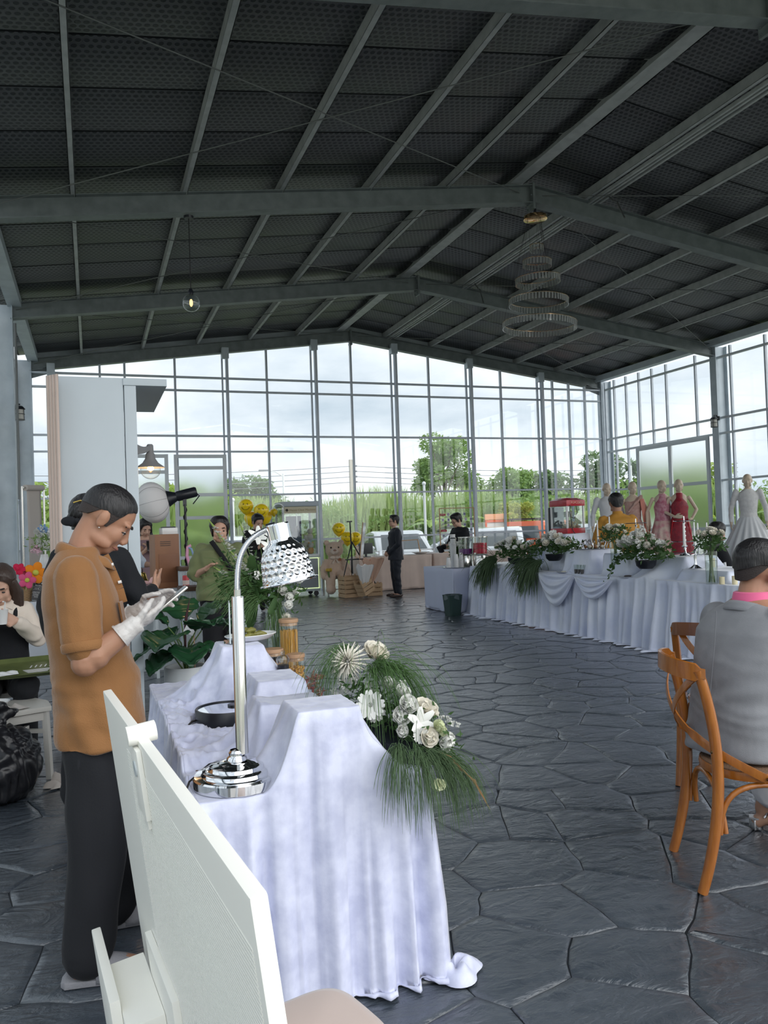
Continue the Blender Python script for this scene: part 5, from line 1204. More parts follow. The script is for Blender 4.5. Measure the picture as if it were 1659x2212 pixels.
# man in grey suit on the cross-back chair
J = joints(1.06, **{**SEAT, 'waist': (-.01, 0, .71), 'chest': (.045, 0, .90), 'sh': (.08, 0, 1.035), 'neck': (.105, 0, 1.085), 'head': (.165, 0, 1.175), 'lsh': (.075, .165, 1.005), 'rsh': (.075, -.165, 1.005), 'rel': (.15, -.245, .78), 'lel': (.17, .245, .78), 'rwr': (.38, -.16, .74), 'lwr': (.38, .16, .74)})
GM = (2.615, 2.72, -.005); GRZ = R(6)
t, M = figure(GM, GRZ, 'seated man in grey suit jacket with pink shirt collar, back to camera', J, 1.06, (-10, 14, 0), SK_tan, ht=.015, hl=.004, vox=.0068, near=True, hs=1.06, hair=None)
HLG = [(0, .083), (30, .078), (48, .066), (60, .03), (70, -.01), (78, -.015), (84, .022), (100, .024), (112, -.0), (130, -.03), (150, -.045), (180, -.05)]
hair_cap(t, J['head'], M, 1.12, HLG, M_fade, .002, .0006, 'faded_sides', .6); hair_cap(t, J['head'], M, 1.12, [(0, .086), (30, .08), (50, .066), (62, .04), (90, .03), (120, .022), (150, .0), (180, -.012)], M_hair, .014, .004, 'hair', .9)
m = shirt(J, 1.06, [(V((-.03, 0, .495)), .16, .225), (V((-.022, 0, .58)), .158, .215), (V((-.012, 0, .72)), .152, .195), (V((.03, 0, .88)), .158, .205), (V((.065, 0, 1.0)), .145, .228), (V((.08, 0, 1.07)), .108, .19), (V((.10, 0, 1.125)), .078, .088)], 'long', (.085, .076, .07))
jk = remesh(m, 'suit_jacket', C_grey, t, .008, 6, .9, lambda co: waves(co, [((.3, .25, -.9), .15, .006), ((.2, .5, .8), .10, .0045), ((.1, .3, -1), .06, .0015)], 21) * np.clip((1.0 - co[:, 2]) / .2, .15, 1))
MB().loft([(V((.105, 0, 1.12)), .075, .082), (V((.112, 0, 1.165)), .070, .076), (V((.112, 0, 1.168)), .064, .070)], 28).build('pink_collar', C_pink, t)
rs = []
for j in range(4):
    u = j / 3; ring = []
    for i in range(25):
        a = PI * (-.75 + 1.5 * i / 24) + PI; r_ = .083 + .03 * u; ring.append(V((.098 + math.cos(a) * r_, math.sin(a) * r_ * 1.1, 1.137 - .038 * u - (math.cos(a) + 1) * .03)))
    rs.append(ring)
MB().rings(rs, False, False).build('jacket_collar', C_grey, jk).modifiers.new('s', 'SOLIDIFY').thickness = .005
m = MB().tube([(-.108, .0, 1.10), (-.13, .0, .95), (-.168, 0, .75), (-.185, 0, .52)], .0022, 6, True); m.build('back_seam', mat('seam_grey', (.17, .175, .19), .9), jk)
remesh(trousers(J, 1.06), 'trousers', C_grey, t, .011, 4, .7, soft(22))
for q in 'lr': remesh(shoe(J, q, 1.1), 'shoe', C_shoeb, t, .009, 2)
# guest of whom a silver sandal and white trouser hem show
J = joints(1.0, **{**SEAT, 'rel': (.05, -.22, .78), 'lel': (.05, .22, .78), 'rwr': (.25, -.1, .76), 'lwr': (.25, .1, .76), 'ran': (.231, -.213, .10), 'rtoe': (.34, -.03, .02), 'rkn': (.40, -.15, .50)})
t, M = figure((3.22, 3.15, 0), R(-100), 'guest at the right edge in white trousers and silver block-heel sandals', J, 1.0, (0, 5, 0), SK_mid, True, HL_WOM, ht=.02)
W_ = mat('white_trousers', (.72, .72, .74), .7); remesh(trousers(J, 1.0, rad=(.11, .10, .10), end=.72), 'trousers', W_, t, .010, 4, .7, soft(23)); remesh(shirt(J, 1.0, [(V((-.02, 0, .52)), .13, .175), (V((-.03, 0, .71)), .118, .15), (V((-.01, 0, .9)), .132, .172), (V((0, 0, 1.0)), .115, .178), (V((.005, 0, 1.045)), .085, .15), (V((.01, 0, 1.09)), .058, .066)], 'short', (.068, .064, .06), .9), 'white_top', W_, t, .012, 5, .6)
M_silver = mat('silver_leather', (.62, .62, .64), .25, 1.0)
for q in 'lr':
    a, te = J[q + 'an'], J[q + 'toe']; d = (te - a); d.z = 0; d.normalize(); w = d.cross(V((0, 0, 1))); c = V((a.x, a.y, 0)); s_ = empty('sandal', t)
    MB().beam(c - d * .035, c - d * .035 + V((0, 0, .05)), .045, .045).build('heel', M_silver, s_, bevel=.004)
    rs = []
    for x, z, ww in ((-.065, .052, .022), (-.03, .052, .03), (.05, .034, .03), (.13, .008, .042), (.2, .004, .03)): rs.append([c + d * x + w * k * ww + V((0, 0, z + e)) for k, e in ((-1, 0), (-1, .008), (1, .008), (1, 0))])
    MB().rings(rs, True).build('sole', M_silver, s_)
    for x, zz, r_ in ((.115, .03, .045), (.0, .085, .042)):
        MB().tube([c + d * (x + (.02 if x < .05 else 0) * math.sin(k / 12 * PI)) + w * math.cos(k / 12 * PI) * r_ + V((0, 0, zz - .015 + .034 * math.sin(k / 12 * PI))) for k in range(13)], .006, 6).build('strap', M_silver, s_)
# ================================================================== things near the camera
M_chrome2 = mat('polished_chrome', (.82, .83, .85), .06, 1.0); M_pole_ch = mat('brushed_chrome', (.72, .71, .68), .16, 1.0); M_blk = mat('black_enamel', (.012, .014, .02), .35); M_mirror = mat('mirror_plate', (.85, .86, .88), .04, 1.0); M_cable = mat('black_cable', (.02, .018, .02), .55)
M_clear = pane_mat('clear_acrylic', (.93, .96, .96), 2.2); M_jar = pane_mat('jar_glass', (.95, .97, .96), 1.8)
# chrome heat lamp
LX, LY, LZ = .425, 2.615, .682
t = thing('heat_lamp', (LX, LY, LZ), 0, 'chrome buffet heat lamp with hammered shade on a bent neck', 'lamp')
MB().lathe([(0, 0), (.138, 0), (.142, .004), (.142, .032), (.137, .037), (.116, .039), (.113, .043), (.111, .050), (.106, .0535), (.094, .055), (.090, .060), (.088, .066), (.083, .069), (.066, .071), (.060, .074), (.042, .080), (.0, .082)], seg=72).build('base', M_chrome2, t)
MB().lathe([(.034, .08), (.033, .088), (.026, .096), (.027, .104), (.021, .112)], seg=32).build('pole_socket', M_chrome2, t)
MB().lathe([(.0205, .10), (.0205, .606), (.019, .61), (.0, .61)], (0.018, -.004, 0), seg=36).build('pole', M_pole_ch, t)
gp = [V(q) - V((LX, LY, LZ)) for q in ((.443, 2.611, 1.285), (.443, 2.611, 1.33), (.446, 2.610, 1.381), (.455, 2.606, 1.426), (.475, 2.598, 1.465), (.506, 2.586, 1.494), (.555, 2.567, 1.516))]
pts = []
for a, b in zip(gp, gp[1:]):
    for k in range(6): pts.append(a.lerp(b, k / 6))
pts.append(gp[-1]); 
for _ in range(6): pts = [pts[0]] + [(pts[i - 1] + pts[i] * 2 + pts[i + 1]) / 4 for i in range(1, len(pts) - 1)] + [pts[-1]]
dense = []
for a, b in zip(pts, pts[1:]):
    for k in range(4): dense.append(a.lerp(b, k / 4))
MB().tube(dense, [.0092 + .0011 * (1 if i % 2 else -1) for i in range(len(dense))], 14).build('gooseneck', M_chrome2, t)
MB().cyl(gp[0] - V((0, 0, .01)), gp[0] + V((0, 0, .03)), .0115, seg=20).build('neck_ferrule', M_chrome2, t)
ax = (V((.607, 2.55, 1.318)) - V((.572, 2.563, 1.526))); Ls = ax.length; ax.normalize(); T0 = V((.572, 2.563, 1.526)) - V((LX, LY, LZ)); u_, v_, _ = frame_of(ax)
prof = [(.0, 0), (.037, 0), (.0385, .004), (.0385, .052), (.042, .060), (.055, .072), (.068, .088), (.0765, .108), (.081, .135), (.0845, .165), (.0875, .192)]
pz = np.array([p[1] for p in prof[1:]]); pr = np.array([p[0] for p in prof[1:]]); NS, NR = 240, 96; rings = []
for j in range(NR + 1):
    z = .192 * j / NR; r0 = float(np.interp(z, pz, pr)); ring = []
    for i in range(NS):
        a = 2 * PI * i / NS; r = r0
        if z > .070:
            row = (z - .070) / .0215; ri = int(row); col = a / (2 * PI) * 22 + .5 * (ri % 2); dx = (col - math.floor(col) - .5) * 2; dz = (row - ri - .5) * 2
            r -= .0058 * max(0, 1 - (dx * dx + dz * dz) * 1.1) * min(1, (z - .070) / .02) * (1 if z < .186 else .0)
        ring.append(T0 + ax * z + u_ * (math.cos(a) * r) + v_ * (math.sin(a) * r))
    rings.append(ring)
m = MB(); m.rings(rings, False); m.add([T0] + rings[0], [(0, (i + 1) % NS + 1, i + 1) for i in range(NS)]); sh_ = m.build('lamp_shade', M_chrome2, t)
MB().lathe([(.0872, .190), (.096, .191), (.0975, .194), (.096, .197), (.0868, .198), (.084, .19)], T0, 96, axis=ax).build('shade_rim', M_chrome2, sh_)
MB().lathe([(0, .06), (.03, .06), (.045, .10), (.05, .13), (.03, .155), (0, .16)], T0, 24, axis=ax).build('heat_bulb', mat('frosted_bulb', (.7, .68, .62), .4), t)
MB().cyl(gp[-1] - V((.016, -.006, .004)), gp[-1] + V((.012, -.004, .003)), .014, seg=16).build('shade_mount', M_blk, t)
MB().tube([V((-.05, .12, .015)), V((.02, .26, .022)), V((-.07, .16, .03)), V((-.15, .03, .02)), V((-.175, -.01, -.02)), V((-.18, -.02, -.12))], .0035, 6).build('power_cord', M_cable, t)
# mirrored round warmer
t = thing('plate_warmer', (.525, 3.46, .694), 0, 'round black plate warmer with mirror top on the crumpled velvet', 'warmer')
MB().lathe([(0, 0), (.128, 0), (.133, .004), (.133, .056), (.130, .060), (.123, .060), (.123, .055)], seg=64).build('body', M_blk, t); MB().lathe([(0, .055), (.123, .055)], seg=48).build('mirror_top', M_mirror, t); MB().cyl((.04, .03, .052), (.04, .03, .062), .03, seg=24).build('dial', M_blk, t)
MB().tube([(-.115, 0, .02), (-.15, -.03, .02), (-.19, -.08, .0), (-.225, -.12, -.05), (-.24, -.10, -.16), (-.245, -.08, -.30)], .0045, 6).build('power_cord', M_cable, t)
# kitchen jars, mills
M_bamboo = mat('bamboo_lid', (.42, .25, .14), .5, bump=(30, .1), stretch=(1, 6, 1)); M_wood_l = mat('beech_wood', (.50, .31, .17), .45, var=(18, (.44, .26, .14))); M_pasta = mat('dry_spaghetti', (.62, .34, .07), .5); M_maca = mat('dry_macaroni', (.60, .32, .07), .5)
def jar(loc, r, h, label, fill):
    t = thing('storage_jar', loc, 0, label, 'jar', 'bamboo lidded glass jars'); MB().lathe([(0, .0), (r * .96, 0), (r, .006), (r, h - .03), (r * .97, h - .02)], seg=32).build('glass_body', M_jar, t)
    MB().lathe([(0, h - .035), (r * .95, h - .035), (r * .95, h - .02), (r * 1.04, h - .018), (r * 1.05, h - .004), (r * 1.02, h), (0, h)], seg=32).build('lid', M_bamboo, t); fill(t, r, h); return t
def spag(t, r, h):
    rg = random.Random(2); m = MB()
    for k in range(210):
        a = rg.uniform(0, 6.28); q = r * .88 * math.sqrt(rg.random()); b = a + rg.uniform(-.3, .3); q2 = min(r * .9, q + rg.uniform(-.01, .01)); m.tube([(math.cos(a) * q, math.sin(a) * q, .008), (math.cos(b) * q2, math.sin(b) * q2, h * .80 + rg.uniform(-.01, .01))], .0022, 4)
    tag(m.build('spaghetti', M_pasta, t), None, None, None, 'stuff')
def maca(t, r, h):
    rg = random.Random(3); m = MB()
    for k in range(260):
        a = rg.uniform(0, 6.28); q = r * .86 * rg.random() ** .4; z = rg.uniform(.01, h * .62); d = V((rg.gauss(0, 1), rg.gauss(0, 1), rg.gauss(0, 1))).normalized() * .010; c = V((math.cos(a) * q, math.sin(a) * q, z)); w = d.cross(V((0, 0, 1))) * .4
        m.tube([c - d, c + w, c + d], .004, 5)
    tag(m.build('macaroni', M_maca, t), None, None, None, 'stuff')
jar((1.005, 4.30, NZ), .052, .337, 'tall glass jar of spaghetti with bamboo lid on the velvet buffet', spag)
jar((.865, 4.07, NZ), .052, .215, 'short glass jar of macaroni with bamboo lid beside the pepper mill', maca)
jar((.975, 4.03, NZ), .045, .185, 'small glass jar with bamboo lid right of the glass-topped grinder', maca)
t = thing('pepper_mill', (.775, 3.93, NZ), 0, 'turned beech pepper mill behind the middle riser', 'mill')
MB().lathe([(0, 0), (.030, 0), (.031, .012), (.025, .03), (.022, .07), (.025, .11), (.030, .13), (.030, .142), (.024, .146)], seg=28).build('body', M_wood_l, t); MB().lathe([(.024, .146), (.030, .152), (.033, .170), (.032, .190), (.022, .204), (.006, .209), (0, .209)], seg=28).build('head', M_wood_l, t); MB().lathe([(.004, .209), (.004, .216), (.008, .220), (.006, .227), (0, .228)], seg=12).build('finial', M_steelp, t)
t = thing('glass_grinder', (.862, 3.83, NZ), 0, 'spice grinder with clear faceted top and black collar', 'mill')
MB().lathe([(0, 0), (.026, 0), (.026, .13), (.025, .135)], seg=10).build('glass_body', M_jar, t); MB().lathe([(0, .10), (.027, .10), (.028, .168), (.0, .168)], seg=24).build('black_collar', M_blk, t); MB().lathe([(.02, .168), (.032, .180), (.034, .196), (.024, .212), (.010, .217), (.009, .224), (.012, .230), (.006, .238), (0, .238)], seg=10).build('glass_top', M_clear, t)
t = thing('chilli_bag', (1.0, 3.78, NZ), 0, 'clear plastic bag of dried red chillies behind the flowers', 'bag'); rg = random.Random(8); m = MB()
for k in range(30):
    c = V((rg.uniform(-.045, .045), rg.uniform(-.04, .04), rg.uniform(.01, .11))); d = V((rg.gauss(0, 1), rg.gauss(0, 1), rg.gauss(0, .6))).normalized() * .025; m.tube([c - d, c, c + d + V((0, 0, .008))], [.005, .006, .001], 6)
tag(m.build('dried_chilli', mat('chilli', (.28, .05, .03), .4), t), None, None, None, 'stuff'); MB().grid(lambda u, v: (math.cos(u * 6.283) * (.06 - .03 * v) * (1 + .15 * math.sin(u * 31 + v * 9)), math.sin(u * 6.283) * (.05 - .02 * v) * (1 + .15 * math.sin(u * 25)), .004 + v * .14), 40, 8).build('plastic', M_clear, t)
t = thing('serving_tray', (.93, 4.42, NZ), .2, 'dark serving tray with wooden rim beside the tall vase', 'tray'); MB().box((0, 0, .115), (.16, .10, .012)).build('slate_plate', M_blk, t, bevel=.003); MB().box((0, 0, .09), (.15, .09, .04)).build('wood_rim', M_wood_d, t, bevel=.003); MB().box((0, 0, .04), (.10, .06, .075)).build('pedestal', M_wood_d, t)
for x, y, w, h, lb in ((1.02, 4.13, .09, .16, 'small clear acrylic card stand right of the spaghetti jar'), (.905, 3.32, .12, .21, 'clear acrylic card holder lying by the front flowers')):
    t = thing('acrylic_stand', (x, y, NZ), .5, lb, 'sign stand'); MB().box((0, 0, h / 2), (w, .004, h)).build('panel', M_clear, t, smooth=False); MB().box((0, 0, .003), (w, .06, .005)).build('foot', M_clear, t, smooth=False)
# on the rear riser: upright acrylic blade, plate of pickles
t = thing('acrylic_stand', (.635, 4.0, .953), R(82), 'clear acrylic menu stand seen edge-on on the rear riser', 'sign stand'); MB().box((0, 0, .105), (.15, .006, .2)).build('panel', mat('acrylic_edge', (.62, .70, .70), .2), t, smooth=False); MB().box((0, 0, .003), (.15, .06, .006)).build('foot', M_clear, t, smooth=False)
M_china = mat('white_china', (.74, .74, .74), .18, coat=.3)
t = thing('pickle_plate', (.745, 4.03, .953), R(20), 'oval white china dish with green pickles on the rear riser', 'plate'); rs = []
for r, z in ((.0, .006), (.07, .006), (.09, .012), (.118, .030), (.126, .033), (.127, .030), (.098, .006), (.06, 0)): rs.append([V((math.cos(a) * r * 1.12, math.sin(a) * r * .72, z)) for a in [2 * PI * k / 48 for k in range(48)]])
MB().rings(rs, True).build('dish', M_china, t); M_pick = mat('pickle_green', (.16, .16, .035), .35, bump=(70, .4), var=(30, (.24, .22, .06))); rg = random.Random(4)
for k, (x, y, z, a) in enumerate(((-.02, -.02, .026, .3), (.01, .01, .028, .2), (-.04, .02, .026, .5), (.0, -.005, .050, .35), (.045, -.012, .028, -.2), (-.015, .02, .048, .1), (.06, .015, .026, 1.1))):
    d = V((math.cos(a), math.sin(a), rg.uniform(-.05, .12))) * .038; c = V((x, y, z)); MB().tube([c - d, c - d * .6, c + V((0, 0, .004)), c + d * .6, c + d], [.005, .013, .0145, .012, .004], 10).build('pickle', M_pick, t)
# ---------------------------------------------------------------- wooden cross-back chairs
M_chair = mat('honey_wood', (.37, .125, .016), .28, coat=.35, var=(9, (.29, .09, .011)), bump=(18, .08), stretch=(6, 6, 1)); M_chair2 = mat('reflection_brown_wood', (.20, .075, .03), .28, coat=.35, var=(9, (.15, .055, .022)))  # brown puts a reflection into the colour of the far chair's top rail
def crossback(loc, rz, label, m_top):
    t = thing('crossback_chair', loc, rz, label, 'chair', 'cross-back wooden chairs')
    def bez(ps, n=14):
        o = []
        for i in range(n + 1):
            u = i / n; q = [V(p) for p in ps]
            while len(q) > 1: q = [q[k].lerp(q[k + 1], u) for k in range(len(q) - 1)]
            o.append(q[0])
        return o
    # seat: shaped board on a bent rim
    rim = [V((-.18 + .40 * (.5 - .5 * math.cos(a)) if False else .02 + math.cos(a) * .205, math.sin(a) * (.205 - .02 * math.cos(a)), .455)) for a in [2 * PI * k / 40 for k in range(40)]]
    m = MB(); m.prism([(p.x * .97, p.y * .97) for p in rim], .458, .474); m.build('seat', M_chair2 if m_top is M_chair2 else mat('rattan_seat', (.17, .10, .06), .7, bump=(150, .6)), t, bevel=.005)
    rs = [[V((p.x * k, p.y * k, z)) for k, z in ((.92, .435), (1.0, .435), (1.02, .45), (1.0, .468), (.92, .468))] for p in rim]; rs.append(rs[0]); MB().rings(rs, False).build('seat_rim', M_chair, t)
    for s in (-1, 1):
        MB().tube(bez([(-.265, s * .208, 0), (-.20, s * .208, .2), (-.165, s * .205, .42), (-.17, s * .205, .62), (-.245, s * .205, .885)], 18), [.0205 + .002 * math.sin(k / 18 * PI) for k in range(19)], 14).build('rear_post', M_chair, t)
        MB().tube(bez([(.215, s * .185, 0), (.185, s * .175, .2), (.165, s * .165, .45)]), .0185, 12).build('front_leg', M_chair, t)
        # bent braces under the seat
        MB().tube(bez([(-.185, s * .20, .23), (-.17, s * .20, .40), (-.13, s * .195, .435), (.0, s * .19, .435), (.12, s * .185, .43), (.16, s * .175, .40), (.175, s * .178, .23)], 20), .0115, 10).build('side_hoop', M_chair, t)
        # crossing bands, each bowed backward and landing on the seat rim
        pts = bez([(-.235, s * .175, .862), (-.34, s * .09, .76), (-.33, -s * .05, .60), (-.20, -s * .21, .56), (.0, -s * .222, .452)], 20)
        rs = []
        for i, p in enumerate(pts):
            d = (pts[min(i + 1, 20)] - pts[max(i - 1, 0)]).normalized(); n = V((-1, 0, .0)) if i < 12 else V((-.35, -s * 1.0, 0)); n = (n - d * n.dot(d)).normalized(); w = d.cross(n); h = .017
            rs.append([p + w * h + n * .003, p - w * h + n * .003, p - w * h - n * .003, p + w * h - n * .003])
        MB().rings(rs, True).build('cross_band', M_chair, t, bevel=.001)
        for c in ((-.238, s * .178, .852), (.0, s * .232, .455), (-.205, s * .21, .56)): MB().ball(c, .008, 8, 6).build('screw', mat('brass_screw', (.12, .07, .03), .4, .8), t)
    MB().tube(bez([(-.16, -.19, .23), (-.175, -.18, .42), (-.175, -.10, .44), (-.175, .10, .44), (-.175, .18, .42), (-.16, .19, .23)], 20), .0115, 10).build('rear_hoop', M_chair, t); MB().tube(bez([(.19, -.16, .23), (.175, -.15, .42), (.17, -.08, .44), (.17, .08, .44), (.175, .15, .42), (.19, .16, .23)], 20), .0115, 10).build('front_hoop', M_chair, t)
    # top rail bowed backward, deep and flat
    pts = bez([(-.222, -.222, .872), (-.325, -.19, .888), (-.365, 0, .895), (-.325, .19, .888), (-.222, .222, .872)], 24); rs = []
    for i, p in enumerate(pts):
        d = (pts[min(i + 1, 24)] - pts[max(i - 1, 0)]).normalized(); n = V((d.y, -d.x, 0)).normalized(); q = 1 if 1 < i < 23 else .55; rs.append([p + V((0, 0, .034 * q)) + n * .008, p + V((0, 0, .037 * q)), p + V((0, 0, .034 * q)) - n * .008, p - V((0, 0, .034 * q)) - n * .011, p - V((0, 0, .036 * q)), p - V((0, 0, .034 * q)) + n * .011])
    MB().rings(rs, True).build('top_rail', m_top, t); return t
crossback((2.575, 2.645, 0), R(-25), 'honey coloured cross-back wooden chair under the man in grey suit', M_chair)
crossback((3.38, 3.60, 0), R(33), 'cross-back wooden chair with a reflection painted brown on its top rail, beyond the honey coloured one', M_chair2)
# ---------------------------------------------------------------- cream board on its stand, beige stool
M_plas = mat('cream_plastic', (.88, .87, .81), .45); M_rib = mat('ribbed_cream_plastic', (.84, .83, .78), .5)
k_ = .60; A_ = V((.024, 3.264, -.59)) * k_ ; B_ = V((.223, 1.291, -.59)) * k_; O_ = V((0, 0, 1.5)); A_ += V((0, 0, 1.5)) - V((0, 0, 0)); B_ += V((0, 0, 1.5))
ab = (B_ - A_).normalized(); nrm = V((-ab.y, ab.x, 0)); nrm = nrm if nrm.x > 0 else -nrm; tl = R(7); dn = V((0, 0, -1)) * math.cos(tl) + nrm * math.sin(tl); fn = ab.cross(dn); fn = fn if fn.x < 0 else -fn
c0 = V((A_.x, A_.y, 0)); t = thing('display_board', ((A_.x + B_.x) / 2, (A_.y + B_.y) / 2, 0), 0, 'large cream display board on a stand, seen from its ribbed back', 'display board'); ob = V(t.location)
Lb = (B_ - A_).length; Hb = .74; th = .019
def bp(u, w, n=0): return A_ + ab * u + dn * w + fn * n - ob
def slab(u0, u1, w0, w1, n0, n1): 
    m = MB(); vs = [bp(u, w, n) for n in (n0, n1) for w in (w0, w1) for u in (u0, u1)]; return m.add(vs, [(0, 2, 3, 1), (4, 5, 7, 6), (0, 1, 5, 4), (2, 6, 7, 3), (0, 4, 6, 2), (1, 3, 7, 5)])
slab(0, Lb, 0, Hb, -th, 0).build('panel', M_plas, t, bevel=.004)
m = MB()
for k in range(int((Hb - .12) / .006)): m.v and None; w = .06 + k * .006; q = slab(.32, Lb - .02, w, w + .003, 0, .0008); m.add(q.v, q.f)
m.build('ribbing', M_rib, t, smooth=False)
uk = .50
MB().tube([bp(uk, -.008, -.034), bp(uk, -.008, .016)], .0175, 20).build('clip_knob', M_plas, t, bevel=.002)
slab(uk - .05, uk + .035, .012, .135, 0, .009).build('clip_plate', M_plas, t, bevel=.003); MB().tube([bp(uk, .05, .009), bp(uk, .05, .0115)], .014, 18).build('clip_button', mat('clip_button', (.55, .60, .62), .3), t); slab(uk - .02, uk + .02, .135, .155, 0, .006).build('clip_foot', M_plas, t, bevel=.002)
ub = .35
slab(.24, .52, .46, .65, .0, .014).build('mount_plate', M_plas, t, bevel=.004); slab(.15, .40, .545, .645, .014, .085).build('support_arm', M_plas, t, bevel=.004); slab(.02, .34, .52, .82, .085, .105).build('stand_post', M_plas, t, bevel=.004)
pb = bp(.2, .7, .095); m = MB(); m.beam(pb, V((pb.x, pb.y, .04)), .03, .03); m.build('stand_leg', M_plas, t); MB().box((pb.x, pb.y, .02), (.45, .32, .04)).build('stand_foot', M_plas, t, bevel=.008)
t = thing('stool', (.415, 1.66, 0), R(15), 'stool under a fitted beige cover beside the display board', 'stool')
m = MB(); rs = []
for z, r in ((.0, .15), (.2, .145), (.40, .143), (.437, .135), (.448, .11), (.45, .0)): rs.append([V((math.copysign(abs(math.cos(a)) ** .5, math.cos(a)) * r, math.copysign(abs(math.sin(a)) ** .5, math.sin(a)) * r, z)) for a in [2 * PI * k / 48 for k in range(48)]])
m.rings(rs, False); m.build('fitted_cover', mat('beige_spandex', (.55, .45, .41), .7, sheen=.3), t, smooth=True)
for sx in (-.10, .10):
    for sy in (-.10, .10): MB().cyl((sx, sy, 0), (sx, sy, .42), .015, seg=10).build('leg', M_plas, t)
# ================================================================== flowers
M_petal = mat('ivory_petal', (.78, .74, .64), .6, sheen=.2); M_petw = mat('white_petal', (.80, .80, .76), .6, sheen=.2); M_petg = mat('green_white_petal', (.62, .66, .42), .6); M_pollen = mat('pollen', (.65, .52, .08), .7)
L_flor = leaf_mat('florist_leaf', (.045, .10, .035), (.075, .15, .05)); L_fern = leaf_mat('fern_green', (.10, .20, .07), (.17, .29, .11)); L_pine = leaf_mat('pine_grass', (.08, .15, .07), (.14, .22, .11)); M_stem = mat('stem_green', (.10, .17, .05), .6)
def petal(m, base, d, n, L, w, cup, seg=(4, 5)):
    d = V(d).normalized(); n = V(n); n = (n - d * n.dot(d)).normalized(); t = d.cross(n)
    def fn(u, v):
        q = (u - .5) * 2; ww = w * math.sin(PI * min(1, .12 + v * .80)) ** .7
        return V(base) + d * (L * v) + n * (cup * v * v * L + abs(q) ** 2 * cup * w * .6) + t * (q * ww)
    m.grid(fn, *seg)
def me_rose(seed=1, open_=1.0):
    rg = random.Random(seed); m = MB(); k = 0
    for ring, (n, tilt, L, w, r) in enumerate(((3, 12, .85, .5, .04), (4, 24, .92, .58, .10), (5, 42, .98, .62, .16), (6, 62, .98, .64, .20))):
        for i in range(n):
            a = 2 * PI * i / n + ring * .5 + rg.uniform(-.15, .15); t = R(tilt * open_ + rg.uniform(-6, 6)); rd = V((math.cos(a), math.sin(a), 0)); d = rd * math.sin(t) + V((0, 0, math.cos(t))); nn = V((0, 0, 1)) * math.sin(t) - rd * math.cos(t)
            petal(m, rd * r * .5 - V((0, 0, .35)), d, nn, L, w, .45 if ring < 2 else .1)
    m.ball((0, 0, -.05), (.22, .22, .4), 8, 6); return m.mesh('rose')
def me_mum(seed=1, n=90, droop=.5):
    rg = random.Random(seed); m = MB()
    for i in range(n):
        a = i * 2.39996; e = 1 - i / n; t = R(15 + 100 * (1 - e)); rd = V((math.cos(a), math.sin(a), 0)); d = rd * math.sin(t) + V((0, 0, math.cos(t))); L = .65 + .4 * (1 - e) + rg.uniform(-.1, .1)
        p0 = rd * .08; m.tube([p0, p0 + d * L * .5 + V((0, 0, .06)), p0 + d * L - V((0, 0, .22 * droop * (1 - e)))], [.03, .05, .02], 4, True, .45)
    return m.mesh('chrysanthemum')
def me_daisy(seed=1):
    m = MB()
    for i in range(16):
        a = 2 * PI * i / 16 + .1 * (i % 2); rd = V((math.cos(a), math.sin(a), 0)); petal(m, rd * .15 + V((0, 0, -.04 * (i % 2))), rd + V((0, 0, .25)), V((0, 0, 1)), .85, .19, .05, (2, 4))
    return m.mesh('daisy')
def me_lily(seed=1):
    m = MB()
    for i in range(6):
        a = 2 * PI * i / 6; rd = V((math.cos(a), math.sin(a), 0)); petal(m, V((0, 0, -.3)), rd * .75 + V((0, 0, .8)), V((0, 0, 1)) * .6 - rd, 1.15, .27, -.25 if i % 2 else -.35, (4, 6))
    return m.mesh('lily')
def me_stock(seed=1):
    rg = random.Random(seed); m = MB()
    for i in range(34):
        z = rg.uniform(-1, 1); a = rg.uniform(0, 6.28); r = .38 * (1 - .35 * abs(z)); c = V((math.cos(a) * r, math.sin(a) * r, z)); 
        for k in range(4):
            b = k * PI / 2 + a; petal(m, c, V((math.cos(b), math.sin(b), .3)) + c * .8, c + V((0, 0, .3)), .26, .13, .1, (1, 2))
    return m.mesh('stock')
def me_leaf(): 
    m = MB(); petal(m, (0, 0, 0), (1, 0, .15), (0, 0, 1), 1, .24, -.2, (4, 6)); return m.mesh('leaf')
F = dict(rose=(me_rose(1), M_petal), lisianthus=(me_rose(5, .7), M_petw), chrysanthemum=(me_mum(), M_petal), daisy=(me_daisy(), M_petw), lily=(me_lily(), M_petw), stock=(me_stock(), M_petw), green_bud=(me_rose(9, .45), M_petg), leaf=(me_leaf(), L_flor))
def bloom(kind, p, parent, size, d=(0, 0, 1), spin=None, m=None):
    me, mm = F[kind]; o = bpy.data.objects.new(kind, me); COL.objects.link(o); o.parent = parent
    if not me.materials: me.materials.append(mm)
    q = V(d).to_track_quat('Z', 'Y'); o.rotation_mode = 'QUATERNION'; o.rotation_quaternion = q @ Euler((0, 0, random.uniform(0, 6.28) if spin is None else spin)).to_quaternion(); o.location = p; o.scale = (size, size, size); return o
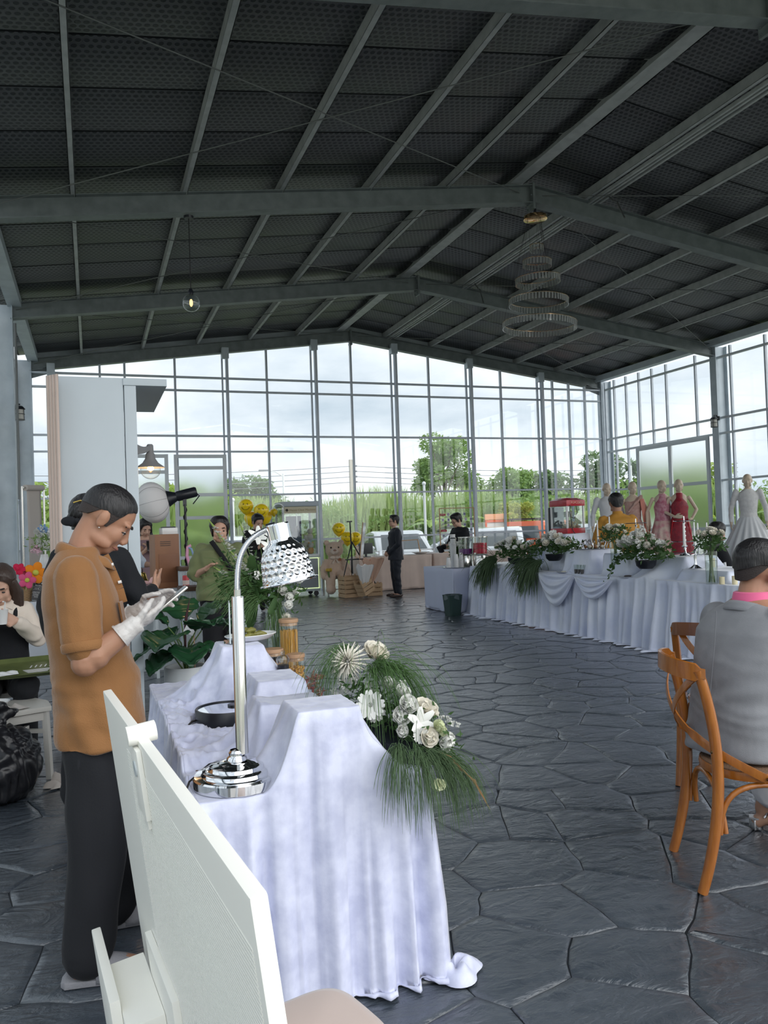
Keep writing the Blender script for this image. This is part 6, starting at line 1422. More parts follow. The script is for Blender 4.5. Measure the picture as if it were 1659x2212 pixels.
def strands(name, parent, roots, m, n, L, droop, r=.0011, seed=1, spread=.25, seg=7):
    """many thin drooping grass blades; roots: list of (point, direction)"""
    rg = random.Random(seed); mb = MB()
    for k in range(n):
        p, d = roots[rg.randrange(len(roots))]; p = V(p) + V((rg.gauss(0, .01), rg.gauss(0, .01), rg.gauss(0, .01))); v = (V(d).normalized() + V((rg.gauss(0, spread), rg.gauss(0, spread), rg.gauss(0, spread)))).normalized(); l = L * rg.uniform(.5, 1.15); pts = [p]; g = droop * rg.uniform(.6, 1.3)
        for s in range(seg):
            v = (v + V((0, 0, -g / seg * 2.2))).normalized(); p = p + v * (l / seg); pts.append(p)
        mb.tube(pts, [r * 1.2] * (seg // 2) + [r] * (seg - seg // 2) + [r * .3], 3, False)
    o = mb.build(name, m, parent, smooth=True); o['kind'] = 'stuff'; return o
def sprigs(name, parent, C, m, size, seed):
    me = leaves_mesh(name, np.array(C), size, seed, 2.0, -.2); o = link(name, me, m, parent); o['kind'] = 'stuff'; return o
# ---------------------------------------------------------------- front arrangement hanging off the near buffet
OF = V((.985, 2.66, NZ)); t = thing('flower_arrangement', OF, 0, 'trailing white rose and lisianthus arrangement in a black tray on the near velvet', 'flowers')
W_ = lambda x, y, z: V((x, y, z)) - OF
m = MB(); rs = []
for (x, y, z, w) in ((.925, 2.82, .81, .05), (.94, 2.76, .775, .06), (.985, 2.66, .725, .07), (1.05, 2.58, .705, .07), (1.10, 2.53, .70, .06)):
    rs.append([W_(x - w, y - .02, z + .035), W_(x - w * .8, y - .02, z - .02), W_(x + w * .8, y + .03, z - .02), W_(x + w, y + .03, z + .035)])
m.rings(rs, True); m.build('black_tray', M_blk, t, bevel=.004)
rg = random.Random(12); C = []
for k in range(420):
    u = rg.random(); x = .90 + .24 * u + rg.gauss(0, .035); y = 2.86 - .36 * u + rg.gauss(0, .04); z = .90 - .17 * u + rg.gauss(0, .035); C.append(W_(x, y, z))
sprigs('greenery', t, C, L_flor, .016, 3)
for kind, x, y, z, s, d in (('rose', 1.012, 2.888, 1.022, .040, (.25, -.55, .8)), ('chrysanthemum', .893, 2.868, 1.0, .052, (-.55, -.65, .45)), ('stock', .914, 2.873, .953, .024, (0, -.3, 1)), ('stock', .884, 2.885, .907, .022, (-.5, -.2, .6)), ('daisy', .917, 2.69, .870, .036, (-.25, -.9, .25)), ('daisy', .935, 2.70, .845, .028, (-.1, -.9, -.1)),
    ('lisianthus', 1.032, 2.670, .907, .026, (.2, -.5, .8)), ('lisianthus', 1.026, 2.60, .876, .030, (0, -.8, .5)), ('rose', 1.082, 2.595, .863, .027, (.0, -.7, .7)), ('rose', 1.118, 2.609, .849, .024, (.5, -.6, .5)), ('lisianthus', 1.005, 2.61, .840, .030, (-.2, -.9, .2)), ('lily', 1.05, 2.54, .826, .034, (.0, -.95, .3)), ('lisianthus', .99, 2.575, .797, .020, (0, -1, 0)), ('rose', 1.061, 2.505, .782, .026, (.1, -.9, .2)), ('daisy', 1.034, 2.51, .79, .020, (-.2, -.9, -.1)),
    ('green_bud', 1.094, 2.50, .815, .022, (.5, -.6, .5)), ('green_bud', 1.106, 2.495, .797, .018, (.7, -.5, .2)), ('lisianthus', 1.12, 2.50, .762, .030, (.5, -.8, -.1)), ('stock', 1.16, 2.60, .812, .016, (.9, -.2, -.1)), ('stock', 1.19, 2.58, .795, .014, (.9, -.2, -.3)), ('stock', 1.037, 2.70, .912, .020, (.3, -.2, 1)), ('stock', .95, 2.78, .90, .024, (-.2, -.4, .8)), ('lisianthus', .955, 2.74, .885, .022, (-.3, -.7, .5)), ('green_bud', 1.026, 2.36, .672, .024, (.1, -.1, -1)), ('lisianthus', 1.0, 2.72, .93, .024, (.1, -.6, .7)), ('stock', .86, 2.90, .885, .018, (-.8, -.2, .3))):
    bloom(kind, W_(x, y, z), t, s * 1.5, d)
for k in range(26):
    u = rg.random(); bloom('leaf', W_(.92 + .2 * u, 2.84 - .32 * u, .86 - .15 * u), t, rg.uniform(.05, .09), (rg.gauss(0, 1), rg.gauss(0, 1) - .3, rg.gauss(0, .6)))
strands('trailing_grass', t, [(W_(.935, 2.92, 1.03), (-.8, -.3, .7)), (W_(.915, 2.92, 1.04), (-.9, -.1, .5))], L_fern, 90, .27, 1.5, .0008, 4, .22)
strands('trailing_grass', t, [(W_(1.0, 2.84, .985), (.2, -.5, .6)), (W_(.965, 2.80, .975), (0, -.6, .5)), (W_(1.03, 2.82, .97), (.5, -.5, .4))], L_fern, 260, .36, 1.7, .0008, 5, .26)
strands('pine_grass', t, [(W_(.93, 2.45, .775), (-.3, -.6, .25)), (W_(.98, 2.42, .765), (.05, -.7, .1)), (W_(1.04, 2.42, .745), (.4, -.6, .05))], L_pine, 330, .25, 1.5, .0008, 6, .34)
strands('pine_grass', t, [(W_(1.06, 2.50, .735), (.8, -.5, .1)), (W_(1.10, 2.47, .72), (.9, -.5, -.1)), (W_(1.13, 2.44, .70), (.8, -.6, -.2))], L_pine, 190, .17, 1.4, .0008, 7, .38)
M_dry = mat('dry_stem', (.28, .16, .07), .8)
for k in range(3): MB().tube([W_(1.06, 2.53, .74 - k * .006), W_(1.11, 2.44, .725 - k * .01), W_(1.14 + k * .004, 2.34, .67), W_(1.146 + k * .006, 2.26, .62 - k * .01)], [.0022, .002, .0016, .0006], 5).build('dry_stem', M_dry, t)
# ---------------------------------------------------------------- tall bouquet behind the lamp
OV = V((.985, 4.52, NZ)); t = thing('vase_bouquet', OV, 0, 'tall glass vase of white delphinium and lilies behind the heat lamp', 'flowers')
MB().lathe([(0, .004), (.056, .004), (.060, 0), (.061, .44), (.058, .44), (.057, .01)], seg=36).build('glass_vase', M_jar, t); MB().lathe([(0, .015), (.055, .015), (.055, .22), (0, .22)], seg=30).build('water', M_clear, t)
ST = [((-.36, -.05, .88), 1), ((-.30, .0, .80), 1), ((-.25, -.1, .70), 1), ((-.18, .03, .86), 1), ((-.33, -.05, .62), 1), ((-.1, -.05, .82), 0), ((.02, 0, .78), 0), ((.10, -.04, .70), 0), ((.16, -.02, .62), 0), ((.02, -.12, .66), 0), ((-.12, -.12, .64), 0), ((.13, -.08, .52), 0)]
for k, (p, sp) in enumerate(ST):
    p = V(p); b = V((.02 * math.cos(k * 2), .02 * math.sin(k * 2), .02)); MB().tube([b, V((p.x * .12 + .012 * math.cos(k), p.y * .1, .38)), p * .7 + V((0, 0, .06)), p], [.0032, .003, .0026, .002], 6).build('stem', M_stem, t)
    d = (p - V((0, 0, .38))).normalized()
    if sp:
        rg = random.Random(k); bl = []
        for i in range(26):
            u = rg.uniform(.45, 1.0); a = rg.uniform(0, 6.28); x, y, _ = frame_of(d); q = V((0, 0, .38)).lerp(p, u) + (x * math.cos(a) + y * math.sin(a)) * .022 * (1.15 - u * .8); bl.append(q)
        m = MB()
        for q in bl:
            for j in range(5): petal(m, q, V((math.cos(j * 1.256), math.sin(j * 1.256), .5)), V((0, 0, 1)), .012, .006, .1, (1, 2))
        tag(m.build('delphinium_spike', M_petw, t, smooth=True), None, None, None, 'stuff')
        MB().tube([p - d * .03, p + d * .03], [.007, .002], 6).build('spike_tip', L_lite, t)
for kind, p, s in (('lily', (-.10, -.06, .80), .055), ('lily', (-.04, -.08, .74), .05), ('lily', (.0, -.02, .80), .05), ('lisianthus', (.03, -.05, .48), .04), ('lisianthus', (.07, -.05, .44), .04), ('lisianthus', (.11, -.05, .47), .035), ('lisianthus', (.05, -.1, .40), .035), ('stock', (-.12, -.1, .58), .035), ('stock', (-.06, -.12, .62), .03), ('stock', (.14, -.06, .54), .03), ('lisianthus', (.0, -.1, .60), .035), ('chrysanthemum', (.04, -.09, .33), .032)):
    bloom(kind, V(p), t, s, (p[0] * 2, -.8, .4))
rg = random.Random(31); C = []
for k in range(700):
    a = rg.uniform(0, 6.28); r = .20 * math.sqrt(rg.random()); C.append(V((-.09 + math.cos(a) * r * 1.25, math.sin(a) * r * .6, .53 + rg.gauss(0, .075))))
sprigs('foliage', t, C, L_flor, .022, 8)
for k in range(20): a = rg.uniform(2.2, 4.3) if k % 3 else rg.uniform(-1, 1); bloom('leaf', V((-.05 + .1 * math.cos(a), .05 * math.sin(a), .42 + rg.uniform(0, .18))), t, rg.uniform(.12, .2), (math.cos(a), -.4, rg.uniform(-.5, .3)))
strands('fern', t, [(V((-.12, -.04, .50)), (-.9, -.2, .35)), (V((-.16, -.06, .56)), (-1, -.1, .3)), (V((-.08, -.05, .45)), (-.8, -.4, .1))], L_fern, 170, .27, .55, .0014, 9, .24)
strands('asparagus_fern', t, [(V((0, -.05, .42)), (.1, -.5, -.6)), (V((-.03, -.06, .42)), (-.2, -.4, -.7))], L_fern, 60, .2, .6, .0012, 10, .25)
# ---------------------------------------------------------------- flowers on the far buffet
def buffet_flowers(name, loc, label, n, rx, ry, h, trail, seed, dark=L_flor, kinds=('rose', 'lisianthus', 'stock', 'daisy'), size=.045, shift=(0, 0, 0)):
    t = thing(name, loc, 0, label, 'flowers', 'white flower arrangements on the far buffet'); rg = random.Random(seed); sx, sy, sz = shift
    MB().lathe([(0, 0), (.06, 0), (.09, .03), (.1, .08), (.0, .08)], seg=20).build('bowl', M_blk, t); C = []
    for k in range(420):
        a = rg.uniform(0, 6.28); q = math.sqrt(rg.random()); C.append(V((sx + math.cos(a) * rx * q, sy + math.sin(a) * ry * q, sz + .08 + h * .8 * rg.random() * (1 - q * .4))))
    sprigs('greenery', t, C, dark, .035, seed)
    for k in range(n):
        a = rg.uniform(0, 6.28); q = math.sqrt(rg.random()) * .85; p = V((sx + math.cos(a) * rx * q - .05, sy + math.sin(a) * ry * q, sz + h * (.45 + .55 * (1 - q) * rg.uniform(.7, 1.1)) + .05)); bloom(kinds[k % len(kinds)], p, t, size * rg.uniform(.8, 1.2), (p.x - sx - .4, p.y - sy - .3, .6))
    if trail: strands('trailing_pine', t, [((-.12, .12, .12), (-.6, .35, .1)), ((-.16, .2, .10), (-.6, .6, .0)), ((-.10, .05, .12), (-.7, .1, .1))] if trail == 1 else trail, L_pine, 330, .46, 1.1, .0026, seed, .42)
    t.scale = (1.22,) * 3; return t
buffet_flowers('trailing_bouquet', (6.16, 10.85, .87), 'white bouquet with trailing pine by the dark cake stand, left of the popcorn machine', 26, .20, .34, .30, [((-.14, .30, .08), (-.7, .5, -.1)), ((-.16, .22, .06), (-.8, .3, -.1))], 21)
buffet_flowers('trailing_bouquet', (6.14, 9.72, .95), 'white bouquet with long trailing pine in front of the popcorn machine', 30, .18, .46, .26, [((-.12, .30, .02), (-.6, .7, -.1)), ((-.14, .2, .0), (-.7, .5, -.2)), ((-.15, .05, .0), (-.8, .4, -.2))], 22, shift=(0, -.05, .02))
buffet_flowers('low_bouquet', (6.05, 7.62, .92), 'full white bouquet with dark leaves on the long buffet beside the satin tent', 34, .20, .30, .34, None, 23, kinds=('stock', 'chrysanthemum', 'lisianthus', 'stock'))
buffet_flowers('low_bouquet', (6.35, 13.25, .762), 'white flowers behind the drink dispensers', 16, .13, .15, .42, None, 24)
def stem_vase(loc, label, h, n, seed, kind, R0=.12):
    t = thing('flower_vase', loc, 0, label, 'flowers', 'glass vases of white roses on the far buffet'); rg = random.Random(seed)
    MB().lathe([(0, .004), (.056, .004), (.06, 0), (.062, h), (.058, h), (.056, .01)], seg=28).build('glass_vase', M_jar, t); MB().lathe([(0, .015), (.054, .015), (.054, h * .72), (0, h * .72)], seg=24).build('water', M_clear, t); C = []
    for k in range(n):
        a = k * 2.4; q = R0 * math.sqrt((k + .5) / n); p = V((math.cos(a) * q, math.sin(a) * q, h + .22 - q * .5 + rg.uniform(-.03, .05))); MB().tube([V((.03 * math.cos(a + 2), .03 * math.sin(a + 2), .02)), V((.02 * math.cos(a), .02 * math.sin(a), h * .95)), p], .0035, 5).build('stem', M_stem, t); bloom(kind, p, t, .042, (p.x * 2, p.y * 2, .12 + rg.random() * .2))
    for k in range(220): a = rg.uniform(0, 6.28); q = R0 * 1.15 * math.sqrt(rg.random()); C.append(V((math.cos(a) * q, math.sin(a) * q, h + .02 + .16 * rg.random())))
    sprigs('foliage', t, C, L_flor, .03, seed); return t
stem_vase((6.12, 8.28, .80), 'tall glass vase of white roses before the man in mustard shirt', .42, 13, 41, 'rose', .15)
stem_vase((6.03, 6.56, .80), 'glass vase of long-stemmed white roses near the grey suited man', .34, 12, 42, 'rose', .13)
rg = random.Random(6)
t = thing('ruscus_spray', (6.0, 7.95, .95), 0, 'spray of dark narrow ruscus leaves hanging beside the full bouquet', 'leaves')
for j in range(4):
    pts = [V((.0, -.1, .12)), V((-.06, .02 + .03 * j, .13 - .04 * j)), V((-.10, .10 + .05 * j, .06 - .10 * j))]; MB().tube(pts, .003, 5).build('twig', M_stem, t)
    for k in range(12): u = k / 11; p = pts[0].lerp(pts[1], u * 2) if u < .5 else pts[1].lerp(pts[2], u * 2 - 1); bloom('leaf', p, t, .055, (rg.gauss(0, .6), .6 * (-1) ** k, rg.gauss(0, .5)), m=L_flor)
# ---------------------------------------------------------------- potted plant behind the near buffet
t = thing('potted_plant', (.66, 6.35, 0), 0, 'broad dark-leaved plant in a large white pot behind the velvet buffet', 'plant')
MB().lathe([(0, 0), (.12, 0), (.15, .02), (.168, .25), (.165, .47), (.158, .485), (.150, .48), (.150, .44), (0, .44)], seg=48).build('pot', mat('white_ceramic', (.62, .65, .67), .35), t); MB().lathe([(0, .44), (.15, .44)], seg=24).build('soil', mat('potting_soil', (.04, .03, .025), .95, bump=(60, .6)), t)
L_big = mat('glossy_leaf', (.012, .050, .022), .28, coat=.2, var=(5, (.02, .075, .03)), bump=(14, .12), stretch=(1, 4, 1))
def bigleaf(a, L, w, e, z0, bend, seedk):
    m = MB(); ca, sa = math.cos(a), math.sin(a); st = V((ca * .03, sa * .03, z0)); ed = V((ca * .13, sa * .13, z0 + .13))
    m2 = MB().tube([V((0, 0, .43)), st, ed], [.007, .006, .005], 6); m2.build('petiole', M_stem, t)
    def fn(u, v):
        q = (u - .5) * 2; r = .13 + v * L * math.cos(e); z = z0 + .13 + v * L * math.sin(e) - bend * v * v * L; ww = 1.35 * w * math.sin(PI * min(1, .04 + v * .93)) ** .62 * (1 + .05 * math.sin(v * 26 + seedk)); lift = abs(q) * w * .35 + .010 * math.sin(v * 22 + abs(q) * 5)
        return (ca * r - sa * q * ww, sa * r + ca * q * ww, z + lift)
    m.grid(fn, 10, 18); o = m.build('leaf', L_big, t); o.modifiers.new('s', 'SOLIDIFY').thickness = .002
for k, (a, L, w, e, z0, b) in enumerate(((200, .30, .12, .25, .55, .65), (235, .34, .14, .45, .58, .6), (160, .28, .11, .75, .66, .4), (300, .30, .13, .7, .62, .45), (340, .32, .12, .5, .62, .5), (20, .28, .12, .85, .66, .3), (95, .3, .12, .9, .68, .3), (270, .26, .11, .2, .50, .6), (215, .22, .10, -.1, .46, .5), (320, .24, .10, .05, .50, .5), (130, .3, .12, .4, .56, .5))): bigleaf(R(a), L, w, e, z0, b, k)
MB().tube([V((0, 0, .44)), V((.0, -.02, .72)), V((.01, -.03, .86)), V((.04, -.04, 1.0))], [.006, .010, .012, .002], 8).build('new_shoot', mat('dark_shoot', (.05, .015, .02), .4), t)
MB().cyl((.06, -.08, .42), (.06, -.08, .74), .004, seg=6).build('plant_stake', M_bamboo, t); MB().box((.045, -.085, .79), (.085, .002, .12), (0, .5, 0)).build('white_tag', mat('paper_white', (.75, .76, .78), .7), t)
t = thing('paper_cup', (.60, 4.42, NZ + .01), 0, 'ribbed pinkish white cup at the back corner of the velvet table', 'cup'); MB().lathe([(0, 0), (.026, 0), (.036, .085), (.038, .088), (.034, .086), (.025, .004), (0, .004)], seg=24).build('cup_wall', mat('pale_cup', (.66, .60, .64), .6), t); MB().lathe([(.036, .085), (.039, .088), (.036, .091)], seg=24).build('rim', M_china, t)
# ================================================================== booth and left side
M_booth = mat('booth_white', (.56, .62, .66), .5, var=(2, (.53, .59, .63))); M_gdark = mat('grey_lamp_shade', (.20, .20, .205), .5); M_glow = mat('filament', (1, .55, .12), .4, emit=((1.0, .45, .08), 9.0))
t = thing('photo_booth', (.05, 6.3, 0), 0, 'tall white booth wall with a projecting canopy behind the man in brown', 'booth')
MB().box2((-.285, -.04, 0), (.20, .04, 2.70)).build('front_panel', M_booth, t, bevel=.003); MB().box2((.207, -.05, 0), (.292, .05, 2.642)).build('side_pilaster', M_booth, t, bevel=.003)
MB().box2((-.285, .05, 0), (-.25, 1.3, 2.70)).build('side_panel', M_booth, t, bevel=.003); MB().box2((.20, -.05, 2.645), (.52, 1.29, 2.70)).build('canopy', M_booth, t, bevel=.003)
MB().box2((.207, .03, .0), (.25, .12, 2.64)).build('rear_post', M_booth, t, bevel=.003); MB().box2((-.285, -.04, 0), (.292, -.055, .06)).build('plinth', M_booth, t)
m = MB()
def cur(u, v): return (-.25 + .28 * 0 - .085 * u + .012 * math.sin(u * 26) * (.6 + .4 * v), 6.23 - .10 + .10 * u + .014 * math.cos(u * 26), 2.69 - 2.66 * v)
m.grid(cur, 30, 20); o = m.build('curtain', mat('beige_curtain', (.60, .48, .42), .8, sheen=.3), smooth=True); o.location = (.05, 0, 0); tag(o, 'beige curtain hanging down the left edge of the white booth', 'curtain'); o.modifiers.new('s', 'SOLIDIFY').thickness = .004
t = thing('gooseneck_lamp', (.455, 6.58, 2.0), 0, 'grey barn-style lamp with glowing bulb hanging from the white booth', 'lamp')
MB().lathe([(.0, .235), (.018, .235), (.026, .225), (.028, .165), (.036, .155), (.040, .12), (.062, .085), (.108, .052), (.112, .046), (.104, .048), (.055, .08), (.0, .1)], seg=40).build('lamp_shade', M_gdark, t); MB().ball((0, 0, .030), (.080, .080, .075), 24, 16).build('glass_globe', M_clear, t); MB().ball((0, 0, .045), (.012, .012, .026), 10, 8).build('filament', M_glow, t)
MB().lathe([(.02, .09), (.02, .06), (.012, .055)], seg=14).build('bulb_socket', M_blk, t)
m = MB(); rs = []
for u in range(13):
    k = u / 12; p = V((-.165 + .165 * k, -.22 + .22 * k, .20 - .03 * math.sin(k * PI) + .01 * k)); h = .045 - .030 * k; rs.append([p + V((.012, -.012, h)), p + V((-.012, .012, h)), p + V((-.012, .012, -h)), p + V((.012, -.012, -h))])
m.rings(rs, True); m.build('arm', M_gdark, t)
pl = bpy.data.lights.new('lamp_bulb_light', 'POINT'); pl.energy = 4; pl.color = (1, .6, .3); pl.shadow_soft_size = .03; po = bpy.data.objects.new('lamp_bulb_light', pl); COL.objects.link(po); po.parent = t; po.location = (0, 0, .01)
# studio lantern softbox
t = thing('studio_lantern', (.93, 9.78, 0), 0, 'round white studio lantern on a black light stand', 'studio light'); C_ = V((-.235, .06, 1.90))
rs = []; axl = V((.93, -.1, .22)).normalized(); ul, vl, _ = frame_of(axl)
for j in range(19):
    th_ = PI * j / 18; r0 = .245 * math.sin(th_); rs.append([C_ - axl * math.cos(th_) * .19 + (ul * math.cos(2 * PI * k / 48) + vl * math.sin(2 * PI * k / 48)) * r0 * (1 + .012 * math.cos(k * 2 * PI / 4)) for k in range(48)])
MB().rings(rs, False).build('diffuser', mat('lantern_fabric', (.72, .70, .70), .8), t)
for k in range(8):
    a = 2 * PI * k / 8; MB().tube([C_ - axl * math.cos(q) * .192 + (ul * math.cos(a) + vl * math.sin(a)) * .2475 * math.sin(q) for q in [PI * j / 16 for j in range(1, 16)]], .0022, 4).build('rib', mat('grey_rib', (.3, .3, .31), .6), t)
hd = C_ + axl * .18; MB().cyl(hd, hd + axl * .10, .10, .055, 20).build('mount_ring', M_blk, t); MB().tube([hd + axl * .08, hd + axl * .12, hd + axl * .33, hd + axl * .35], [.045, .062, .062, .05], 20).build('strobe_head', M_blk, t); MB().beam(hd + axl * .2 - V((0, 0, .05)), hd + axl * .2 - V((0, 0, .14)), .05, .04).build('yoke', M_blk, t); MB().tube([hd + axl * .33, hd + axl * .38 - V((0, 0, .06)), hd + axl * .3 - V((0, 0, .14))], .008, 6).build('handle', M_blk, t)
zt = (hd + axl * .2).z - .12; sx = (hd + axl * .2).x; MB().tube([(sx, 0, .25), (sx, 0, 1.1), (sx, 0, zt)], [.018, .016, .014], 10).build('stand_pole', M_blk, t)
MB().tube([(sx + .02 * math.sin(k * .9), .02 * math.cos(k * .9), zt - .02 - k * .025) for k in range(50)], .007, 5).build('coiled_cable', M_cable, t)
for k in range(3): a = k * 2.094 + .4; MB().tube([(sx, 0, .5), (sx + .28 * math.cos(a), .28 * math.sin(a), .22), (sx + .42 * math.cos(a), .42 * math.sin(a), .01)], .011, 8).build('leg', M_blk, t)
# photo cabinet on a counter, props
M_cab = mat('oak_veneer', (.30, .135, .06), .45, var=(3, (.24, .10, .045)), bump=(20, .06), stretch=(1, 1, .12)); M_cab2 = mat('dark_walnut', (.075, .04, .025), .45)
t = thing('prop_counter', (.62, 9.55, 0), 0, 'white counter holding the wooden photo cabinet and props', 'counter'); MB().box2((-.42, -.35, 0), (.42, .35, .86)).build('body', M_booth, t, bevel=.004); MB().box2((-.44, -.37, .86), (.44, .37, .885)).build('top', M_booth, t, bevel=.004)
t = thing('photo_cabinet', (.80, 9.72, .885), R(8), 'upright wooden photo cabinet with a vent slot beside the studio lantern', 'cabinet'); MB().box2((-.14, -.16, 0), (.14, .16, .63)).build('cabinet_body', M_cab, t, bevel=.006); m = MB()
for k in range(3): m.box((-.02, -.162, .50 + k * .022), (.12, .01, .008))
tag(m.build('vent_slats', M_cab2, t, smooth=False), None, None); MB().box2((-.10, -.166, .07), (.12, -.158, .40)).build('inset_panel', mat('oak_dark', (.22, .085, .035), .45, var=(3, (.18, .07, .03))), t, bevel=.002)
t = thing('printer_box', (.86, 9.78, 1.515), R(8), 'small white printer on top of the wooden cabinet', 'printer'); MB().box2((-.09, -.09, 0), (.09, .09, .075)).build('case', M_china, t, bevel=.006); MB().box2((-.07, -.07, .07), (.07, .08, .09)).build('paper_flap', M_blk, t, bevel=.003)
t = thing('glass_canister', (1.0, 9.38, .885), 0, 'glass canister next to the red tin on the counter', 'jar'); MB().lathe([(0, 0), (.06, 0), (.062, .01), (.062, .17), (.045, .19), (.045, .205), (.0, .206)], seg=24).build('glass_body', M_jar, t); MB().lathe([(0, .2), (.05, .2), (.05, .225), (0, .225)], seg=20).build('lid', M_steelp, t)
t = thing('red_tin', (.99, 9.24, .885), 0, 'red tin can with a pale label on the counter', 'tin'); MB().lathe([(0, 0), (.037, 0), (.037, .15), (.034, .155), (0, .155)], seg=24).build('can', mat('red_tin', (.55, .03, .04), .3), t); MB().lathe([(.0375, .05), (.0375, .10)], seg=24).build('label_band', mat('label_pale', (.7, .55, .5), .5), t)
t = thing('hand_bell', (.50, 8.9, 1.02), 0, 'shiny brass bell on a stand above the pink sleep mask', 'bell'); MB().lathe([(.062, 0), (.060, .006), (.046, .03), (.038, .07), (.03, .088), (.012, .097), (0, .098)], seg=28).build('bell_cup', mat('brass', (.72, .50, .14), .12, 1.0), t); MB().tube([(0, 0, .095), (0, 0, .13)], .006, 8).build('hook', M_blk, t); MB().tube([(-.16, 0, -.10), (-.16, 0, .14), (.0, 0, .14)], .005, 6).build('bell_stand', M_cab2, t); MB().box((-.16, 0, -.115), (.10, .10, .02)).build('stand_foot', M_cab2, t)
for nm, p_, lb, ch in (('bell_table', (.42, 8.85, 0), 'small white stand under the brass bell', .90),):
    t = thing(nm, p_, 0, lb, 'table'); MB().box2((-.25, -.18, ch - .03), (.25, .18, ch)).build('top', M_booth, t, bevel=.004)
    for sx in (-.2, .2):
        for sy in (-.14, .14): MB().beam((sx, sy, 0), (sx, sy, ch - .03), .03, .03).build('leg', M_booth, t)
t = thing('headband', (.52, 8.78, .90), R(10), 'pink cat-ear headband prop lying below the brass bell', 'prop'); MB().tube([(math.cos(a) * .085, math.sin(a) * .03, .055 + .055 * math.sin(a * 1)) for a in [2 * PI * k / 24 for k in range(25)]], .018, 8).build('band', mat('pink_fleece', (.72, .45, .45), .9), t)
for s in (-1, 1): MB().tube([(s * .06, 0, .10), (s * .075, 0, .15), (s * .085, 0, .165)], [.03, .02, .004], 8).build('ear', MATS['pink_fleece'], t)
# fluted white plinths with dark tops
def plinth(loc, w, h, lb):
    t = thing('fluted_plinth', loc, 0, lb, 'plinth', 'fluted white plinths'); n = 22; poly = []
    P4 = [(-w, -w), (w, -w), (w, w), (-w, w)]
    for i in range(4):
        a, b = P4[i], P4[(i + 1) % 4]; d = ((b[0] - a[0]) / n, (b[1] - a[1]) / n); nn = (d[1] / math.hypot(*d), -d[0] / math.hypot(*d))
        for k in range(n):
            for q, o_ in ((.0, 0), (.15, .010), (.5, .014), (.85, .010)): poly.append((a[0] + d[0] * (k + q) + nn[0] * o_, a[1] + d[1] * (k + q) + nn[1] * o_))
    MB().prism(poly, .0, h - .03).build('fluted_body', M_booth, t, smooth=False); MB().box((0, 0, h - .018), (2 * w + .06, 2 * w + .06, .045)).build('dark_top', M_cab2, t, bevel=.004)
plinth((1.12, 9.5, 0), .17, 1.13, 'taller fluted white plinth with dark wooden top left of the olive shirted woman'); plinth((1.06, 8.95, 0), .15, .93, 'lower fluted white plinth with dark wooden top nearer the camera')
t = thing('toy_stand', (1.07, 9.52, 1.135), 0, 'small pink and blue trinket stand on the tall fluted plinth', 'prop'); MB().tube([(0, 0, 0), (-.03, 0, .12), (-.02, 0, .22), (.02, 0, .24)], .018, 8).build('pink_ribbon', mat('ribbon_pink', (.72, .35, .5), .6), t); MB().tube([(.02, -.02, .0), (.05, -.02, .10), (.02, -.02, .2), (-.02, 0, .22)], .012, 8).build('blue_ribbon', mat('ribbon_blue', (.25, .38, .62), .6), t); MB().lathe([(.03, 0), (.05, .01), (.03, .12), (0, .13)], (.06, .02, 0), 14).build('figure_cone', mat('straw', (.55, .42, .25), .8), t)
# left table: basket of felt flowers, clapperboard, flowers, backdrop roll
t = thing('wicker_basket', (-.80, 10.42, .768), 0, 'round wicker basket holding felt flowers and a paper fan', 'basket'); m = MB()
for j in range(13):
    r = .095 + .02 * (j / 12); m.tube([(math.cos(a) * (r + .004 * (-1) ** (k + j)), math.sin(a) * (r + .004 * (-1) ** (k + j)), .01 + j * .015) for k, a in enumerate([2 * PI * q / 28 for q in range(29)])], .0085, 5, False)
M_wick = mat('wicker', (.42, .27, .14), .7, bump=(60, .2)); tag(m.build('woven_wall', M_wick, t), None, None, None, 'stuff'); MB().lathe([(0, .0), (.095, .0), (.095, .01), (0, .01)], seg=24).build('bottom', M_wick, t)
M_fr = mat('felt_red', (.62, .015, .07), .9, sheen=.3); M_fp = mat('felt_pink', (.72, .10, .24), .9, sheen=.3); M_fo = mat('felt_orange', (.85, .26, .015), .9, sheen=.3); M_fy = mat('felt_lime', (.62, .62, .10), .9)
def felt(loc, label, c, R0, n, mm, d, stem=(-.02, 0, -.2), cm=None):
    t = thing('felt_flower', loc, 0, label, 'felt flower', 'felt flowers in the basket'); d = V(d).normalized(); u, v, _ = frame_of(d)
    for k in range(n):
        a = 2 * PI * k / n; p = u * math.cos(a) + v * math.sin(a); Mx = Matrix((p, d.cross(p), d)).transposed(); MB().ball(p * R0 * .58, (R0 * .46, R0 * .40, R0 * .16), 12, 8, Mx).build('petal', mm, t)
    MB().ball(d * R0 * .12, (R0 * .28,) * 3, 12, 8).build('centre', cm or M_fy, t); MB().tube([V((0, 0, 0)), V(stem) * .5 + V((.01, 0, 0)), V(stem)], .008, 6).build('stem', mat('felt_stem', (.55, .66, .25), .9), t)
felt((-.64, 10.33, 1.11), 'large orange felt flower with lime centre above the clapperboard', None, .13, 5, M_fo, (.1, -1, .1), (-.08, .05, -.25)); felt((-.73, 10.25, 1.03), 'pink felt flower with lime centre low in the basket', None, .10, 5, M_fp, (.2, -1, .1), (-.05, .12, -.2)); felt((-.83, 10.33, 1.16), 'dark red felt rose at the top of the basket', None, .085, 6, M_fr, (-.1, -.8, .5), (.03, .06, -.25), M_fr); felt((-.73, 10.40, 1.14), 'small hot pink felt bloom behind the red felt rose', None, .07, 5, M_fp, (.3, -.8, .3), (-.05, .0, -.25), M_fp); felt((-.92, 10.36, 1.04), 'hot pink felt flower at the left rim of the basket', None, .085, 5, M_fp, (-.4, -.8, .2), (.1, .04, -.2))
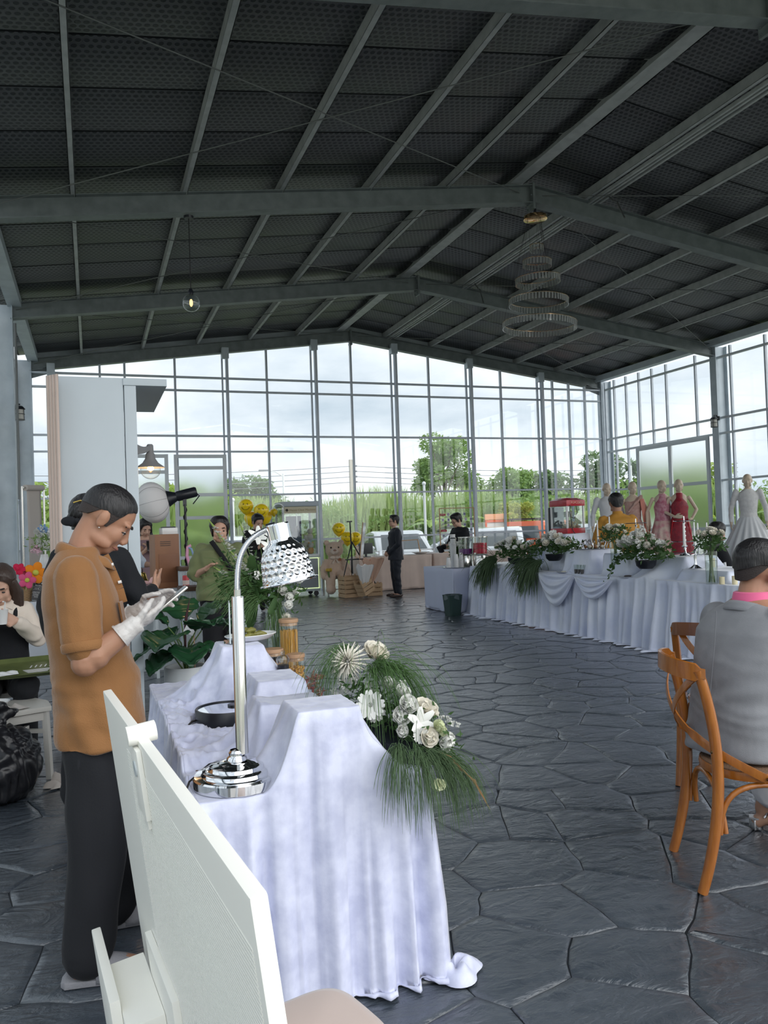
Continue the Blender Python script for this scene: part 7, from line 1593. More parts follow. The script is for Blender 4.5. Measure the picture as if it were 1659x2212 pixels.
t = thing('paper_fan', (-.82, 10.27, .96), 0, 'folded beige striped paper fan stuck in the basket', 'fan')
for k in range(6): a = R(100 + k * 11); MB().extrude([(0, -.004 * k, 0), (math.cos(a) * .19, -.004 * k, math.sin(a) * .19), (math.cos(a + R(9)) * .19, -.004 * k, math.sin(a + R(9)) * .19)], (0, .003, 0)).build('fan_blade', C_cream if k % 2 else MATS['beige_curtain'], t, smooth=False)
t = thing('clapperboard', (-.60, 10.30, .768), R(8), 'black film clapperboard with white stripes leaning beside the basket', 'clapperboard'); tilt = Euler((R(-14), R(10), 0)).to_matrix()
MB().box(tilt @ V((0, 0, .11)), (.19, .012, .20), tilt).build('slate', M_blk, t, bevel=.002); Ms = tilt.to_4x4() @ Matrix.Translation((0, -.008, 0)); cb = mat('chalk_white', (.62, .62, .62), .8)
for z_, s_, tx in ((.185, .024, 'PRODUCTION'), (.150, .018, 'SCENE  TAKE  ROLL'), (.098, .018, 'DIRECTOR'), (.072, .018, 'CAMERA'), (.046, .018, 'DATE')):
    fm = Matrix.Rotation(PI / 2, 4, 'X'); fm.translation = V((0 if z_ > .14 else -.05, -.0005, z_)); text('slate_lettering', tx, s_, cb, t, Ms @ fm, .0005)
m = MB()
for z_ in (.168, .135, .112, .085, .059): q = MB().box((0, 0, z_), (.18, .001, .0018)); q.move(Ms); m.add(q.v, q.f)
for x_ in (-.03, .03): q = MB().box((x_, 0, .151), (.0018, .001, .033)); q.move(Ms); m.add(q.v, q.f)
tag(m.build('slate_lines', cb, t, smooth=False), None, None, None, 'stuff')
for zz, rot in ((.222, 0), (.252, R(-6))):
    q = tilt.to_4x4() @ Matrix.Translation((0, 0, zz)) @ Matrix.Rotation(rot, 4, 'Y'); a = MB().box((0, 0, 0), (.19, .014, .026)).move(q).build('clap_stick', M_blk, t, bevel=.001)
    for k in range(5): MB().extrude([q @ V((-.09 + k * .038, -.008, -.013)), q @ V((-.072 + k * .038, -.008, -.013)), q @ V((-.060 + k * .038, -.008, .013)), q @ V((-.078 + k * .038, -.008, .013))], (0, .001, 0)).build('stripe', cb, a, smooth=False)
t = thing('hydrangea_vase', (-.62, 11.9, 0), 0, 'white and blue hydrangea bouquet in a white vase by the booth curtain', 'flowers'); MB().box2((-.16, -.16, 0), (.16, .16, 1.12)).build('pedestal', M_booth, t, bevel=.004); MB().lathe([(0, 1.12), (.05, 1.12), (.07, 1.2), (.05, 1.27), (.045, 1.30), (0, 1.30)], seg=24).build('vase', M_china, t); rg = random.Random(3)
M_blue = mat('hydrangea_blue', (.25, .42, .68), .7); M_pk2 = mat('pale_pink_petal', (.75, .48, .56), .7)
for k in range(16):
    a = k * 2.4; r = .05 + .11 * rg.random(); p = V((math.cos(a) * r, math.sin(a) * r, 1.42 + .22 * rg.random())); me, _ = F['stock']; o = bloom('stock', p, t, .055, (p.x, p.y, .3))
C = [V((rg.gauss(0, .10), rg.gauss(0, .08), 1.35 + rg.uniform(0, .2))) for _ in range(160)]; sprigs('foliage', t, C, L_mid, .035, 5)
for k, (p, mm) in enumerate((((0, -.08, 1.66), M_blue), ((-.1, -.08, 1.36), M_pk2), ((.08, -.06, 1.6), M_petw))):
    m = MB(); rgk = random.Random(k)
    for i in range(60): d = V((rgk.gauss(0, 1), rgk.gauss(0, 1), rgk.gauss(0, 1))).normalized(); petal(m, V(p) + d * .05, V((rgk.gauss(0, 1), rgk.gauss(0, 1), rgk.gauss(0, 1))), d, .03, .014, .1, (1, 2))
    m.build('hydrangea_head', mm, t)['kind'] = 'stuff'
t = thing('backdrop_stand', (-.93, 13.0, 0), 0, 'cream paper backdrop roll hanging from a metal stand by the left column', 'backdrop stand'); M_pap = mat('cream_paper', (.56, .51, .47), .8)
m = MB(); m.grid(lambda u, v: (.04 + .16 * u + .02 * v, -.10 + .5 * u, 2.25 - 1.45 * v + .03 * u), 6, 10); m.build('paper_sheet', M_pap, t).modifiers.new('s', 'SOLIDIFY').thickness = .004
MB().cyl((.02, -.16, 2.28), (.22, .46, 2.31), .045, seg=16).build('paper_roll', M_pap, t); MB().cyl((.0, -.22, 2.28), (.24, .52, 2.31), .014, seg=10).build('crossbar', M_steelp, t)
for (x, y) in ((-.02, -.2), (.24, .52)):
    MB().cyl((x, y, .2), (x, y, 2.3), .016, seg=10).build('stand_pole', M_steelp, t)
    for k in range(3): a = k * 2.094; MB().tube([(x, y, .5), (x + .35 * math.cos(a), y + .35 * math.sin(a), .01)], .01, 6).build('leg', M_steelp, t)
# seated woman's things: tray, cup, stool with bowl, bag, tissue, chair
JW = {k: Matrix.Rotation(R(-82), 3, 'Z') @ v + V((-.62, 6.22, 0)) for k, v in J_w.items()}
p = (JW['lwr'] + JW['rwr']) / 2 + V((0, -.085, .03)); t = thing('drinking_cup', p, 0, 'white paper cup held by the seated woman', 'cup'); MB().lathe([(0, -.05), (.026, -.05), (.035, .045), (.037, .048), (.033, .045), (.024, -.046)], seg=24).build('cup_wall', M_china, t); MB().tube([(.01, -.01, 0), (.02, -.03, .10), (.01, -.06, .105)], .005, 6).build('spoon', M_china, t)
t = thing('green_tray', (-.42, 5.80, .64), R(8), 'olive green tray with printed cards on the lap of the seated woman', 'tray'); t.rotation_euler = (R(9), 0, R(8)); M_tray = mat('tray_green', (.115, .14, .05), .25, var=(7, (.09, .11, .04))); rs = []
for k, z in ((.80, .0), (.86, .0), (1.0, .026), (1.02, .028), (1.0, .030), (.86, .006), (.80, .006)): rs.append([V((math.copysign(abs(math.cos(a)) ** .35, math.cos(a)) * .27 * k, math.copysign(abs(math.sin(a)) ** .35, math.sin(a)) * .19 * k, z)) for a in [2 * PI * q / 40 for q in range(40)]])
MB().rings(rs, True).build('tray_body', M_tray, t); m = MB()
for k in range(5): m.box((.02 + k * .03, .03, .0085), (.008, .05, .001), (0, 0, -.3))
for k in range(6): m.box((.05, -.035 - k * .012, .0085), (.17 - .01 * k, .005, .001))
tag(m.build('printed_lines', M_china, t, smooth=False), None, None, None, 'stuff')
t = thing('folded_napkin', (-.55, 5.68, .632), .4, 'crumpled white napkin on the near corner of the green tray', 'napkin'); MB().grid(lambda u, v: ((u - .5) * .14, (v - .5) * .10, .006 + .022 * abs(math.sin(u * 7 + v * 4)) * math.sin(v * PI)), 14, 10).build('paper', M_china, t)
t = thing('white_stool', (-.52, 5.55, 0), R(20), 'white wooden stool in front of the seated woman holding a bowl', 'stool'); M_wst = mat('white_paint', (.60, .58, .54), .45); m = MB(); m.prism([(-.2, -.2), (.2, -.2), (.24, .0), (.2, .2), (-.2, .2), (-.24, 0)], .425, .455); m.build('seat', M_wst, t, bevel=.006)
MB().box((0, 0, .395), (.36, .36, .05)).build('apron', M_wst, t, bevel=.004)
for sx in (-.17, .17):
    for sy in (-.17, .17): MB().beam((sx * 1.08, sy * 1.08, 0), (sx, sy, .43), .035, .035).build('leg', M_wst, t, bevel=.003)
for a, b in (((-.17, -.17, .27), (.17, .17, .27)), ((-.17, .17, .3), (.17, -.17, .3))): MB().beam(a, b, .02, .025).build('stretcher', M_wst, t)
t = thing('snack_bowl', (-.60, 5.50, .457), 0, 'white bowl with leftover food on the white stool', 'bowl'); MB().lathe([(0, .0), (.05, 0), (.09, .04), (.095, .046), (.088, .042), (.05, .008), (0, .008)], seg=32).build('bowl', M_china, t); MB().ball((0, 0, .028), (.06, .06, .018), 14, 8).build('food', M_pick, t)
t = thing('kraft_napkin', (-.50, 5.42, .457), .6, 'beige paper napkin draped on the edge of the white stool', 'napkin'); MB().grid(lambda u, v: ((u - .5) * .18, (v - .5) * .12, .005 + .02 * math.sin(u * 9) ** 2 * v), 14, 8).build('paper', M_pap, t)
t = thing('chair', (-.64, 6.30, 0), R(-82), 'white chair under the seated woman with the cup', 'chair'); MB().box((.04, 0, .435), (.42, .42, .035)).build('seat', M_wst, t, bevel=.008)
for sx in (-.14, .22):
    for sy in (-.18, .18): MB().beam((sx, sy, 0), (sx, sy, .42), .035, .035).build('leg', M_wst, t)
for sy in (-.18, .18): MB().beam((-.17, sy, .43), (-.24, sy, .85), .035, .03).build('back_post', M_wst, t)
MB().beam((-.23, -.2, .80), (-.23, .2, .80), .03, .08).build('back_rail', M_wst, t)
t = thing('rubbish_bag', (-.55, 5.12, 0), 0, 'full black rubbish bag on the floor at the left edge', 'bag'); m = MB(); m.ball((0, 0, .2), (.24, .21, .24), 28, 20); m.tube([(0, 0, .40), (.02, 0, .48), (.06, .02, .54)], [.06, .04, .07], 12); m.v = [(x, y, max(z, .004)) for x, y, z in m.v]
remesh(m, 'plastic_sack', mat('bin_liner', (.014, .014, .017), .28), t, .012, 2, 1, lambda co: waves(co, [((.4, .2, -.9), .10, .014), ((.8, .3, .2), .06, .010), ((.1, .9, .4), .035, .005)], 31))
t = thing('paper_tissue', (-.235, 5.25, 0), .3, 'crumpled beige tissue on the floor behind the man in brown', 'tissue'); MB().grid(lambda u, v: ((u - .5) * .13 + .02 * math.sin(v * 9), (v - .5) * .12, .006 + .09 * abs(math.sin(u * 5 + v * 3)) * math.sin(v * PI) * math.sin(u * PI)), 18, 14).build('paper', M_pap, t)
# ---------------------------------------------------------------- hanging lights
t = thing('globe_pendant', (1.285, 10.40, 4.5), 0, 'clear glass globe pendant on a thin black cord from the roof frame', 'pendant lamp'); MB().ball((0, 0, 0), .113, 28, 20).build('glass_globe', M_clear, t); MB().lathe([(0, .10), (.03, .10), (.035, .14), (.02, .18), (.0, .19)], seg=20).build('cap', M_blk, t); MB().cyl((0, 0, .15), (0, 0, 1.14), .006, seg=6).build('cord', M_cable, t); MB().lathe([(0, 1.10), (.06, 1.10), (.065, 1.13), (.0, 1.145)], seg=20).build('ceiling_rose', M_blk, t); MB().ball((0, 0, .0), (.022, .022, .05), 12, 8).build('filament', mat('warm_filament', (1, .7, .35), .4, emit=((1, .55, .2), 1.6)), t)
t = thing('ring_chandelier', (6.5, 10.44, 6.14), 0, 'chandelier of five crystal rings hanging below the roof ridge', 'chandelier'); M_gold = mat('gold_mirror', (.80, .52, .25), .10, 1.0); M_cry = mat('crystal', (.85, .88, .86), .08, trans=.75, ior=1.5, spec=.8)
MB().lathe([(0, .05), (.175, .05), (.18, .04), (.18, .0), (.17, -.006), (0, -.006)], seg=40).build('canopy', M_gold, t); MB().cyl((0, 0, .05), (0, 0, .26), .02, seg=8).build('hanger', M_blk, t)
for z, r, tx, ty in ((5.693, .10, 0, 0), (5.459, .215, .04, .02), (5.196, .335, .03, -.06), (4.856, .445, .02, .03), (4.501, .555, .03, .04)):
    dz = z - 6.14; ring = empty('crystal_ring', t, (0, 0, dz)); ring.rotation_euler = (tx, ty, 0); n = int(r * 130)
    MB().lathe([(r - .008, .045), (r + .008, .045), (r + .008, .052), (r - .008, .052), (r - .008, .045)], seg=64).build('metal_band', M_gold, ring); m = MB()
    for k in range(n):
        a = 2 * PI * k / n; m.box((math.cos(a) * r, math.sin(a) * r, 0), (.012, .030, .09), (0, 0, a))
    tag(m.build('crystal_bars', M_cry, ring, smooth=False), None, None, None, 'stuff')
    for k in range(3): a = k * 2.094 + r; MB().tube([V((math.cos(a) * r, math.sin(a) * r, dz + .05)), V((math.cos(a) * .12, math.sin(a) * .12, 0))], .0018, 4).build('wire', M_cable, t)
def lantern(loc, rz, lb):
    t = thing('wall_lantern', loc, rz, lb, 'wall lamp', 'caged wall lanterns'); MB().box((-.0, 0, .11), (.03, .07, .10)).build('back_plate', M_blk, t); MB().tube([(0, 0, .13), (.06, 0, .19), (.13, 0, .17)], .016, 8).build('arm', M_blk, t); MB().lathe([(0, .15), (.05, .14), (.095, .09), (.09, .085), (0, .09)], (.13, 0, 0), 20).build('hood', M_blk, t); MB().lathe([(.0, .085), (.065, .08), (.07, -.09), (.06, -.10), (0, -.10)], (.13, 0, 0), 18).build('frosted_glass', mat('frosted_glass', (.75, .73, .66), .4, trans=.3), t)
    for k in range(4): a = k * PI / 2 + .5; MB().tube([(.13 + math.cos(a) * .075, math.sin(a) * .075, .09), (.13 + math.cos(a) * .08, math.sin(a) * .08, -.10)], .006, 5).build('cage_bar', M_blk, t)
    for z in (-.10, 0): MB().tube([(.13 + math.cos(a) * .08, math.sin(a) * .08, z) for a in [2 * PI * k / 20 for k in range(21)]], .006, 5).build('cage_ring', M_blk, t)
lantern((-1.215, 15.3, 3.72), R(-50), 'black caged wall lantern on the left column'); lantern((14.06, 14.86, 3.72), R(180), 'black caged wall lantern on the right column')
# ================================================================== props along the glass and on the far buffet
M_bal = mat('yellow_balloon', (1.0, .72, .015), .25, coat=.3); M_ink = mat('black_ink', (.02, .015, .01), .6)
def balloon(loc, r, lb, face=True, m=None, d=(-.25, -1, 0), end=None):
    t = thing('balloon', loc, 0, lb, 'balloon', 'smiley balloons'); d = V(d).normalized(); u = V((0, 0, 1)).cross(d).normalized(); w = d.cross(u)
    MB().lathe([(0, -1.22), (.05, -1.2), (.03, -1.12), (.35, -.92), (.72, -.55), (.95, -.1), (1.0, .2), (.9, .6), (.6, .92), (.25, 1.06), (0, 1.08)], seg=28).move(Matrix.Scale(r, 4)).build('envelope', m or M_bal, t)
    def on(a, b): 
        q = (d + u * a + w * b).normalized(); k = 1.0; return V((q.x, q.y, q.z * 1.03 + .1)) * r * (k + .012)
    if face:
        for s in (-1, 1): MB().ball(on(s * .28, .25), (r * .05, r * .05, r * .11), 8, 6).build('smiley_eye', M_ink, t)
        MB().tube([on(.62 * math.cos(a), -.02 + .55 * math.sin(a)) for a in [PI * (1.08 + .84 * k / 14) for k in range(15)]], r * .03, 5).build('smiley_mouth', M_ink, t)
    MB().tube([(0, 0, -1.2 * r), (.02, 0, -1.2 * r - .2), V(end or (-.03, .02, -1.0)) ], .004, 4).build('ribbon', M_petw, t); return t
for x, y, z, lb, f in ((3.20, 17.4, 2.07, 'top left yellow smiley balloon of the cluster above the man in black sweater', 1), (3.50, 17.2, 1.95, 'yellow smiley balloon directly above the man in black sweater', 1), (3.34, 17.55, 1.80, 'plain yellow balloon low on the left, behind the man in black sweater', 0), (3.66, 17.65, 1.83, 'yellow balloon peeking out right of the man in black sweater', 0)): balloon((x, y, z), .165, lb, f, end=(3.4 - x, 17.4 - y, -z + .02))
balloon((3.9, 17.3, 1.97), .14, 'clear white balloon with yellow inside beside the claw machine', False, pane_mat('clear_balloon', (.90, .91, .91), 3.5), end=(-.2, .1, -1.95)); balloon((3.83, 17.45, 1.93), .085, 'small yellow balloon half hidden beside the clear white balloon', False, end=(-.1, 0, -1.9))
for x, y, z, lb in ((5.42, 17.75, 1.50, 'upper yellow smiley balloon above the teddy bear'), (5.56, 17.55, 1.28, 'large yellow smiley balloon low beside the black easel'), (5.80, 17.7, 1.27, 'yellow smiley balloon behind the black easel on the right')): balloon((x, y, z), .155, lb, True, end=(5.42 - x, 17.6 - y, .75 - z))
# claw machine
t = thing('claw_machine', (4.46, 17.9, 0), 0, 'grey claw machine with a glass case of plush toys and a name board', 'claw machine'); M_cm = mat('claw_grey', (.36, .41, .46), .4); M_led = mat('led_trim', (.8, .9, .55), .4, emit=((.75, .9, .45), .6)); M_navy = mat('claw_navy', (.05, .08, .15), .5)
MB().box2((-.42, -.36, .12), (.42, .36, .92)).build('base_cabinet', M_cm, t, bevel=.01); MB().box2((-.43, -.37, 2.06), (.43, .37, 2.17)).build('roof', M_cm, t, bevel=.01); MB().box2((-.42, -.36, .90), (.42, .36, .96)).build('deck', M_white, t, bevel=.006)
for sx in (-.40, .40):
    for sy in (-.34, .34): MB().beam((sx, sy, .96), (sx, sy, 2.06), .045, .045).build('corner_post', M_white, t)
    for sy in (-.26, .26): MB().lathe([(0, -.02), (.055, -.02), (.06, 0), (.055, .02), (0, .02)], (sx * .85, sy, .06), 14, axis=(0, 1, 0)).build('caster', M_blk, t)
for a, b in (((-.38, -.345, .97), (.38, -.338, 1.9)), ((-.38, .338, .97), (.38, .345, 2.05)), ((-.405, -.32, .97), (-.398, .32, 2.05)), ((.398, -.32, .97), (.405, .32, 2.05))): MB().box2(a, b).build('glass_pane', M_clear, t, smooth=False)
MB().box2((-.38, -.352, 1.90), (.38, -.335, 2.05)).build('name_board', mat('board_cream', (.55, .50, .36), .5), t); text('lettering', 'Happy Claw Machine', .072, mat('board_ink', (.30, .24, .12), .6), t, face_M((.05, -.354, 1.975), (0, -1, 0))); MB().lathe([(0, 0), (.036, 0), (.036, .004), (0, .004)], (-.31, -.352, 1.975), 5, axis=(0, -1, 0)).build('shield_emblem', M_ink, t)
MB().box2((-.18, .30, .97), (.18, .33, 1.85)).build('navy_back_panel', M_navy, t); MB().box2((-.40, -.372, .2), (.40, -.36, .86)).build('front_door', mat('claw_panel', (.25, .28, .31), .4), t, bevel=.004)
m = MB()
for a, b in (((-.38, -.38, .18), (.38, -.37, .195)), ((-.38, -.38, .865), (.38, -.37, .88)), ((-.39, -.38, .18), (-.375, -.37, .88)), ((.375, -.38, .18), (.39, -.37, .88)), ((.422, -.33, .18), (.43, -.315, .88)), ((.422, .315, .18), (.43, .33, .88)), ((.422, -.33, .18), (.43, .33, .195)), ((.422, -.33, .865), (.43, .33, .88))): m.box2(a, b)
m.build('led_trim', M_led, t, smooth=False); MB().cyl((0, 0, 2.06), (0, 0, 1.62), .012, seg=8).build('claw_cable', M_steelp, t)
for k in range(3): a = k * 2.094; MB().tube([(0, 0, 1.62), (.08 * math.cos(a), .08 * math.sin(a), 1.56), (.05 * math.cos(a), .05 * math.sin(a), 1.48)], .008, 6).build('claw_finger', M_steelp, t)
M_plw = mat('plush_cream', (.66, .60, .52), .9, sheen=.4); M_plo = mat('plush_orange', (.72, .36, .10), .9, sheen=.4); PL = [M_plw, M_plo, M_plw, M_plw]
for k, (x, y, z) in enumerate(((.1, -.2, 1.0), (.27, -.18, 1.0), (-.1, -.2, 1.0), (-.28, -.15, 1.0), (.2, -.1, 1.17), (.02, .05, 1.0), (.3, .12, 1.0), (-.25, .12, 1.0), (.26, -.16, 1.32))):
    p = thing('plush_toy', (4.46 + x, 17.9 + y, z - .03), 0, ('small cream' if k % 2 == 0 else 'small orange') + ' plush toy piled inside the claw machine', 'plush toy', 'plush toys in the claw machine'); q = PL[k % 2]
    MB().ball((0, 0, .07), (.075, .07, .08), 12, 8).build('body', q, p); MB().ball((0, -.01, .19), .065, 12, 8).build('head', M_plw, p)
    for s in (-1, 1): MB().ball((s * .045, 0, .245), .022, 8, 6).build('ear', q, p)
# giant teddy bear on a white chair
TB = V((5.20, 17.45, 0)); t = thing('bear_chair', TB, 0, 'low white chair carrying the giant teddy bear', 'chair'); MB().box((0, .1, .40), (.44, .44, .035)).build('seat', M_wst, t, bevel=.008)
for sx in (-.19, .19):
    for sy in (-.08, .29): MB().beam((sx, sy, 0), (sx, sy, .39), .03, .03).build('leg', M_wst, t)
MB().beam((-.19, -.08, .14), (.19, -.08, .14), .02, .02).build('stretcher', M_wst, t); MB().beam((-.19, .29, .40), (-.19, .33, .8), .03, .03).build('back_post', M_wst, t); MB().beam((.19, .29, .40), (.19, .33, .8), .03, .03).build('back_post', M_wst, t)
t = thing('teddy_bear', TB + V((0, 0, .42)), R(-8), 'giant beige teddy bear with a bow sitting beside the claw machine', 'teddy bear'); M_bear = mat('bear_plush', (.60, .45, .35), .95, sheen=.6, bump=(45, .8)); m = MB()
m.ball((0, 0, .20), (.21, .17, .26), 18, 12); m.ball((.0, -.03, .62), (.21, .18, .19), 18, 12); m.ball((0, 0, .42), (.15, .13, .10), 14, 10)
for s in (-1, 1):
    m.ball((s * .17, .0, .78), (.07, .04, .07), 12, 8); m.tube([(s * .16, -.02, .38), (s * .27, -.10, .22), (s * .27, -.17, .06)], [.075, .085, .085], 12); m.ball((s * .27, -.17, .04), .087, 12, 8); m.tube([(s * .11, -.06, .08), (s * .135, -.22, .0), (s * .14, -.25, -.22)], [.115, .115, .105], 14); m.ball((s * .14, -.28, -.27), (.115, .14, .105), 14, 10)
remesh(m, 'plush_body', M_bear, t, .016, 3, .8, lambda co: waves(co, [((.3, .5, .7), .05, .003), ((.8, .1, -.4), .04, .003)], 4)); remesh(MB().ball((-.02, -.20, .585), (.095, .075, .075), 14, 10), 'muzzle', mat('bear_muzzle', (.62, .52, .44), .9, sheen=.5), t, .012, 2)
MB().ball((-.025, -.275, .615), (.036, .022, .024), 10, 8).build('nose', mat('bear_nose', (.30, .17, .12), .5), t)
for s in (-1, 1):
    MB().ball((-.01 + s * .085, -.185, .675), .021, 10, 8).build('eye', M_ink, t); MB().ball((s * .055, -.15, .445), (.065, .03, .04), 10, 8).build('bow_loop', MATS['bear_muzzle'], t); MB().extrude([(0, -.17, .44), (s * .09, -.19, .32), (s * .04, -.19, .31)], (0, .01, 0)).build('bow_tail', MATS['bear_muzzle'], t)
MB().box((.10, -.165, .40), (.07, .01, .06), (0, .2, 0)).build('heart_patch', mat('patch_brown', (.32, .12, .06), .8), t)
t = thing('yellow_posy', (4.96, 17.15, .60), 0, 'small yellow flower posy propped at the left arm of the teddy bear', 'flowers'); M_ye = mat('mustard_petal', (.55, .38, .06), .8)
for k in range(9): a = k * 2.4; MB().ball((.05 * math.cos(a) * (k % 3) * .6, .03 * math.sin(a), .05 * math.sin(a * 1.3) * (k % 3) * .7), .035, 8, 6).build('blossom', M_ye, t)
MB().tube([(0, 0, -.04), (.02, 0, -.17)], [.03, .012], 8).build('stem', M_stem, t)
# easel, sign, crates, bouquets
t = thing('tripod_easel', (5.47, 16.95, 0), 0, 'black folding tripod easel behind the wooden crates', 'easel'); MB().tube([(0, 0, .5), (-.02, .02, 1.66)], .016, 8).build('mast', M_blk, t); MB().box((-.03, .02, 1.67), (.12, .03, .03)).build('top_clip', M_blk, t)
for p in ((-.36, -.10, .01), (.62, -.12, .01), (.10, .45, .01)): MB().tube([(0, 0, 1.22), V(p) * .5 + V((0, 0, .62)), p], [.014, .013, .010], 8).build('leg', M_blk, t)
MB().box((.05, -.07, .82), (.46, .06, .025)).build('ledge', M_blk, t)
t = thing('sign_board', (5.70, 16.85, .835), R(64), 'thin pale wood framed sign standing edge-on on the easel', 'sign'); MB().box((0, 0, .40), (.52, .012, .80), (.12, 0, 0)).build('board', M_china, t); MB().box((-.26, .0, .40), (.02, .02, .82), (.12, 0, 0)).build('frame_edge', M_wood_l, t)
M_crate = mat('crate_pine', (.52, .36, .22), .7, bump=(25, .15), stretch=(1, 1, 6), var=(5, (.46, .31, .18)))
def crate(loc, rz, w, d, h, lb, tilt=(0, 0, 0)):
    t = thing('wooden_crate', loc, rz, lb, 'crate', 'pine crates by the easel'); t.rotation_euler = (tilt[0], tilt[1], rz)
    for k in range(int(h / .095)):
        z = .045 + k * .095
        for s in (-1, 1): MB().box((0, s * d / 2, z), (w, .012, .08)).build('slat', M_crate, t, smooth=False); MB().box((s * w / 2, 0, z), (.012, d, .08)).build('slat', M_crate, t, smooth=False)
    for sx in (-1, 1):
        for sy in (-1, 1): MB().box((sx * (w / 2 - .02), sy * (d / 2 - .02), h / 2), (.03, .03, h)).build('corner_post', M_crate, t, smooth=False)
    MB().box((0, 0, .01), (w - .02, d - .02, .012)).build('bottom', M_crate, t, smooth=False)
crate((5.33, 16.72, 0), R(6), .42, .36, .50, 'tall pine slat crate at the foot of the easel'); crate((5.86, 16.72, 0), R(-4), .34, .3, .30, 'lower pine slat crate under the peach bouquet'); crate((5.56, 16.28, .11), R(20), .30, .26, .36, 'small pine crate tipped over in front of the other two', (0, R(-24), 0))
def wrap(loc, lb, paper, fm, R0, n, kind):
    t = thing('wrapped_bouquet', loc, 0, lb, 'bouquet', 'paper wrapped bouquets'); rg = random.Random(n)
    for k in range(7):
        a = k * .9 + .2; p = MB()
        def fn(u, v, a=a): q = a + (u - .5) * 1.1; r = .02 + (R0 * 1.25) * v ** .8; return (math.cos(q) * r, math.sin(q) * r * .7 - .05 * v, -.28 + .46 * v + .05 * math.sin(u * PI) * v + .02 * math.sin(u * 9 + k))
        p.grid(fn, 8, 6); p.build('paper_sheet', paper, t)
    for k in range(n): a = k * 2.4; r = R0 * .75 * math.sqrt((k + .5) / n); o = bloom(kind, (math.cos(a) * r, math.sin(a) * r * .7 - .04, .12 + .05 * (1 - r / R0)), t, .045, (math.cos(a) * r * 2, -.6, .7)); o.data = fm
    MB().tube([(0, 0, -.28), (.0, .02, -.42)], [.025, .035], 8).build('stem_bundle', paper, t)
def tinted(me, m): q = me.copy(); q.materials.clear(); q.materials.append(m); return q
RW = tinted(F['rose'][0], M_petw); RR = tinted(F['rose'][0], mat('coral_petal', (.62, .10, .08), .6)); wrap((5.48, 16.18, .50), 'white rose bouquet in white paper leaning on the tipped crate', M_china, RW, .15, 12, 'rose'); wrap((5.80, 16.55, .62), 'coral rose bouquet in peach paper on the lower crate', mat('peach_paper', (.72, .48, .36), .7), RR, .19, 14, 'rose')
# reception table things
t = thing('laptop_screen', (6.15, 17.98, .82), R(10), 'black screen standing at the left end of the beige table', 'screen'); MB().box((0, 0, .20), (.38, .02, .26)).build('panel', M_blk, t, bevel=.004); MB().box((0, 0, .04), (.05, .03, .08)).build('stand', M_blk, t); MB().box((0, 0, .006), (.2, .14, .012)).build('foot', M_blk, t)
t = thing('menu_card', (5.98, 17.95, .82), R(15), 'small printed photo card on the beige table by the easel', 'card'); MB().box((0, 0, .13), (.2, .01, .26)).build('card', mat('card_photo', (.45, .33, .28), .5, var=(14, (.62, .58, .52))), t); MB().box((0, 0, .13), (.23, .008, .29)).build('frame', M_wood_l, t)
for k, (x, y, lb) in enumerate(((6.5, 18.05, 'white paper sheet nearest the black screen on the beige table'), (6.75, 18.1, 'white paper sheet left of the dark suited man on the beige table'), (7.35, 18.05, 'white paper sheet right of the dark suited man on the beige table'))):
    t = thing('paper_sheet', (x, y, .822), .2 * k, lb, 'paper', 'papers on the beige table'); MB().box((0, 0, .002), (.21, .297, .004)).build('sheet', M_china, t); MB().box((0, .05, .0045), (.15, .12, .001)).build('printed_block', M_cm, t)
t = thing('white_bowl', (7.62, 18.1, .82), 0, 'shallow pale dish at the right end of the first beige table', 'bowl'); MB().lathe([(0, 0), (.1, 0), (.22, .05), (.225, .06), (.2, .05), (.1, .012), (0, .012)], seg=32).build('dish', M_china, t)
t = thing('empty_frame', (7.35, 18.3, .82), R(-5), 'small empty wooden frame leaning on the beige table', 'frame'); MB().beam((-.25, 0, 0), (-.27, .06, .34), .02, .02).build('frame_side', M_wood_l, t); MB().beam((-.27, .06, .34), (.30, .06, .36), .02, .02).build('frame_top', M_wood_l, t); MB().beam((.30, .06, .36), (.34, 0, 0), .02, .02).build('frame_side', M_wood_l, t)
t = thing('photo_frame_stand', (8.72, 18.25, .82), R(-4), 'tall pine frame strung with rows of small photo cards', 'photo frame'); FW, FH = .47, 1.12
for s in (-1, 1): MB().box((s * FW, 0, FH / 2), (.022, .022, FH)).build('frame_side', M_wood_l, t, smooth=False)
for z in (.012, FH): MB().box((0, 0, z), (2 * FW, .022, .022)).build('frame_rail', M_wood_l, t, smooth=False)
rg = random.Random(9); PCM = [mat('photo_pale', (.62, .64, .68), .5), mat('photo_navy', (.16, .18, .30), .5), mat('photo_lilac', (.45, .38, .52), .5)]; RCM = mat('banner_red', (.42, .03, .04), .6)
for r in range(7):
    z = .96 - r * .135; MB().tube([(-FW, 0, z + .05), (0, 0, z + .035), (FW, 0, z + .05)], .0018, 4).build('string', M_petw, t)
    for k in range(6):
        x = -.38 + k * .15 + rg.uniform(-.02, .02)
        if (r, k) in ((0, 0), (3, 0)): MB().box((x, -.005, z), (.15, .004, .055)).build('banner', RCM, t); text('banner_word', 'PHOTO' if r == 0 else 'LOVE', .035, PCM[0], t, face_M((x, -.008, z), (0, -1, 0))); continue
        if rg.random() < .12: continue
        c = MB().box((x, -.006, z), (.062, .003, .078)).build('photo_card', PCM[0], t); MB().box((x, -.0085, z + .008), (.05, .002, .05)).build('photo_print', PCM[1 + (k + r) % 2], c)
c = MB().box((.0, -.012, .90), (.13, .003, .20)).build('photo_card', PCM[2], t)
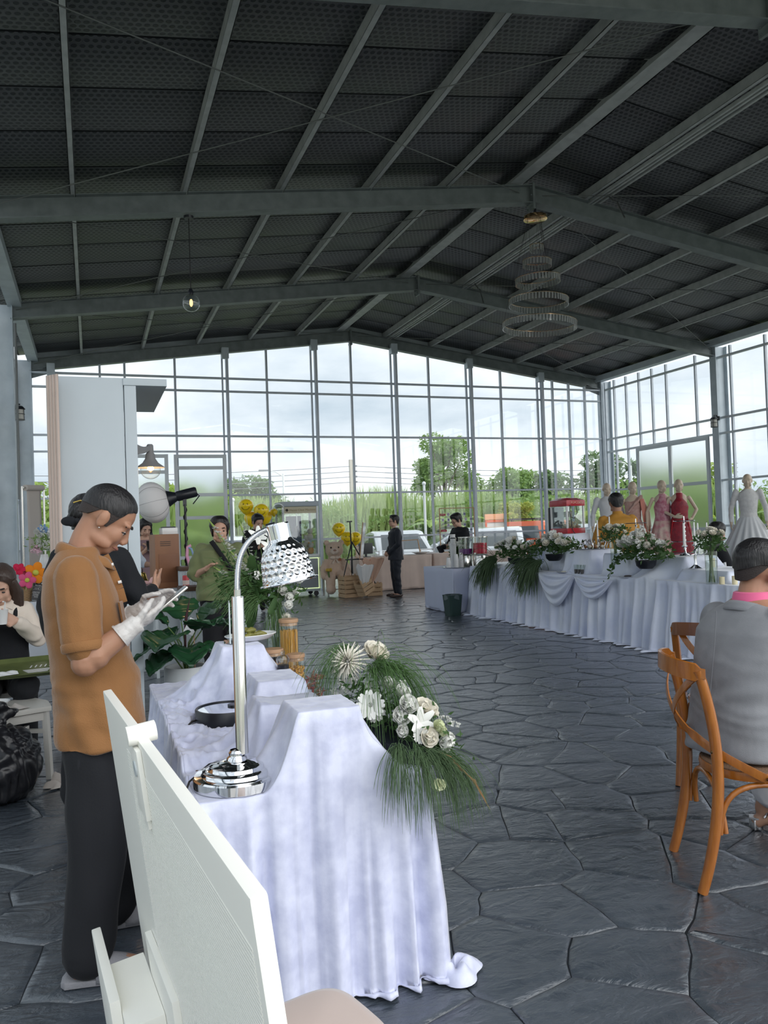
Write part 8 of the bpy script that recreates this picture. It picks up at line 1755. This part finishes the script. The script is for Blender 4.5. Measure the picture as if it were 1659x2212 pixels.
# white chiavari chairs
def chiavari():
    t = thing('banquet_chair', (0, 0, 0), 0, '', 'chair', 'white slat-back banquet chairs'); MB().box((0, 0, .44), (.40, .40, .03)).build('seat', M_china, t, bevel=.006)
    for sy in (-.18, .18):
        MB().tube([(.18, sy, 0), (.18, sy, .43)], .014, 8).build('leg', M_china, t); MB().tube([(-.20, sy, 0), (-.18, sy, .45), (-.23, sy, .92)], .014, 8).build('rear_post', M_china, t); MB().tube([(-.19, sy, .2), (.18, sy, .2)], .009, 6).build('stretcher', M_china, t)
    for z, x in ((.90, -.228), (.82, -.22), (.56, -.195)): MB().tube([(x, -.18, z), (x - .015, 0, z), (x, .18, z)], .011, 6).build('back_rail', M_china, t)
    for k in range(6): y = -.13 + k * .052; MB().tube([(-.205, y, .56), (-.232, y, .82)], .007, 6).build('spindle', M_china, t)
    return t
cp = chiavari()
for k, (x, y, a, lb) in enumerate(((6.7, 18.85, -90, 'white slat-back chair behind the black screen and papers'), (7.2, 18.9, -85, 'white slat-back chair behind the dark suited man'), (8.25, 18.95, -95, 'white slat-back chair behind the photo frame, left one'), (8.85, 18.95, -85, 'white slat-back chair behind the photo frame, right one'), (7.72, 8.55, -25, 'white slat-back chair holding the dark haired guest'), (7.72, 7.95, -20, 'white slat-back chair right of the glass vase'))):
    o = cp if k == 0 else dup(cp); o.location = (x, y, 0); o.rotation_euler = (0, 0, R(a)); o['label'] = lb
# drinks table things
t = thing('cup_tray', (5.92, 12.50, .763), R(10), 'round silver tray of foam cups on the drinks table', 'tray'); MB().lathe([(0, 0), (.2, 0), (.23, .014), (.235, .018), (.22, .016), (.19, .005), (0, .005)], seg=40).build('dish', M_chrome2, t)
def cup():
    t = thing('foam_cup', (0, 0, 0), 0, '', 'cup', 'stacked foam cups'); MB().lathe([(0, 0), (.03, 0), (.042, .10), (.045, .102), (.045, .107), (.040, .107), (.029, .004), (0, .004)], seg=20).build('cup_wall', M_china, t); return t
c0 = cup(); first = True
for sx, sy, n, h, lb in ((-.13, .02, 1, 5, 'white foam cup in the lowest stack, leftmost on the silver tray'), (.0, -.02, 1, 8, 'white foam cup in the middle stack on the silver tray'), (.12, .03, 1, 9, 'white foam cup in the tallest stack, rightmost on the silver tray')):
    for k in range(h):
        o = c0 if first else dup(c0); first = False; o.location = (5.92 + sx, 12.5 + sy, .769 + k * .018); o.rotation_euler = (PI, 0, 0); o.location.z += .107; o['label'] = lb
def dispenser(loc, lb, juice, lev):
    t = thing('drink_dispenser', loc, 0, lb, 'drink dispenser', 'drink dispensers'); MB().lathe([(0, 0), (.13, 0), (.135, .01), (.12, .03), (.115, .2), (.13, .215), (0, .215)], seg=32).build('steel_base', M_pole_ch, t); MB().lathe([(0, .217), (.125, .217), (.128, .225), (.128, .52), (.124, .52), (.123, .228), (0, .226)], seg=32).build('tank', M_jar, t); MB().lathe([(0, .228), (.121, .228), (.121, lev), (0, lev)], seg=28).build('juice', juice, t); MB().lathe([(0, .53), (.14, .53), (.14, .515), (.125, .515)], seg=32).build('lid', M_pole_ch, t); MB().cyl((0, 0, .228), (0, 0, .53), .022, seg=12).build('ice_core', M_steelp, t); MB().beam((-.10, -.08, .24), (-.17, -.13, .24), .03, .03).build('tap', M_pole_ch, t)
dispenser((6.18, 12.62, .763), 'drink dispenser with purple juice beside the cup tray', mat('purple_juice', (.16, .02, .20), .2), .32); dispenser((6.36, 12.42, .763), 'drink dispenser with bright red juice', mat('red_juice', (.70, .01, .05), .2), .42)
t = thing('sugar_pot', (6.10, 12.98, .763), 0, 'stack of white cups on a small pot behind the dispensers', 'pot'); MB().lathe([(0, 0), (.05, 0), (.06, .40), (.045, .42), (.05, .58), (0, .58)], seg=20).build('pot', M_china, t); MB().lathe([(.05, .5), (.056, .51), (.05, .52)], seg=20).build('rim', M_steelp, t)
t = thing('waste_bin', (5.62, 12.05, 0), R(8), 'dark green waste bin with a liner in front of the drinks table', 'bin'); rs = []
for z, k in ((0, .78), (.01, .8), (.33, 1.0), (.345, 1.04), (.345, .98), (.05, .78)): rs.append([V((x * k, y * k, z)) for x, y in ((-.13, -.10), (-.1, -.13), (.1, -.13), (.13, -.10), (.13, .10), (.1, .13), (-.1, .13), (-.13, .10))])
MB().rings(rs, True).build('bin_body', mat('bin_green', (.03, .06, .055), .5), t); MB().grid(lambda u, v: (math.cos(u * 6.283) * (.138 - .004 * math.sin(u * 40)), math.sin(u * 6.283) * .137, .352 - v * (.07 + .02 * math.sin(u * 17))), 40, 4).build('liner', mat('bin_liner2', (.10, .13, .14), .35), t)
# popcorn machine
PB = (6.54, 9.95, 1.325); t = thing('popcorn_machine', PB, R(12), 'red popcorn machine with glass sides on the tallest white riser', 'popcorn machine'); M_redp = mat('popcorn_red', (.42, .015, .03), .3, coat=.3); MB().box((0, 0, .04), (.36, .34, .075)).build('base', M_redp, t, bevel=.006); MB().box((0, 0, .44), (.37, .35, .085)).build('head', M_redp, t, bevel=.006)
m = MB(); m.rings([[V((x * k, y * k, z)) for x, y in ((-.185, -.175), (.185, -.175), (.185, .175), (-.185, .175))] for k, z in ((1, .482), (.55, .515), (.3, .52))], True); m.build('roof_cap', M_redp, t)
for sx in (-.165, .165):
    for sy in (-.155, .155): MB().beam((sx, sy, .075), (sx, sy, .40), .022, .022).build('corner_post', M_china, t)
for a, b in (((-.155, -.158, .08), (.155, -.154, .4)), ((-.155, .154, .08), (.155, .158, .4)), ((-.168, -.145, .08), (-.164, .145, .4)), ((.164, -.145, .08), (.168, .145, .4))): MB().box2(a, b).build('glass_pane', M_clear, t, smooth=False)
MB().lathe([(0, 0), (.06, 0), (.065, .075), (.06, .08), (0, .08)], (.02, 0, .24), 20).build('kettle', M_pole_ch, t); MB().cyl((.02, 0, .32), (.02, 0, .4), .02, seg=10).build('kettle_hanger', M_pole_ch, t); MB().tube([(.08, -.10, .40), (.10, -.10, .3), (.06, -.08, .22), (.0, -.02, .25)], .006, 6).build('inner_cable', M_cable, t); MB().tube([(-.12, -.18, .41), (-.14, -.19, .30), (-.10, -.19, .05), (-.02, -.24, -.1), (-.02, -.28, -.22)], .006, 6).build('power_cord', M_cable, t); text('lettering', 'POPCORN', .05, mat('sign_gold', (.70, .45, .35), .5), t, face_M((.02, -.1765, .445), (0, -1, 0)))
rg = random.Random(2); m = MB()
for k in range(130): m.ball((rg.uniform(-.03, .15), rg.uniform(-.14, .14), .085 + abs(rg.gauss(0, .035))), rg.uniform(.009, .015), 6, 4)
m.build('popcorn', mat('popcorn_cream', (.70, .62, .45), .8), t)['kind'] = 'stuff'
t = thing('loudspeaker', (6.95, 10.9, 0), R(-120), 'tall black loudspeaker behind the popcorn machine', 'loudspeaker'); MB().box((0, 0, 1.42), (.26, .24, .62)).build('cabinet', M_blk, t, bevel=.02); MB().cyl((0, 0, 0), (0, 0, 1.12), .025, seg=10).build('stand_pole', M_blk, t); MB().lathe([(0, 0), (.28, 0), (.28, .02), (.03, .05), (0, .05)], seg=20).build('stand_base', M_blk, t); MB().lathe([(.0, 0), (.09, 0), (.1, .01)], (.14, 0, 1.33), 20, axis=(1, 0, 0)).build('speaker_cone', M_cm, t)
# stands, candelabra, candles
def tiers(loc, lb, zs, rs_, m, orb=True):
    t = thing('tiered_stand', loc, 0, lb, 'cake stand', 'tiered serving stands'); MB().cyl((0, 0, 0), (0, 0, zs[-1] + .06), .006, seg=8).build('rod', M_chrome2, t)
    for z, r in zip(zs, rs_): MB().lathe([(0, z), (r, z), (r + .004, z + .005), (r, z + .010), (0, z + .010)], seg=36).build('plate', m, t)
    if orb:
        n = int(zs[-1] / .05)
        for k in range(n): MB().ball((0, 0, .03 + k * .05), .017, 10, 8).build('glass_bead', M_chrome2, t)
    MB().lathe([(0, 0), (.07, 0), (.06, .012), (.01, .03)], seg=20).build('foot', M_chrome2, t)
M_slate = mat('dark_tier', (.10, .085, .085), .3); tiers((6.42, 8.25, 1.085), 'dark tiered stand with silver beads in front of the mustard shirt', (.12, .36), (.15, .13), M_slate); tiers((6.52, 7.5, 1.055), 'tall tiered stand with silver beads before the red gown', (.03, .16, .40), (.17, .15, .12), M_chrome2); tiers((6.30, 10.98, .865), 'dark round cake stand left of the popcorn machine', (.22,), (.16,), M_slate, False)
t = thing('canape_stand', (6.35, 9.05, 1.115), 0, 'silver scroll stand with canapes and candle holders on a white riser', 'serving stand'); rg = random.Random(5); MB().lathe([(0, 0), (.2, 0), (.21, .012), (0, .012)], seg=36).build('tray', M_chrome2, t)
for k in range(14): a = k * .45; r = .16; MB().tube([(math.cos(a) * r, math.sin(a) * r, .012), (math.cos(a) * (r + .03), math.sin(a) * (r + .03), .09), (math.cos(a) * (r - .02), math.sin(a) * (r - .02), .13), (math.cos(a) * (r - .04), math.sin(a) * (r - .04), .09)], .005, 6).build('scroll', M_chrome2, t)
for k in range(12): a = k * 2.4; r = .13 * math.sqrt((k + .5) / 12); MB().ball((math.cos(a) * r, math.sin(a) * r, .035), (.026, .026, .022), 10, 8).build('canape', mat('canape_brown', (.30, .15, .07), .6) if k % 2 else M_petal, t)
M_wax = mat('white_wax', (.78, .78, .76), .5); M_cwax = mat('cream_wax', (.70, .62, .40), .5)
def candle_tall(loc, h, lb): t = thing('taper_candle', loc, 0, lb, 'candle', 'white taper candles'); MB().cyl((0, 0, 0), (0, 0, h), .014, .008, 12).build('wax', M_wax, t); MB().cyl((0, 0, h), (0, 0, h + .012), .0015, seg=5).build('wick', M_cable, t)
candle_tall((6.52, 9.2, 1.128), .38, 'white taper candle left of the mustard shirted man'); candle_tall((6.55, 8.97, 1.128), .42, 'white taper candle in front of the mustard shirted man')
CB = V((6.245, 7.03, .93)); t = thing('candelabra', CB, 0, 'five-armed silver candelabra on the right part of the long buffet', 'candelabra'); MB().lathe([(0, 0), (.075, 0), (.078, .008), (.05, .022), (.018, .045), (.012, .08), (.016, .12), (.010, .17), (.02, .2), (.008, .22), (0, .22)], seg=28).build('base', M_chrome2, t); CA = []
for k in range(5): 
    a = 2 * PI * k / 5 + .5; e = V((math.cos(a) * .13, math.sin(a) * .13, .24)) if k else V((0, 0, .25)); CA.append(e)
    MB().tube([V((0, 0, .16)), e * .5 + V((0, 0, .03)), e * .9 + V((0, 0, -.04)), e], .006, 8).build('arm', M_chrome2, t); MB().lathe([(0, 0), (.026, .004), (.03, .016), (.016, .018), (.016, .03)], e, 16).build('candle_cup', M_chrome2, t)
for k, e in enumerate(CA): candle_tall(CB + e + V((0, 0, .006)), .26, ('centre', 'right front', 'far', 'left', 'near')[k] + ' white taper candle on the silver candelabra')
for x, y, z, h, lb in ((6.55, 7.10, .93, .10, 'cream pillar candle left of the glass vase'), (6.24, 6.60, .93, .0, ''), (6.10, 6.32, .805, .085, 'cream pillar candle at the right foot of the glass vase'), (6.03, 6.42, .805, .075, 'shorter cream pillar candle against the glass vase')):
    if h: t = thing('pillar_candle', (x, y, z), 0, lb, 'candle', 'cream pillar candles'); MB().lathe([(0, 0), (.027, 0), (.027, h), (.022, h - .004), (0, h - .008)], seg=20).build('wax', M_cwax, t); MB().cyl((0, 0, h - .01), (0, 0, h + .006), .002, seg=5).build('wick', M_cable, t)
for k in range(4): t = thing('brown_jar', (6.60 + .02 * (k % 2), 6.55 + k * .075, .93), 0, ('nearest', 'second', 'third', 'farthest')[k] + ' brown glass jar in the row right of the vase of roses', 'jar', 'brown jars on the buffet'); MB().lathe([(0, 0), (.033, 0), (.034, .105), (0, .108)], seg=18).build('body', mat('brown_glass', (.12, .085, .075), .3), t); MB().lathe([(0, .10), (.036, .10), (.036, .125), (0, .125)], seg=18).build('lid', M_steelp, t)
for k in range(3):
    for j in range(2): t = thing('shot_glass', (6.03 + .05 * j, 9.02 - .07 * k, .803), 0, 'small dark layered dessert glass before the canape riser', 'glass', 'dessert glasses'); MB().lathe([(0, 0), (.022, 0), (.028, .12), (.026, .12), (.02, .006)], seg=16).build('glass_wall', M_jar, t); MB().lathe([(0, .005), (.021, .005), (.024, .06), (0, .06)], seg=14).build('dessert', M_slate, t)
t = thing('round_dish', (6.04, 7.95, .803), 0, 'low dish of sweets on the buffet edge under the ruscus', 'plate'); MB().lathe([(0, 0), (.09, 0), (.12, .014), (.09, .006), (0, .006)], seg=30).build('dish', M_china, t); MB().ball((0, 0, .015), (.05, .05, .014), 12, 6).build('sweets', M_slate, t)
t = thing('round_dish', (6.03, 9.3, .803), 0, 'low oval dish left of the dessert glasses', 'plate'); MB().lathe([(0, 0), (.08, 0), (.11, .014), (.08, .006), (0, .006)], seg=30).build('dish', M_china, t); MB().ball((0, 0, .015), (.05, .04, .014), 12, 6).build('sweets', M_petal, t)
# ---------------------------------------------------------------- mannequins on the stage
st_ = thing('display_stage', (10.3, 11.9, 0), R(-40), 'low white stage under the dressed mannequins', 'stage'); MB().box((0, 0, .23), (3.6, .95, .44)).build('platform', M_china, st_, bevel=.01); MB().box((0, 0, .02), (3.5, .85, .04)).build('plinth', M_blk, st_)
st2 = thing('display_stage', (10.85, 10.85, 0), R(-40), 'low white stage under the bridal gown mannequin', 'stage'); MB().box((0, 0, .23), (.5, .5, .44)).build('platform', M_china, st2, bevel=.01); MB().box((0, 0, .02), (.45, .45, .04)).build('plinth', M_blk, st2)
def mannequin(loc, rz, lb, J, hm, hands=None, s=1.02):
    t = thing('mannequin', loc, rz, lb, 'mannequin', 'dressed mannequins by the side wall'); M = rotm(*[R(a) for a in hm]); remesh(body_mesh(J, s, .88, M, True, hands, True, True, .97, .009, 0, ), 'body', SK_cream, t, .0105, 2, .55); return t
def gown(t, secs, m, name='gown', fold=None, extra=None, vox=.014):
    q = MB(); q.loft([(V(c), rx, ry) for c, rx, ry in secs], 40)
    if extra: extra(q)
    return remesh(q, name, m, t, vox, 3, .7, fold)
ARM = dict(rel=(-.03, -.27, 1.14), rwr=(.05, -.28, .90), lel=(-.03, .27, 1.14), lwr=(.05, .28, .90)); SZ = .455
def radial(n, h, z1): 
    def f(co): a = np.arctan2(co[:, 1], co[:, 0]); return h * np.sin(a * n + np.sin(co[:, 2] * 3) * .6) * np.clip((z1 - co[:, 2]) / z1, 0, 1)
    return f
D_ = lambda z: V((0, 0, z))
UP = lambda top: [((0, 0, .86), .15, .18), ((0, 0, 1.08), .112, .135), ((0, 0, 1.26), .135, .155)] + top
J = joints(1.02, **ARM); t = mannequin((9.29, 12.76, SZ), R(-128), 'mannequin in white fitted blouse and golden trousers beside the corner column', J, (22, 12, 0)); gown(t, [((0, 0, .90), .135, .165), ((0, 0, 1.10), .11, .135), ((0, 0, 1.30), .13, .16), ((0, 0, 1.41), .105, .165), ((0, 0, 1.455), .075, .12), ((0, 0, 1.505), .055, .06)], mat('white_lace', (.68, .68, .69), .7, bump=(80, .5)), 'lace_blouse', soft(2, .003), lambda q: [limb(q, [J[a + 'sh'], J[a + 'el'], J[a + 'el'].lerp(J[a + 'wr'], .85)], [.058, .05, .042]) for a in 'lr'], .012)
M_goldc = mat('gold_brocade', (.42, .22, .05), .5, bump=(60, .4)); remesh(trousers(J, 1.02, rad=(.13, .12, .06), hip=(.14, .175), end=.4), 'silk_trousers', M_goldc, t, .014, 3, .7, soft(5, .01)); MB().loft([(V((0, 0, .98)), .135, .165), (V((0, 0, 1.03)), .125, .152)], 28).build('gold_belt', M_goldc, t)
M_rosel = mat('dusty_rose_lace', (.50, .29, .25), .7, bump=(70, .6), var=(22, (.58, .38, .32))); M_blush = mat('blush_satin', (.62, .44, .36), .45, sheen=.3); J = joints(1.02, **ARM); t = mannequin((9.62, 12.42, SZ), R(-124), 'mannequin in dusty rose one-shoulder dress with a side drape', J, (20, 12, 0))
gown(t, [((0, 0, .05), .22, .26), ((0, 0, .5), .18, .22), ((0, 0, .86), .155, .19), ((0, 0, 1.0), .13, .16)], M_blush, 'satin_skirt', radial(9, .02, 1.0)); gown(t, UP([((0, 0, 1.36), .115, .165), ((0, .05, 1.42), .085, .12), ((0, .09, 1.455), .06, .08)]), M_rosel, 'lace_bodice', soft(3, .005), lambda q: q.tube([(.12, -.10, 1.18), (.15, .02, 1.32), (.06, .14, 1.46), (-.09, .13, 1.36)], [.03, .045, .055, .04], 12, flat=.6), .012)
MB().rings([[V((.02 + .02 * k, .16 + .10 * u + .04 * math.sin(k), 1.42 - u * (.62 + .05 * k)) ) for k in range(6)] for u in [j / 10 for j in range(11)]], False, False).build('side_drape', mat('coral_chiffon', (.62, .24, .18), .6), t).modifiers.new('s', 'SOLIDIFY').thickness = .008
M_pinkf = mat('pink_floral', (.62, .34, .38), .55, bump=(60, .5), var=(16, (.44, .12, .18))); M_floral = mat('floral_tulle', (.66, .52, .44), .7, var=(11, (.58, .26, .28))); J = joints(1.02, **ARM); t = mannequin((9.99, 12.05, SZ), R(-122), 'mannequin in pink sequin halter gown with floral skirt', J, (24, 10, 0))
gown(t, [((0, 0, .03), .36, .40), ((0, 0, .45), .26, .30), ((0, 0, .86), .16, .19), ((0, 0, 1.0), .13, .155)], M_floral, 'floral_skirt', radial(11, .03, 1.0)); gown(t, UP([((.01, 0, 1.34), .132, .125), ((.008, 0, 1.42), .098, .088), ((0, 0, 1.50), .068, .066)]), M_pinkf, 'halter_bodice', soft(4, .003), None, .012)
M_reds = mat('red_sequin', (.35, .02, .035), .4, bump=(90, .6), var=(20, (.22, .012, .03))); M_redc = mat('red_chiffon', (.62, .012, .02), .6, sheen=.3); J = joints(1.02, rel=(-.02, -.28, 1.15), rwr=(.15, -.09, 1.04), lel=(-.06, .29, 1.16), lwr=(.02, .20, 1.0)); t = mannequin((10.17, 11.80, SZ), R(-128), 'mannequin in bright red halter evening gown with a hand at the waist', J, (8, 4, 0), {'r': dict(d=(.3, .8, 0), curl=.3), 'l': dict(d=(.5, -.5, -.5), curl=.3)})
gown(t, [((0, 0, .03), .24, .26), ((0, 0, .5), .19, .22), ((0, 0, .86), .158, .19), ((0, 0, 1.06), .115, .14), ((0, 0, 1.26), .135, .155), ((.01, 0, 1.33), .132, .12), ((.008, 0, 1.42), .098, .082), ((0, 0, 1.50), .068, .066)], M_reds, 'sequin_gown', soft(6, .004), None, .012)
for s in (-1, 1): MB().rings([[V((-.12 + .06 * k - .10 * u, s * (.13 + .16 * u * (.6 + .1 * k)), 1.02 - .98 * u)) for k in range(5)] for u in [j / 8 for j in range(9)]], False, False).build('chiffon_train', M_redc, t).modifiers.new('s', 'SOLIDIFY').thickness = .01
M_lace = mat('bridal_lace', (.72, .71, .70), .75, bump=(70, .6), var=(18, (.62, .61, .60))); M_tulle = mat('bridal_tulle', (.66, .67, .68), .8, sheen=.4); J = joints(1.03, **ARM); t = mannequin((10.85, 10.85, SZ), R(-132), 'mannequin in a white bridal ball gown with lace sleeves', J, (-6, 4, 0), None, 1.03)
gown(t, [((0, 0, -.38), .62, .64), ((0, 0, .1), .55, .57), ((0, 0, .5), .40, .42), ((0, 0, .85), .22, .25), ((0, 0, 1.02), .13, .15)], M_tulle, 'ball_skirt', radial(17, .035, 1.05), None, .018)
gown(t, UP([((.005, 0, 1.36), .128, .165), ((.005, 0, 1.44), .10, .142), ((0, 0, 1.505), .068, .07)]), M_lace, 'lace_bodice', soft(7, .003), lambda q: [limb(q, [J[a + 'sh'], J[a + 'el'], J[a + 'el'].lerp(J[a + 'wr'], .9)], [.054, .046, .038]) for a in 'lr'], .012); MB().rings([[V((-.20 - .10 * k - .22 * u, .10 + .18 * u * (1 + .12 * k) + .14 * k * u, 1.05 - 1.42 * u)) for k in range(6)] for u in [j / 8 for j in range(9)]], False, False).build('tulle_train', M_tulle, t).modifiers.new('s', 'SOLIDIFY').thickness = .01
